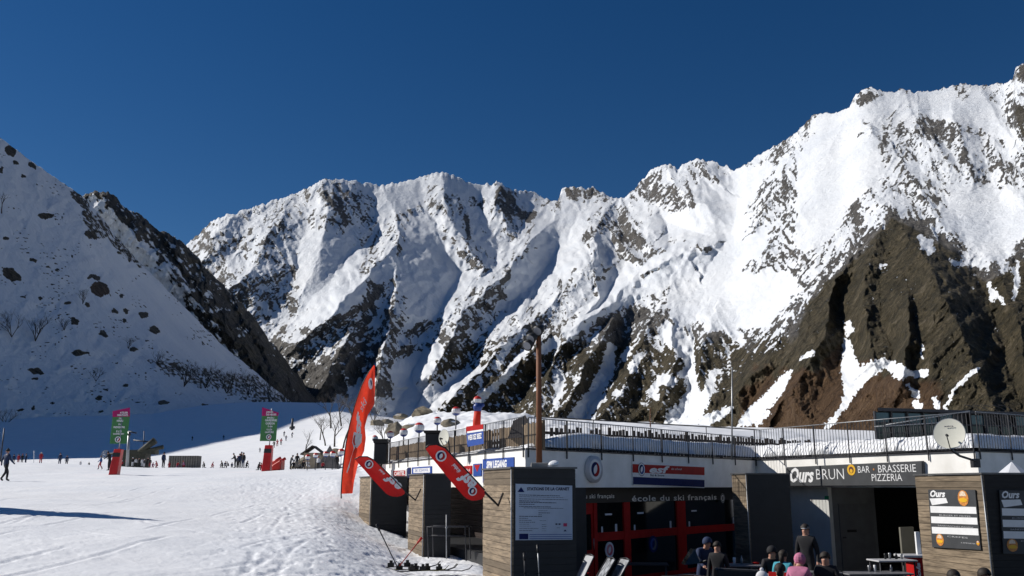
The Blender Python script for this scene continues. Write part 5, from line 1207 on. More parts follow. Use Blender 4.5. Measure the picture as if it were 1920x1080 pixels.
# inflatable column
c = P3(894, 800, 37); b_ = P3(895, 748, 37)
T = thing('inflatable_column', (c.x, c.y, c.z - .5), 'tall orange inflatable column with blue waist, white ring and red ball top', 'inflatable')
m = MB(); h = b_.z - c.z; m.tube([(c.x - .02, c.y, c.z - .5), (c.x, c.y, c.z + h * .2), (c.x + .03, c.y, c.z + h * .58)], [.17, .16, .14], n=14); m.build('column', ORF, T)
m = MB(); m.tube([(c.x + .03, c.y, c.z + h * .55), (c.x + .03, c.y, c.z + h * .72), (c.x + .02, c.y, c.z + h * .86)], [.15, .20, .12], n=14); m.ball((c.x + .22, c.y, c.z + h * .78), .09, n=8, m=5); m.build('waist', BB, T)
m = MB(); m.ball((c.x + .02, c.y, c.z + h * .96), .17, n=14, m=9, mis=[1, 1, 1, 1, 0, 0, 0, 0, 0]); m.ball((c.x - .17, c.y, c.z + h * .88), .07, n=8, m=5); m.build('top_ball', [BW, BR], T)

# off to the left: unseen chalet shape added to cast the pointed shadow on the snow
sh = Vector((-SDIR.x, -SDIR.y, 0)).normalized(); pv = Vector((sh.y, -sh.x, 0)); tip = Vector((-8.6, 22.6, 0))
Hc = 10.5; cb = tip - sh * (Hc / math.tan(SUN_EL)) ; zb = 1.7
T = thing('added_shadow_chalet', (cb.x, cb.y, zb - .5), 'unseen steep roofed chalet added off to the left to cast the pointed shadow on the snow', 'chalet')
m = MB(); W2 = 5.2; A = [cb + pv * W2, cb - pv * W2, cb - sh * 7 - pv * W2, cb - sh * 7 + pv * W2]; R1 = cb; R2 = cb - sh * 7
zz = lambda p, z: Vector((p.x, p.y, z))
m.add([zz(A[0], zb - 1), zz(A[1], zb - 1), zz(A[2], zb - 1), zz(A[3], zb - 1), zz(R1, zb + Hc - .15), zz(R2, zb + Hc - .15)], [(0, 1, 4), (2, 3, 5), (1, 2, 5, 4), (3, 0, 4, 5)]); m.build('wall', BROWNW, T)
m = MB(); 
for s_ in (1, -1):
    e0 = cb + pv * W2 * 1.03 * s_ + sh * .4; e1 = cb + pv * W2 * 1.03 * s_ - sh * 7.4; r0 = R1 + sh * .4; r1 = R2 - sh * .4
    m.hexa([zz(e0, zb - 1), zz(e1, zb - 1), zz(r1, zb + Hc - .12), zz(r0, zb + Hc - .12), zz(e0 + pv * .2 * s_, zb - 1), zz(e1 + pv * .2 * s_, zb - 1), zz(r1, zb + Hc + .06), zz(r0, zb + Hc + .06)])
m.build('roof', mat('slate_roof', (.09, .09, .095), .8, .3, 2), T)

# ------------------------------------------------------------------ skis, poles and the rack by the booths
def stick(x0, y0, Y0, x1, y1, Y1, m_, lab, grip):
    a, b = P3(x0, y0, Y0), P3(x1, y1, Y1); T = thing('ski_pole', tuple(a), lab, 'ski pole', 'ski poles stuck in the snow')
    m = MB(); m.tube([a, b], [.010, .013], n=6); m.build('shaft', m_, T)
    m = MB(); d = (b - a).normalized(); m.tube([b - d * .14, b], [.024, .028], n=6); m.build('grip', grip, T)
    m = MB(); m.disc(a + d * .08, d.orthogonal().normalized(), d.cross(d.orthogonal().normalized()), 0, .05, 0, 8); m.build('basket', BLACK, T)
stick(744, 1061, 19.4, 706, 983, 19.2, BLACK, 'black ski pole leaning left over the skis on the snow', BLACK)
stick(749, 1061, 19.4, 791, 1008, 19.6, mat('red_shaft', (.4, .03, .02), .4), 'red ski pole leaning right against the middle booth', BR)
stick(1011, 1084, 16.6, 1008, 1022, 16.8, LGREY, 'bright metal ski pole standing before the notice booth', BLACK)
stick(984, 1084, 16.6, 983, 1037, 16.8, IRON, 'dull ski pole at the left edge of the notice booth', BLACK)
def ski(px, py, ang, lab, mt):
    p = P3(px, py, 19.6); z = ground_z(p.x, p.y) + .05; d = Vector((math.cos(ang), math.sin(ang), 0)); s_ = Vector((-d.y, d.x, 0)); T = thing('ski', (p.x, p.y, z - .03), lab, 'ski', 'skis lying in front of the middle booth')
    m = MB(); pts = [(-.8, 0), (-.7, .012), (0, .03), (.6, .01), (.75, .05), (.82, .12)]; vs = []; fs = []
    for t, h in pts: vs += [Vector((p.x, p.y, z + h)) + d * t + s_ * .045, Vector((p.x, p.y, z + h)) + d * t - s_ * .045, Vector((p.x, p.y, z + h - .012)) + d * t - s_ * .045, Vector((p.x, p.y, z + h - .012)) + d * t + s_ * .045]
    for i in range(len(pts) - 1):
        for k in range(4): fs.append((i * 4 + k, i * 4 + (k + 1) % 4, (i + 1) * 4 + (k + 1) % 4, (i + 1) * 4 + k))
    fs += [(3, 2, 1, 0), tuple(range(len(pts) * 4 - 4, len(pts) * 4))]; m.add(vs, fs); m.build('blade', mt, T)
    for t in (-.22, .12):
        m = MB(); c = Vector((p.x, p.y, z + .03)) + d * t; m.obox(c - s_ * .035 - d * .06, d * .13, s_ * .07, (0, 0, .07)); m.obox(c - s_ * .03 + Vector((0, 0, .07)) - d * .02, d * .06, s_ * .06, (0, 0, .05)); m.build('binding', BLACK, T)
ski(752, 1064, .25, 'black ski nearest the black pole', BLACK); ski(768, 1070, -.1, 'dark ski lying second, crossing its neighbour', mat('yellow_edge_ski', (.12, .11, .02), .5, .6, 9))
ski(790, 1066, .5, 'grey ski lying third from the poles', DARK); ski(812, 1070, .15, 'ski lying farthest right on the snow', IRON)
# rack
T = thing('ski_rack', tuple(P3(795, 1045, 23.5)), 'thin metal ski rack in the dark bay between the two booths', 'rack')
m = MB(); A = [P3(x, y, 23.5) for x, y in ((803, 1047), (801, 988), (872, 988), (874, 1052))]; m.tube(A, .018, n=5); B_ = [P3(x, y, 24.3) for x, y in ((812, 1044), (811, 986), (880, 987), (882, 1048))]; m.tube(B_, .018, n=5)
m.tube([A[1], B_[1]], .016, n=5); m.tube([A[2], B_[2]], .016, n=5); m.tube([A[1].lerp(A[0], .27), A[2].lerp(A[3], .27)], .014, n=5); m.build('frame', IRON, T)
m = MB(); a_ = P3(837, 1048, 23.3); b_ = P3(837, 965, 23.3); m.tube([a_, b_], .014, n=5); m.ball(P3(837, 989, 23.25), .03, n=6, m=4); m.build('upright', LGREY, T)

# ------------------------------------------------------------------ distant huts, tents, lift gear
p = P3(342, 879, 112); z = ground_z(p.x, p.y)
T = thing('slatted_hut', (p.x, p.y, z - .2), 'low grey slatted wooden barrier block at the crest of the piste', 'hut')
m = MB(); m.box((p.x - 1.75, p.y, z - .3), (p.x + 1.75, p.y + 1.4, z + 1.45)); m.build('body', mat('grey_slats', (.10, .09, .08), .8, .4, 5), T)
m = MB()
for i in range(12): m.box((p.x - 1.72 + i * .295, p.y - .04, z - .3), (p.x - 1.55 + i * .295, p.y - .003, z + 1.42))
m.build('slats', mat('pale_slats', (.22, .20, .17), .8, .3, 5), T)
for px, py0, lab in ((617, 878, 'small pointed grey tent left of the tall flag'),):
    p = P3(px, py0, 84); z = ground_z(p.x, p.y); m = MB(); m.add([(p.x - 1.0, p.y - .7, z), (p.x + 1.0, p.y - .7, z), (p.x + 1.0, p.y + .7, z), (p.x - 1.0, p.y + .7, z), (p.x, p.y, z + 2.1)], [(0, 1, 4), (1, 2, 4), (2, 3, 4), (3, 0, 4)])
    solo(m, 'tent', mat('grey_canvas', (.20, .18, .16), .8, .3, 2), (p.x, p.y, z), lab, 'tent')
p = P3(584, 878, 88); z = ground_z(p.x, p.y)
T = thing('timber_hut', (p.x, p.y, z - .2), 'small pale timber hut with dark pitched roof beside the grey tent', 'hut')
m = MB(); m.box((p.x - .8, p.y, z - .3), (p.x + .8, p.y + 1.6, z + 1.5)); m.build('wall', mat('pale_timber', (.34, .28, .20), .8, .3, 3), T)
m = MB(); 
for s_ in (-1, 1): m.add([(p.x, p.y - .2, z + 2.2), (p.x + s_ * 1.1, p.y - .2, z + 1.4), (p.x + s_ * 1.1, p.y + 1.8, z + 1.4), (p.x, p.y + 1.8, z + 2.2), (p.x, p.y - .2, z + 2.1), (p.x + s_ * 1.1, p.y - .2, z + 1.3), (p.x + s_ * 1.1, p.y + 1.8, z + 1.3), (p.x, p.y + 1.8, z + 2.1)], [(0, 1, 2, 3), (4, 7, 6, 5), (0, 4, 5, 1), (2, 6, 7, 3), (1, 5, 6, 2)])
m.build('roof', mat('dark_roof', (.05, .035, .03), .8, .3, 3), T)
p = P3(606, 876, 90); z = ground_z(p.x, p.y)
T = thing('timber_hut', (p.x, p.y, z - .2), 'dark low hut between the pale hut and the tall flag', 'hut')
m = MB(); m.box((p.x - .9, p.y, z - .3), (p.x + 1.2, p.y + 1.6, z + 1.1)); m.build('wall', BROWNW, T); m = MB(); m.box((p.x - 1.1, p.y - .15, z + 1.1), (p.x + 1.4, p.y + 1.8, z + 1.25)); m.build('roof', BLACK, T)
# red inflatable slide
p = P3(510, 886, 84); q_ = P3(541, 862, 86); z = ground_z(p.x, p.y)
m = MB(); m.hexa([(p.x - .1, p.y - .8, z - .1), (q_.x, p.y - .8, z - .1), (q_.x, p.y + .8, z - .1), (p.x - .1, p.y + .8, z - .1), (p.x, p.y - .8, z + .35), (q_.x, p.y - .8, q_.z), (q_.x, p.y + .8, q_.z), (p.x, p.y + .8, z + .35)])
T = thing('inflatable_slide', (p.x, p.y, z), 'red inflatable wedge slide right of the second banner pylon', 'slide'); m.build('ramp', BR, T, .15)
m = MB(); m.tube([(p.x + .1, p.y - .85, z + .5), (q_.x, p.y - .85, q_.z + .1)], .14, n=8); m.tube([(p.x + .1, p.y + .85, z + .5), (q_.x, p.y + .85, q_.z + .1)], .14, n=8); m.build('bumper', BR, T)
# lift station with wheel and masts on the left
p = P3(255, 868, 128); z = ground_z(p.x, p.y)
T = thing('lift_station', (p.x, p.y, z), 'dark drag lift station with round bull wheel behind the left banner pylon', 'lift station')
GRN = mat('dark_olive_machine', (.05, .05, .035), .7, .4, 3)
m = MB(); m.box((p.x - 2.6, p.y, z - .5), (p.x + 1.2, p.y + 2, z + 2.0)); m.box((p.x - 1.8, p.y - .2, z + 1.9), (p.x + 2.6, p.y + 1.2, z + 2.5)); m.build('housing', GRN, T)
m = MB(); m.tube([(p.x + .3, p.y, z + 2.2), (p.x + 2.4, p.y, z + 3.8)], [.35, .5], n=8); m.tube([(p.x + 1.2, p.y, z + 2.4), (p.x + 3.6, p.y, z + 2.9)], [.2, .3], n=8); m.tube([(p.x - 4.1, p.y, z + 1.9), (p.x + 2.5, p.y, z + 2.7)], .16, n=6); m.build('boom', GRN, T)
m = MB(); c = Vector((p.x - 4.3, p.y - .1, z + 1.9)); m.disc(c, (1, 0, 0), (0, 0, 1), .42, .56, 0, 18)
for k in range(4): a = math.pi * k / 4; m.tube([c + Vector((math.cos(a) * .45, 0, math.sin(a) * .45)), c - Vector((math.cos(a) * .45, 0, math.sin(a) * .45))], .03, n=4)
m.build('bull_wheel', LGREY, T)
for px, pt_, pb, Y, r, lab, mt in ((242, 809, 878, 108, .22, 'pale leaning lift mast right of the left banner pylon', LGREY), (270, 808, 870, 130, .10, 'thin dark lift mast with a crossarm', IRON), (64, 845, 866, 128, .06, 'thin white pole at the crest on the left', WP), (8, 803, 870, 150, .15, 'dark leaning pole at the left edge', IRON)):
    a = P3(px - (4 if r > .2 else (8 if px == 8 else 0)), pb, Y); a.z = ground_z(a.x, a.y) - .2; b = P3(px, pt_, Y); T = thing('lift_mast', tuple(a), lab, 'mast', 'masts by the drag lift')
    m = MB(); m.tube([a, b], [r, r * .6], n=8); m.build('shaft', mt, T)
    if px == 270: m = MB(); m.tube([b + Vector((-1.4, 0, -1.3)), b + Vector((1.6, 0, -1.6))], .10); m.tube([b + Vector((1.6, 0, -1.6)), b + Vector((1.6, 0, -2))], .14); m.build('crossarm', IRON, T)
    if px == 242: m = MB(); m.tube([b, b + Vector((.9, 0, -.2))], .09); m.ball(b + Vector((.05, 0, -.35)), .22, n=8, m=5); m.build('head', IRON, T)
p = P3(548, 797, 330); z = ground_z(p.x, p.y); m = MB(); m.tube([(p.x, p.y, z - .5), (p.x, p.y, z + 4.3)], [.5, .35], n=8); m.tube([(p.x - .9, p.y, z + 1.0), (p.x + .9, p.y, z + 1.0)], .5, n=8); solo(m, 'lift_mast', IRON, (p.x, p.y, z), 'far dark mast at the edge of the shade on the piste', 'mast')

# ------------------------------------------------------------------ boulders on the hill behind the terrace
STONE = mat('grey_brown_stone', (.26, .22, .155), .85, .5, 1.2, .6, .06, c2=(.10, .085, .06))
def boulder(px, py, Y, sx, sy, sz, seed, lab, cap=False):
    Yg = ray_ground(px, py + 6, 50); k_ = (Yg / Y) if Yg else 1; sx, sy, sz = sx * k_, sy * k_, sz * k_
    if Yg: Y = Yg
    c = P3(px, py + 6, Y); c.z += sz * .35; rr = random.Random(seed); bm = bmesh.new(); bmesh.ops.create_icosphere(bm, subdivisions=3, radius=1)
    for v in bm.verts:
        p = v.co.copy(); k = 1
        for j in range(7):
            random_d = Vector((math.sin(seed + j * 2.1), math.cos(seed * 1.3 + j * 1.7), math.sin(seed * .7 + j * 3.1))).normalized(); d_ = p.dot(random_d); lim = .62 + .05 * (j % 3)
            if d_ > lim: p -= random_d * (d_ - lim)
        v.co = Vector((p.x * sx, p.y * sy, p.z * sz + .04 * math.sin(p.x * 9 + seed) * sz))
    me = bpy.data.meshes.new('boulder'); bm.to_mesh(me); bm.free(); me.materials.append(STONE); o = bpy.data.objects.new('boulder', me); COL.objects.link(o); o.location = c
    label(o, lab, 'boulder', 'boulders on the snowy hill behind the terrace')
    if cap:
        m = MB(); m.ball((0, 0, sz * .42), 1, n=12, m=6, sc=(sx * .62, sy * .62, sz * .26)); ob = m.build('snow_cap', SNOW, None); ob.parent = o
boulder(793, 774, 112, 1.5, 1.3, 1.0, 1, 'sharp peaked olive grey boulder highest on the snowy hill')
boulder(744, 811, 66, .85, .8, .75, 2, 'rounded olive boulder left of the largest striped ball')
boulder(770, 797, 80, .8, .7, .4, 3, 'low grey slab boulder above the striped balls', True)
boulder(750, 777, 105, 1.0, .7, .35, 4, 'flat boulder half buried in snow left of the peaked one', True)
boulder(706, 792, 92, .9, .7, .45, 5, 'dark boulder under the bare bushes right of the tall flag')
boulder(724, 789, 98, .8, .6, .4, 6, 'dark boulder beside the bare round bush')
boulder(738, 794, 90, .6, .6, .3, 7, 'small boulder low between bush and olive boulder', True)
boulder(845, 794, 70, .8, .6, .45, 8, 'small grey stone left of the highest striped ball', True)
boulder(630, 852, 96, 1.1, .9, .7, 9, 'dark red brown stone behind the small striped balls')
boulder(570, 864, 105, 1.2, 1, .6, 10, 'dark jagged stone left of the timber hut')
boulder(559, 872, 100, .9, .8, .5, 11, 'dark stone lowest in the row by the red slide')

# ------------------------------------------------------------------ bare trees and bushes
TWIG = mat('bare_twigs', (.075, .062, .050), .9, .3, 4, 0); TWIGP = mat('pale_twigs', (.17, .155, .14), .9, .3, 4, 0)
def bare_tree(px, py, Y, h, seed, lab, spread=.55, levels=5, mt=None, lean=0, bushy=False, grp='bare trees and bushes'):
    base = P3(px, py, Y)
    if px > 400 and Y < 260:
        Yg = ray_ground(px, py, 60)
        if Yg and Yg < 400: h *= Yg / Y; Y = Yg; base = P3(px, py, Y)
        else: base.z = ground_z(base.x, base.y)
    rr = random.Random(seed); T = thing('bare_tree', tuple(base), lab, 'bush' if bushy else 'tree', grp)
    tr = MB(); cr = MB()
    def grow(p, d, L, r, lv):
        pts = [p]; q = p; dd = d
        for i in range(3):
            dd = (dd + Vector((rr.uniform(-1, 1), rr.uniform(-1, 1), rr.uniform(-.4, .6))) * .16).normalized(); q = q + dd * L / 3; pts.append(q)
        (tr if lv == 0 else cr).tube(pts, [r, r * .85, r * .7, r * .55], n=5 if lv < 2 else 3, caps=False)
        if lv >= levels: return
        for k in range(rr.choice((2, 3, 3)) if lv < levels - 1 else 3):
            f = rr.uniform(.45, 1); a = pts[0].lerp(pts[-1], f) if f < .99 else pts[-1]; i = min(2, int(f * 3)); a = pts[i].lerp(pts[i + 1], f * 3 - i) if i < 3 and f * 3 - i <= 1 else pts[-1]
            nd = (dd + Vector((rr.uniform(-1, 1), rr.uniform(-1, 1), rr.uniform(-.3, .8))) * spread * 1.25).normalized(); grow(a, nd, L * rr.uniform(.55, .8), r * .52, lv + 1)
    n0 = 5 if bushy else 1
    for k in range(n0):
        d = Vector((rr.uniform(-1, 1) * (.7 if bushy else .08) + lean, rr.uniform(-.5, .5) * (.8 if bushy else .1), 1)).normalized()
        grow(base - d * .1, d, h * (.36 if bushy else .40), h * (.012 if bushy else .022), 0)
    tr.build('trunk', mt or TWIG, T); cr.build('crown', mt or TWIG, T)
bare_tree(722, 785, 104, 4.3, 1, 'round bare frosted bush right of the tall flag', .7, 5, TWIGP, 0, True)
bare_tree(700, 792, 98, 3.8, 2, 'bare bush partly behind the tall flag', .7, 5, TWIGP, 0, True)
bare_tree(610, 836, 150, 6.2, 3, 'bare tree with crooked trunk farthest left of the tall flag', .8, 5, TWIG, -.1)
bare_tree(627, 838, 140, 7.0, 4, 'bare tree with thick trunk midway to the tall flag', .8, 5, TWIG, .1)
bare_tree(643, 842, 130, 7.2, 5, 'bare tree close against the left side of the tall flag', .8, 5, TWIG)
bare_tree(600, 826, 200, 6.5, 6, 'slim bare tree behind the crooked one', .8, 5, TWIG)
bare_tree(620, 805, 230, 11, 7, 'tall bare tree behind, its top against the snow fan', .7, 5, TWIG)
bare_tree(640, 800, 220, 10, 8, 'tall bare tree behind, beside the lower edge of the flag', .7, 5, TWIG)
bare_tree(572, 858, 118, 4.5, 9, 'thin leaning bare stem above the timber hut', .4, 3, TWIG, .12)
bare_tree(658, 815, 120, 6, 10, 'bare tree glimpsed just behind the tall flag', .8, 5, TWIG)
# brush on the shaded slope
for i, (px, py, Y, h, bu, lab) in enumerate(((66, 640, 235, 10, True, 'wide pale bare bush on the left slope'), (22, 632, 228, 9, True, 'pale bare bush at the left edge above the snow ledge'), (3, 400, 285, 9, False, 'lone bare tree high at the left edge of the slope'),
        (180, 715, 225, 5, True, 'small bare bush below the snow ledge'), (345, 725, 330, 13, True, 'dark bush at the left end of the brush belt'), (385, 728, 345, 14, True, 'dark bush second in the brush belt'),
        (425, 738, 365, 14, True, 'dark bush in the middle of the brush belt'), (465, 742, 390, 15, True, 'dark bush right of the middle of the brush belt'), (505, 758, 415, 16, True, 'dark bush behind the right banner pylon'), (540, 765, 440, 16, True, 'dark bush at the right end of the brush belt'),
        (300, 690, 320, 8, True, 'thin bush above the brush belt'), (8, 800, 175, 5, True, 'olive bush at the left edge behind the leaning pole'), (240, 655, 300, 6, True, 'faint bush among the small stones on the slope'), (155, 570, 300, 7, True, 'faint bush below the brown boulder'), (120, 620, 260, 6, True, 'faint bush right of the wide pale bush'))):
    Yh = hill_Y(px, py); bare_tree(px, py, Yh, h * Yh / Y, 40 + i, lab, .8, 4 if i > 3 else 4, TWIG, 0, bu, 'bushes on the shaded left slope')

# ================================================================== people
SKIN = mat('skin', (.50, .27, .19), .55, .1, 8, .05); HAIRB = mat('dark_hair', (.02, .014, .010), .7, .3, 20, .2)
def cloth(name, c): return mat(name + '_cloth', c, .8, .3, 6, .35, .01)
CL = dict(navy=cloth('navy', (.015, .03, .08)), blue=cloth('blue', (.03, .12, .32)), black=cloth('black', (.012, .012, .015)), grey=cloth('grey', (.10, .10, .11)), red=cloth('red', (.36, .018, .03)), white=cloth('white', (.65, .65, .67)),
          pink=cloth('pink', (.50, .17, .28)), teal=cloth('teal', (.06, .36, .46)), orange=cloth('orange', (.36, .055, .015)), green=cloth('dark_green', (.03, .07, .04)), mauve=cloth('mauve', (.30, .12, .22)))
BOOT = mat('ski_boot', (.02, .02, .022), .4, .2, 6, .1)
def J(pose):
    """joints for a 1.75 m adult facing -Y, feet at z 0"""
    j = dict(pel=(0, 0, .95), sp=(0, 0, 1.12), ch=(0, 0, 1.34), nk=(0, 0, 1.49), h0=(0, -.015, 1.58), h1=(0, -.02, 1.68),
             ls=(.17, 0, 1.42), le=(.24, .03, 1.14), lw=(.26, -.05, .90), rs=(-.17, 0, 1.42), re=(-.24, .03, 1.14), rw=(-.26, -.05, .90),
             lh=(.09, 0, .90), lk=(.11, -.03, .50), la=(.12, .02, .09), lt=(.13, -.16, .04), rh=(-.09, 0, .90), rk=(-.11, -.03, .50), ra=(-.12, .02, .09), rt=(-.13, -.16, .04))
    if pose == 'walk': j.update(lk=(.10, -.20, .52), la=(.10, -.18, .10), lt=(.11, -.36, .05), rk=(-.10, .04, .49), ra=(-.11, .28, .14), rt=(-.11, .14, .04), le=(.25, .12, 1.16), lw=(.27, .10, .92), re=(-.25, -.08, 1.16), rw=(-.27, -.28, .98))
    if pose == 'ski': j.update(pel=(0, .14, .82), sp=(0, .06, .98), ch=(0, -.06, 1.17), nk=(0, -.14, 1.30), h0=(0, -.19, 1.38), h1=(0, -.22, 1.48), ls=(.17, -.08, 1.25), rs=(-.17, -.08, 1.25), le=(.30, -.10, 1.02), lw=(.30, -.34, .98), re=(-.30, -.10, 1.02), rw=(-.30, -.34, .98), lh=(.10, .12, .78), rh=(-.10, .12, .78), lk=(.14, -.12, .48), rk=(-.14, -.12, .48))
    if pose in ('sit', 'sitbend'):
        d = .18 if pose == 'sitbend' else .03
        j.update(pel=(0, 0, .50), sp=(0, -d * .3, .68), ch=(0, -d, .88), nk=(0, -d * 1.5, 1.02), h0=(0, -d * 1.8 - .02, 1.11), h1=(0, -d * 2.1 - .03, 1.21), ls=(.17, -d, .96), rs=(-.17, -d, .96), le=(.25, -d - .05, .72), lw=(.18, -d - .26, .70), re=(-.25, -d - .05, .72), rw=(-.18, -d - .26, .70),
                 lh=(.10, 0, .48), rh=(-.10, 0, .48), lk=(.14, -.42, .50), rk=(-.14, -.42, .50), la=(.14, -.42, .09), ra=(-.14, -.42, .09), lt=(.14, -.58, .04), rt=(-.14, -.58, .04))
    if pose == 'kneel':
        j.update(pel=(0, 0, .42), sp=(0, -.08, .58), ch=(0, -.16, .78), nk=(0, -.22, .92), h0=(0, -.26, 1.0), h1=(0, -.28, 1.10), ls=(.17, -.16, .86), rs=(-.17, -.16, .86), le=(.24, -.26, .62), lw=(.18, -.42, .46), re=(-.24, -.26, .62), rw=(-.18, -.42, .46),
                 lh=(.10, 0, .40), rh=(-.10, 0, .40), lk=(.13, -.36, .34), rk=(-.13, -.26, .10), la=(.13, -.30, .08), ra=(-.13, .14, .10), lt=(.13, -.46, .04), rt=(-.13, .26, .06))
    if pose == 'lean': j.update(ch=(0, -.10, 1.30), sp=(0, -.03, 1.10), nk=(0, -.17, 1.43), h0=(0, -.22, 1.51), h1=(0, -.27, 1.60), ls=(.17, -.11, 1.37), rs=(-.17, -.11, 1.37), le=(.26, -.22, 1.14), lw=(.22, -.42, 1.04), re=(-.26, -.22, 1.14), rw=(-.22, -.42, 1.04))
    return j
RAD = dict(pel=.155, sp=.14, ch=.165, nk=.062, h0=.082, h1=.088, ls=.085, le=.056, lw=.038, rs=.085, re=.056, rw=.038, lh=.105, lk=.072, la=.062, lt=.050, rh=.105, rk=.072, ra=.062, rt=.050)
EDG = [('pel', 'sp'), ('sp', 'ch'), ('ch', 'nk'), ('nk', 'h0'), ('h0', 'h1'), ('ch', 'ls'), ('ls', 'le'), ('le', 'lw'), ('ch', 'rs'), ('rs', 're'), ('re', 'rw'), ('pel', 'lh'), ('lh', 'lk'), ('lk', 'la'), ('la', 'lt'), ('pel', 'rh'), ('rh', 'rk'), ('rk', 'ra'), ('ra', 'rt')]
_BM = {}
def body_mesh(pose, fine=False):
    key = (pose, fine)
    if key in _BM: return _BM[key]
    j = {k: Vector(v) for k, v in J(pose).items()}; rad = dict(RAD); ed = list(EDG)
    for s in 'lr':
        w_ = j[s + 'w']; d = (w_ - j[s + 'e']).normalized(); j[s + 'p'] = w_ + d * .07; rad[s + 'p'] = .040; ed.append((s + 'w', s + 'p'))
        side = d.cross(Vector((0, 0, 1)) if abs(d.z) < .8 else Vector((0, 1, 0))).normalized(); cur = side.cross(d).normalized()
        if cur.y > 0 and abs(d.z) > .5: cur = -cur
        if fine:
            for f, (off, ln) in enumerate(((-.03, .065), (-.011, .078), (.010, .073), (.029, .058))):
                a = j[s + 'p'] + side * off + d * .012; j[f'{s}f{f}a'] = a; j[f'{s}f{f}b'] = a + d * ln * .55 + cur * .006; j[f'{s}f{f}c'] = a + d * ln * .85 + cur * .026
                for q, r in (('a', .0105), ('b', .0095), ('c', .008)): rad[f'{s}f{f}{q}'] = r
                ed += [(s + 'p', f'{s}f{f}a'), (f'{s}f{f}a', f'{s}f{f}b'), (f'{s}f{f}b', f'{s}f{f}c')]
            a = w_ + d * .03 + side * .045; j[s + 'ta'] = a; j[s + 'tb'] = a + side * .02 + d * .04 + cur * .01; rad[s + 'ta'] = .013; rad[s + 'tb'] = .010; ed += [(s + 'w', s + 'ta'), (s + 'ta', s + 'tb')]
    names = ['pel'] + [k for k in j if k != 'pel']; ix = {k: i for i, k in enumerate(names)}
    me = bpy.data.meshes.new('body_cage'); bm = bmesh.new(); sk = bm.verts.layers.skin.verify()
    for k in names:
        v = bm.verts.new(j[k]); r = rad[k]; v[sk].radius = (r * (1.15 if k in ('ch', 'pel') else 1), r * (.82 if k in ('ch', 'pel', 'sp') else 1)); v[sk].use_root = (k == 'pel')
    bm.verts.ensure_lookup_table()
    for a, b in ed: bm.edges.new((bm.verts[ix[a]], bm.verts[ix[b]]))
    bm.to_mesh(me); bm.free()
    o = bpy.data.objects.new('body_cage', me); COL.objects.link(o)
    o.modifiers.new('skin', 'SKIN').use_smooth_shade = True; sb = o.modifiers.new('sub', 'SUBSURF'); sb.levels = sb.render_levels = 2 if fine else 1
    dg = bpy.context.evaluated_depsgraph_get(); dg.update(); out = bpy.data.meshes.new_from_object(o.evaluated_get(dg)); bpy.data.objects.remove(o); bpy.data.meshes.remove(me)
    co = np.array([v.co[:] for v in out.vertices]); out.name = 'person_' + pose
    # a little nose and chin on the head, brow hollows for the eyes
    h0, h1 = j['h0'], j['h1']; hc = (h0 + h1) / 2
    for v in out.vertices:
        p = v.co - hc
        if p.length < .16 and p.y < -.03:
            if abs(p.x) < .022 and abs(p.z + .005) < .03: v.co.y -= .022
            if .02 < abs(p.x) < .05 and abs(p.z - .02) < .02: v.co.y += .010
    mats_ = []
    pts = [(j[a], j[b], a, b) for a, b in ed]
    for p in out.polygons:
        c = p.center; best = 9; who = None
        for a, b, na, nb in pts:
            ab = b - a; t = max(0, min(1, (c - a).dot(ab) / ab.length_squared)); dd = (c - a - ab * t).length - (rad[na] * (1 - t) + rad[nb] * t)
            if dd < best: best = dd; who = (na, nb, t)
        na, nb, t = who
        if na in ('nk', 'h0'): mi = 2
        elif na == 'ch' and nb == 'nk': mi = 0 if t < .8 else 2
        elif (na, nb) in (('la', 'lt'), ('ra', 'rt')): mi = 3
        elif nb in ('la', 'ra') and t > .62: mi = 3
        elif na == 'pel' and nb == 'sp': mi = 0 if c.z > j['pel'].z - .03 else 1
        elif nb in ('lh', 'rh', 'lk', 'rk', 'la', 'ra'): mi = 1
        elif na in ('lw', 'rw', 'lp', 'rp') or na[1:2] == 'f' or na in ('lta', 'rta'): mi = 4
        else: mi = 0
        mats_.append(mi)
    out.materials.clear()
    for k in range(5): out.materials.append(CL['black'])
    out.polygons.foreach_set('material_index', mats_); out.polygons.foreach_set('use_smooth', [True] * len(mats_)); out.update()
    _BM[key] = (out, h0.copy(), h1.copy(), j); return _BM[key]
def head_piece(kind, hc, mt):
    m = MB()
    if kind in ('hat', 'hair', 'helmet'):
        r = .118 if kind == 'helmet' else .108; n, q = 12, 7; vs = []; fs = []
        for i in range(q + 1):
            th = math.pi * .62 * i / q
            for k in range(n):
                ph = 2 * math.pi * k / n; front = max(0, -math.sin(ph)); lift = front * (.75 if kind == 'hair' else .45); t2 = th * (1 - lift * .38)
                vs.append(hc + Vector((r * math.sin(t2) * math.cos(ph), r * 1.05 * math.sin(t2) * math.sin(ph) + .004, r * 1.04 * math.cos(t2) + .018)))
        for i in range(q):
            for k in range(n): fs.append((i * n + k, (i + 1) * n + k, (i + 1) * n + (k + 1) % n, i * n + (k + 1) % n))
        m.add(vs, fs, 0, True)
        if kind == 'hat': m.ball(hc + Vector((0, 0, .145)), .035, n=8, m=5)
        if kind == 'hair': m.tube([hc + Vector((0, .07, .03)), hc + Vector((0, .10, -.08)), hc + Vector((0, .085, -.20))], [.06, .065, .03], n=8)
    if kind == 'hood': m.ball(hc + Vector((0, .025, .005)), .125, n=12, m=8, sc=(1, 1, 1.08))
    return m
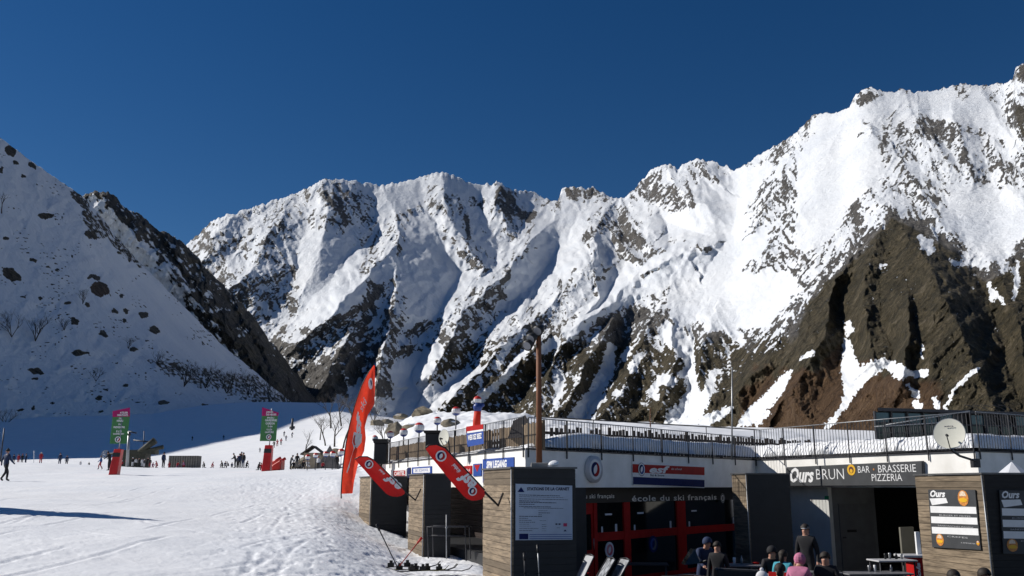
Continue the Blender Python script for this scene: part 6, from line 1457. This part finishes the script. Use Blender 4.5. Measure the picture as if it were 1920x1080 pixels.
def person(loc, face, lab, pose='stand', h=1.75, top='navy', legs='black', head='hat', headc='black', gloves='black', fine=False, group=None, goggles=False, name='person'):
    me, h0, h1, j = body_mesh(pose, fine)
    o = bpy.data.objects.new(name, me); COL.objects.link(o); k = h / 1.75; o.location = loc; o.rotation_euler = (0, 0, face); o.scale = (k, k, k)
    label(o, lab, 'person', group)
    for i, mt in enumerate((CL[top], CL[legs], SKIN, BOOT, SKIN if gloves is None else CL[gloves])): o.material_slots[i].link = 'OBJECT'; o.material_slots[i].material = mt
    hc = (h0 + h1) / 2 + Vector((0, 0, .015))
    if head:
        c = head_piece(head, hc, None).build({'hat': 'woolly_hat', 'hair': 'hair', 'helmet': 'helmet', 'hood': 'hood'}[head], HAIRB if head == 'hair' else CL[headc]); c.parent = o
    if goggles:
        m = MB(); m.ball(hc + Vector((0, -.055, .022)), .07, n=10, m=6, sc=(1.05, .8, .42)); c = m.build('goggles', GLASS); c.parent = o
    elif fine:
        for s_ in (-1, 1): m = MB(); m.ball(hc + Vector((.032 * s_, -.083, .012)), .013, n=8, m=5); c = m.build('eye', BLACK); c.parent = o
    return o
def on_ground(px, py, Y):
    p = P3(px, py, Y); p.z = ground_z(p.x, p.y) + .02; return p
# far figures: (px, Y, height, pose, face deg, top, legs, head, headcolour, label)
far = [
 (10, 52, 1.78, 'walk', 150, 'navy', 'black', 'hat', 'black', 'person in navy jacket and black trousers walking away at the left edge'),
 (23, 121, 1.2, 'stand', 20, 'navy', 'black', 'helmet', 'black', 'dark child figure at the crest nearest the left edge'),
 (32, 122, 1.3, 'stand', 0, 'red', 'red', 'helmet', 'black', 'child in red just right of the dark child at the left crest'),
 (39, 121, 1.3, 'stand', 10, 'black', 'black', 'helmet', 'red', 'child in black with red helmet at the left crest'),
 (46, 121, 1.35, 'stand', -30, 'navy', 'navy', 'helmet', 'black', 'figure in navy, last of the group at the left crest'),
 (74, 119, 1.5, 'stand', 30, 'red', 'red', 'helmet', 'white', 'lone figure in red beside the thin white pole'),
 (110, 125, 1.75, 'stand', 0, 'navy', 'navy', 'hat', 'navy', 'lone navy figure half hidden behind the crest'),
 (123, 128, 1.55, 'stand', 40, 'navy', 'black', 'hat', 'grey', 'smaller dark figure right of the lone navy one'),
 (149, 122, .95, 'kneel', 40, 'white', 'grey', 'hat', 'white', 'crouching figure in white at the crest'),
 (166, 122, .8, 'kneel', 0, 'black', 'black', 'hat', 'black', 'small dark crouching figure right of the one in white'),
 (187, 87, 1.30, 'walk', -60, 'blue', 'red', 'hat', 'grey', 'child in bright blue jacket and red trousers left of the left pylon'),
 (204, 84, 1.78, 'lean', -100, 'black', 'black', 'hat', 'black', 'adult in black leaning forward behind the left pylon'),
 (228, 112, 1.1, 'kneel', 0, 'red', 'black', 'helmet', 'white', 'child in red sitting right behind the left pylon'),
 (236, 112, 1.1, 'stand', 30, 'red', 'black', 'helmet', 'red', 'second child in red beside the leaning lift mast'),
 (247, 111, 1.15, 'stand', 0, 'black', 'white', 'helmet', 'white', 'child with white trousers, first in the queue below the lift station'),
 (253, 112, 1.1, 'stand', 50, 'white', 'black', 'helmet', 'black', 'child with white top, second in the queue below the lift station'),
 (259, 111, 1.15, 'stand', -20, 'black', 'black', 'helmet', 'black', 'child all in black in the queue below the lift station'),
 (265, 112, 1.1, 'stand', 0, 'white', 'white', 'helmet', 'black', 'child all in white in the queue below the lift station'),
 (274, 110, 1.3, 'lean', 60, 'black', 'black', 'hat', 'grey', 'adult in black bending at the end of the queue'),
 (285, 108, .95, 'kneel', 40, 'mauve', 'red', 'helmet', 'red', 'child in mauve sitting on the snow right of the queue'),
 (294, 108, 1.2, 'kneel', -40, 'red', 'red', 'helmet', 'red', 'child in red kneeling beside the tall dark adult'),
 (305, 107, 1.78, 'stand', 60, 'navy', 'black', 'hat', 'black', 'tall adult in navy left of the slatted block'),
 (317, 108, 1.05, 'kneel', 0, 'red', 'red', 'helmet', 'red', 'leftmost child in red in front of the slatted block'),
 (331, 108, 1.1, 'kneel', 60, 'red', 'mauve', 'helmet', 'black', 'middle child in red in front of the slatted block'),
 (345, 108, 1.2, 'kneel', -50, 'mauve', 'red', 'helmet', 'red', 'rightmost child in front of the slatted block'),
 (352, 128, 1.5, 'stand', 0, 'navy', 'black', 'hat', 'white', 'figure whose head shows above the slatted block'),
 (368, 150, 1.7, 'ski', 40, 'green', 'black', 'helmet', 'black', 'skier in dark green gliding down behind the slatted block'),
 (383, 106, 1.05, 'kneel', -90, 'black', 'black', 'helmet', 'black', 'crouching child in black facing a child in red'),
 (396, 106, 1.0, 'kneel', 90, 'red', 'red', 'helmet', 'red', 'crouching child in red facing a child in black'),
 (417, 103, 1.2, 'kneel', -90, 'black', 'black', 'hat', 'black', 'crouching figure at the left end of the dark group'),
 (428, 102, .95, 'sitbend', -90, 'black', 'black', 'helmet', 'black', 'small seated dark figure in the group'),
 (434, 103, .9, 'kneel', 20, 'navy', 'black', 'helmet', 'grey', 'smallest crouching figure in the dark group'),
 (440, 101, 1.65, 'lean', -60, 'black', 'black', 'hat', 'grey', 'adult in black bending forward in the dark group'),
 (448, 102, 1.55, 'stand', 20, 'navy', 'black', 'helmet', 'black', 'standing figure in navy in the dark group'),
 (455, 101, 1.65, 'stand', -20, 'black', 'navy', 'hat', 'black', 'tallest standing figure at the right of the dark group'),
 (461, 101, 1.15, 'kneel', 60, 'black', 'black', 'helmet', 'black', 'figure crouching at the right end of the dark group'),
 (421, 102, 1.0, 'sitbend', 30, 'navy', 'black', 'helmet', 'black', 'seated navy figure second from the left of the dark group'),
 (444, 103, 1.3, 'stand', 70, 'grey', 'black', 'helmet', 'red', 'grey child with red helmet inside the dark group'),
 (451, 104, 1.75, 'stand', 10, 'black', 'black', 'hat', 'navy', 'tall adult at the back of the dark group'),
 (568, 82, 1.2, 'kneel', 20, 'black', 'grey', 'helmet', 'black', 'dark kneeling child just left of the timber hut'),
 (596, 80, 1.1, 'stand', -20, 'white', 'black', 'helmet', 'red', 'child with white jacket in front of the small striped balls'),
 (604, 80, 1.0, 'kneel', 30, 'red', 'black', 'helmet', 'black', 'kneeling child in red before the small striped balls'),
 (631, 79, 1.2, 'stand', 20, 'black', 'black', 'helmet', 'white', 'dark child between the grey tent and the tall flag'),
 (280, 112, 1.1, 'stand', 0, 'black', 'red', 'helmet', 'black', 'child with red trousers at the end of the lift queue'),
 (269, 110, 1.0, 'stand', 60, 'grey', 'white', 'helmet', 'white', 'small grey child near the end of the lift queue'),
 (483, 80, 1.05, 'kneel', 80, 'black', 'black', 'hood', 'black', 'hooded dark figure crouching left of the right pylon'),
 (490, 80, .95, 'kneel', 0, 'red', 'red', 'helmet', 'red', 'child in red touching the right pylon'),
 (544, 82, 1.3, 'lean', 90, 'grey', 'black', 'helmet', 'black', 'figure in grey bending at the right side of the red slide'),
 (550, 84, 1.1, 'kneel', 0, 'black', 'black', 'helmet', 'white', 'crouching figure with white helmet right of the red slide'),
 (556, 83, 1.4, 'stand', 0, 'black', 'grey', 'hat', 'black', 'standing dark figure between the red slide and the timber hut'),
 (563, 84, .9, 'kneel', -50, 'grey', 'black', 'helmet', 'grey', 'small crouching figure by the timber hut'),
 (576, 85, 1.1, 'sit', 40, 'white', 'white', 'helmet', 'white', 'child in white sitting before the timber hut'),
 (529, 285, 1.9, 'ski', 30, 'navy', 'black', 'helmet', 'black', 'highest skier of the line on the sunlit piste'),
 (544, 275, 1.9, 'ski', 60, 'navy', 'black', 'helmet', 'black', 'skier farthest right on the sunlit piste'),
 (533, 262, 1.8, 'ski', 20, 'navy', 'navy', 'helmet', 'black', 'skier below the highest one on the piste'),
 (524, 245, 2.0, 'ski', 30, 'red', 'black', 'helmet', 'black', 'skier in red, upper one beside the right banner'),
 (517, 235, 2.0, 'ski', 10, 'red', 'red', 'helmet', 'red', 'skier in red, lower one beside the right banner'),
 (511, 226, 1.9, 'ski', 0, 'black', 'black', 'helmet', 'black', 'skier in black touching the right banner edge'),
 (485, 205, 1.2, 'ski', 0, 'navy', 'black', 'helmet', 'black', 'tiny skier low on the piste left of the right banner'),
 (356, 320, 1.8, 'ski', 0, 'black', 'black', 'helmet', 'black', 'tiny far skier at the edge of the shaded valley'),
 (415, 300, 1.8, 'ski', 0, 'navy', 'black', 'helmet', 'black', 'tiny far skier in the shade left of the right banner'),
]
for (px, Y, h, pose, fd, tp, lg, hd, hcx, lab) in far:
    p = on_ground(px, 885, Y); person(p, math.radians(fd), lab, pose, h, tp, lg, hd, hcx, 'black', False, 'skiers and children on the snow field' if Y > 60 else None)

# near figures on the plaza
def near(px, py_top, ztop, face, lab, pose, h, **kw):
    Y = Yz(py_top, ztop); p = P3(px, py_top, Y); me, h0, h1, j = body_mesh(pose, True); zt = (h1.z + .10) * h / 1.75; fx = h1 * (h / 1.75)
    off = Matrix.Rotation(math.radians(face), 3, 'Z') @ Vector((h1.x, h1.y, 0)) * (h / 1.75)
    return person((p.x - off.x, p.y - off.y, ztop - zt), math.radians(face), lab, pose, h, fine=True, **kw), Vector((p.x - off.x, p.y - off.y, 0))
CHAIRS = []
near(1509, 981, 1.80, -35, 'standing person in dark coat and pale headband before the white bar wall', 'stand', 1.74, top='black', legs='black', head='hair', gloves=None)
def band(o, mt):
    m = MB(); me, h0, h1, j = body_mesh('stand', True); hc = (h0 + h1) / 2 + Vector((0, 0, .04)); m.tube([hc + Vector((0, 0, -.012)), hc + Vector((0, 0, .03))], [.105, .10], n=14, caps=False); c = m.build('headband', mt); c.parent = o
band(bpy.data.objects['person.0%d' % (len(far))] if ('person.0%d' % len(far)) in bpy.data.objects else [o for o in bpy.data.objects if o.name.startswith('person')][-1], CL['white'])
_, p = near(1500, 1036, 1.30, 150, 'seated person in pink hooded jacket with back to the camera', 'sitbend', 1.75, top='pink', legs='mauve', head='hood', headc='pink', gloves='grey'); CHAIRS.append((p, 150))
_, p = near(1546, 1033, 1.34, -25, 'seated person in black jacket with hood and red lit face right of the pink jacket', 'sit', 1.78, top='black', legs='black', head='hair', gloves=None); CHAIRS.append((p, -25))
_, p = near(1468, 1030, 1.30, 140, 'seated child in bright turquoise jacket seen from behind', 'sit', 1.65, top='teal', legs='blue', head='hair', gloves='black'); CHAIRS.append((p, 140))
_, p = near(1447, 1023, 1.36, 0, 'seated figure with pink lit face deep in the shade left of the turquoise jacket', 'sit', 1.75, top='black', legs='black', head='helmet', headc='black', gloves=None); CHAIRS.append((p, 0))  # helmet black in place of red: shade put into its colour
_, p = near(1462, 1054, 1.24, 160, 'seated person in orange jacket at the lower edge', 'sitbend', 1.75, top='orange', legs='black', head='hair', headc='black', gloves='black'); CHAIRS.append((p, 160))  # dark head and dulled jacket: shade put into their colours
_, p = near(1428, 1069, 1.30, 180, 'person with round white hat at the lower edge left of the orange jacket', 'sit', 1.75, top='red', legs='black', head='hat', headc='white', gloves='black'); CHAIRS.append((p, 180))
near(1327, 1007, 1.55, 20, 'person in dark blue jacket standing in the shade before the ski school window', 'lean', 1.62, top='navy', legs='navy', head='helmet', headc='navy', gloves=None)
near(1344, 1014, 1.50, -30, 'pink faced person, clothes darkened for the shade, right of the dark blue jacket', 'stand', 1.5, top='black', legs='black', head='hair', gloves=None)  # black in place of red clothes: shade put into their colour
_, p = near(1786, 1066, 1.30, 180, 'dark haired head at the lower edge left of the last one', 'sit', 1.75, top='black', legs='black', head='hair', gloves=None); CHAIRS.append((p, 180))
_, p = near(1845, 1063, 1.32, 10, 'person with brown hair and pale forehead at the lower right edge', 'sit', 1.75, top='grey', legs='black', head='hair', gloves=None); CHAIRS.append((p, 10))

# ------------------------------------------------------------------ plaza furniture
def chair_at(p, face, lab):
    a = math.radians(face); R = Matrix.Rotation(a, 4, 'Z'); T = thing('chair', (p.x, p.y, 0), lab, 'chair', 'chairs under the seated guests')
    def tr(m): m.v = [tuple((R @ Vector((v[0], v[1], v[2]))) + Vector((p.x, p.y, 0))) for v in m.v]; return m
    m = MB(); m.box((-.22, -.24, .36), (.22, .20, .40)); tr(m).build('seat', RED, T)
    m = MB(); m.box((-.22, .20, .50), (.22, .235, .84)); tr(m).build('backrest', RED, T)
    for x in (-.20, .20):
        for y in (-.22, .20): m = MB(); m.tube([(x, y, 0), (x, y, .84 if y > 0 else .36)], .014); tr(m).build('leg', LGREY, T)
    return T
cl = ['red chair under the pink hooded jacket', 'red chair under the seated person in black', 'red chair under the turquoise jacket', 'red chair under the figure with pink lit face', 'red chair under the orange jacket', 'red chair under the white hat', 'red chair under the dark haired head at the lower edge', 'red chair under the person with brown hair at the lower right edge']
for (p, f), l in zip(CHAIRS, cl): chair_at(p, f, l)
def table(px, py, z, w_, d_, ang, lab, mt, items=(), y=None):
    p = at(px, py, z); a = math.radians(ang); R = Matrix.Rotation(a, 4, 'Z'); T = thing('table', (p.x, p.y, 0), lab, 'table', 'tables on the plaza')
    def tr(m): m.v = [tuple((R @ Vector(v)) + Vector((p.x, p.y, 0))) for v in m.v]; return m
    m = MB(); m.box((-w_ / 2, -d_ / 2, z - .035), (w_ / 2, d_ / 2, z)); tr(m).build('tabletop', mt, T, .006)
    for x in (-1, 1):
        for y_ in (-1, 1): m = MB(); m.tube([(x * (w_ / 2 - .06), y_ * (d_ / 2 - .06), 0), (x * (w_ / 2 - .06), y_ * (d_ / 2 - .06), z - .035)], .018); tr(m).build('leg', IRON, T)
    k = 0
    for (ix, iy, ih, ir, mt2, nm, lb) in items:
        q = R @ Vector((ix, iy, 0)) + Vector((p.x, p.y, z)); m = MB(); m.tube([q, q + Vector((0, 0, ih * .62)), q + Vector((0, 0, ih * .75)), q + Vector((0, 0, ih))], [ir, ir, ir * .45, ir * .4] if nm == 'bottle' else [ir * .8, ir, ir, ir * 1.02], n=10); solo(m, nm, mt2, tuple(q), lb, nm, 'glasses and bottles on the tables')
    return T
TT_ = mat('table_grey', (.20, .20, .21), .3, .15, 6, .05); TW = mat('table_white', (.55, .55, .56), .3, .1, 6, .05)
table(1385, 1058, .76, 1.1, .7, -12, 'dark table with a bright rim between the blue jacket and the white hat', TT_, [(-.1, .05, .16, .035, WP, 'glass', 'clear glass standing left on the dark table by the blue jacket'), (.08, .1, .20, .03, LGREY, 'bottle', 'pale bottle on the dark table by the blue jacket'), (.42, .12, .05, .09, RED, 'ashtray', 'flat red dish at the right end of the dark table')])
table(1672, 1049, .98, .95, .6, 6, 'high bar table with pale edge in front of the open bar', TW, [(-.1, .1, .13, .03, BLACK, 'glass', 'leftmost dark glass on the high bar table'), (.02, .12, .14, .03, LGREY, 'glass', 'pale glass in the middle of the high bar table'), (.16, .08, .15, .03, BLACK, 'bottle', 'dark bottle on the high bar table'), (.3, .1, .12, .03, LGREY, 'glass', 'rightmost pale glass on the high bar table')])
table(1640, 1073, .74, 1.5, .7, 4, 'low dark table with a pale edge at the lower edge before the bar', TT_, [(-.05, .15, .14, .035, LGREY, 'glass', 'pale glass on the low table before the bar'), (.06, .1, .15, .03, WP, 'glass', 'white glass beside the pale one on the low table'), (.45, .12, .15, .03, LGREY, 'bottle', 'bottle alone at the right end of the low table')])
table(1530, 1071, .74, 1.2, .6, -5, 'dark table before the pink jacket', TT_)
table(1205, 1056, .70, 1.3, .7, -6, 'black table edge right of the deck chairs', DARK)
table(1300, 1082, .72, 1.3, .7, -3, 'dark table at the lower edge before the blue jacket', DARK)
table(1075, 1072, .60, .8, .5, -10, 'low red table between the deck chairs', RED)
table(1010, 1062, .66, .55, .5, 0, 'red table against the notice booth', RED)
# fridge at the bar
p = at(1722, 1041, 1.02)
T = thing('drinks_fridge', (p.x, p.y, 0), 'red drinks cooler with white script, its pale lid at the right of the bar', 'cooler')
m = MB(); m.box((p.x - .12, p.y, 0), (p.x + .5, p.y + .5, .96)); m.build('cabinet', RED, T, .02); m = MB(); m.box((p.x - .38, p.y - .05, .963), (p.x + .5, p.y + .55, 1.02)); m.build('lid', TW, T, .01)
m = MB(); put_text(m, 'Cola', (p.x + .02, p.y - .004, .35), (0, 0, .5), (-.1, 0, 0), 0, shear=.3, bold=.04); m.parts('lettering', WP, T)
p = P3(1717, 960, 23.2); m = MB(); m.box((p.x - .05, p.y, 0), (p.x + .05, p.y + .08, 1.55)); solo(m, 'white_post', WP, (p.x, p.y, 0), 'bright white upright strip beside the menu booth', 'post')
# deck chairs
def deck_chair(px, py, z, ang, sc, fab, lab, dx=0):
    p = at(px, py, z); a = math.radians(ang); R = Matrix.Rotation(a, 4, 'Z'); T = thing('deck_chair', (p.x, p.y, 0), lab, 'deck chair', 'deck chairs before the ski school')
    # local: head at +x top, feet towards -x ; origin under the head end
    def tr(m): m.v = [tuple((R @ (Vector(v) * sc)) + Vector((p.x, p.y, 0))) for v in m.v]; return m
    zt = z / sc; path = [(-1.15, .30), (-.80, .32), (-.55, .36), (-.28, .62), (0, zt)]
    for y in (-.27, .27): m = MB(); m.tube([(x, y, h) for x, h in path], .016, n=6); tr(m).build('side_rail', IRON if fab is not CL['white'] else LGREY, T)
    m = MB(); vs = []; fs = []
    N = 20; P_ = [(np.interp(t, np.linspace(0, 1, 5), [q[0] for q in path]), np.interp(t, np.linspace(0, 1, 5), [q[1] for q in path]) - .03 * math.sin(t * math.pi)) for t in np.linspace(0, 1, N + 1)]
    for k, (x, h) in enumerate(P_): vs += [(x, -.25, h), (x, .25, h)]
    m.add(vs, [(2 * k, 2 * k + 2, 2 * k + 3, 2 * k + 1) for k in range(N)], 0, True); tr(m).build('sling', fab, T)
    for (x, h) in ((-.9, .31), (-.35, .5)):
        for y in (-.27, .27): m = MB(); m.tube([(x + .1, y, h), (x - .05, y, 0)], .014); tr(m).build('leg', LGREY, T)
    m = MB(); m.tube([(0, -.27, zt), (0.03, 0, zt + .03), (0, .27, zt)], .018); tr(m).build('head_bar', IRON, T)
    return T
STR = mat('grey_striped_sling', (.30, .32, .35), .6, .2, 1.5, .1, c2=(.02, .02, .025), sx=(9, 9, 1), detail=0)
deck_chair(1070, 1037, 1.10, 14, 1.0, STR, 'deck chair with black and white print nearest the notice booth')
deck_chair(1106, 1042, 1.06, 18, .95, mat('silver_sling', (.42, .43, .45), .5, .2, 3, .1), 'deck chair with plain pale headrest second from the notice booth')
deck_chair(1146, 1048, 1.04, 14, 1.0, STR, 'grey striped deck chair third from the notice booth')
deck_chair(1172, 1049, 1.04, 16, 1.0, mat('pale_grey_sling', (.36, .38, .41), .6, .2, 3, .1, c2=(.10, .10, .11), sx=(7, 1, 1)), 'pale grey deck chair farthest from the notice booth')
# snowmobile
p = P3(1285, 1064, 19.0); z = 0; T = thing('snowmobile', (p.x, p.y, 0), 'orange and black snowmobile in the shade before the ski school window', 'snowmobile')
def sm_(pts): return [Vector((p.x + a, p.y + b, c)) for a, b, c in pts]
m = MB(); vs = []; secs = [(-.30, .56, .04, .05), (-.22, .54, .12, .10), (-.08, .50, .20, .18), (.12, .46, .24, .22), (.3, .44, .24, .22), (.5, .42, .22, .20)]
for x, zc_, hw, hh in secs:
    for k in range(12): a = 2 * math.pi * k / 12; vs.append((p.x + x, p.y + hw * math.cos(a), zc_ + hh * math.sin(a) + .25))
fs = [(i * 12 + k, i * 12 + (k + 1) % 12, (i + 1) * 12 + (k + 1) % 12, (i + 1) * 12 + k) for i in range(5) for k in range(12)] + [tuple(range(12))[::-1], tuple(range(60, 72))]
m.add(vs, fs, 0, True); m.build('hood', mat('orange_fairing', (.62, .17, .015), .25, .1, 2, 0), T)
m = MB(); m.hexa(sm_([(-.05, -.2, 1.12), (.25, -.24, 1.16), (.25, .24, 1.16), (-.05, .2, 1.12), (.15, -.16, 1.42), (.18, -.18, 1.42), (.18, .18, 1.42), (.15, .16, 1.42)])); m.build('windshield', GLASS, T)
m = MB(); m.tube(sm_([(.35, -.4, 1.22), (.3, 0, 1.15), (.35, .4, 1.22)]), .022); m.build('handlebar', BLACK, T)
m = MB(); m.hexa(sm_([(.6, -.18, .85), (1.6, -.18, .80), (1.6, .18, .80), (.6, .18, .85), (.6, -.15, 1.05), (1.6, -.14, 1.0), (1.6, .14, 1.0), (.6, .15, 1.05)])); m.build('seat', BLACK, T, .03)
for y in (-.42, .42):
    m = MB(); m.tube(sm_([(-.55, y, .22), (-.4, y, .08), (.6, y, .05)]), .045, n=6); m.tube(sm_([(0, y, .08), (.1, y * .6, .5)]), .03); m.build('ski_runner', BLACK, T)
m = MB(); m.tube(sm_([(.5, 0, .25), (1.7, 0, .25)]), .22, n=10); m.build('track', BLACK, T)
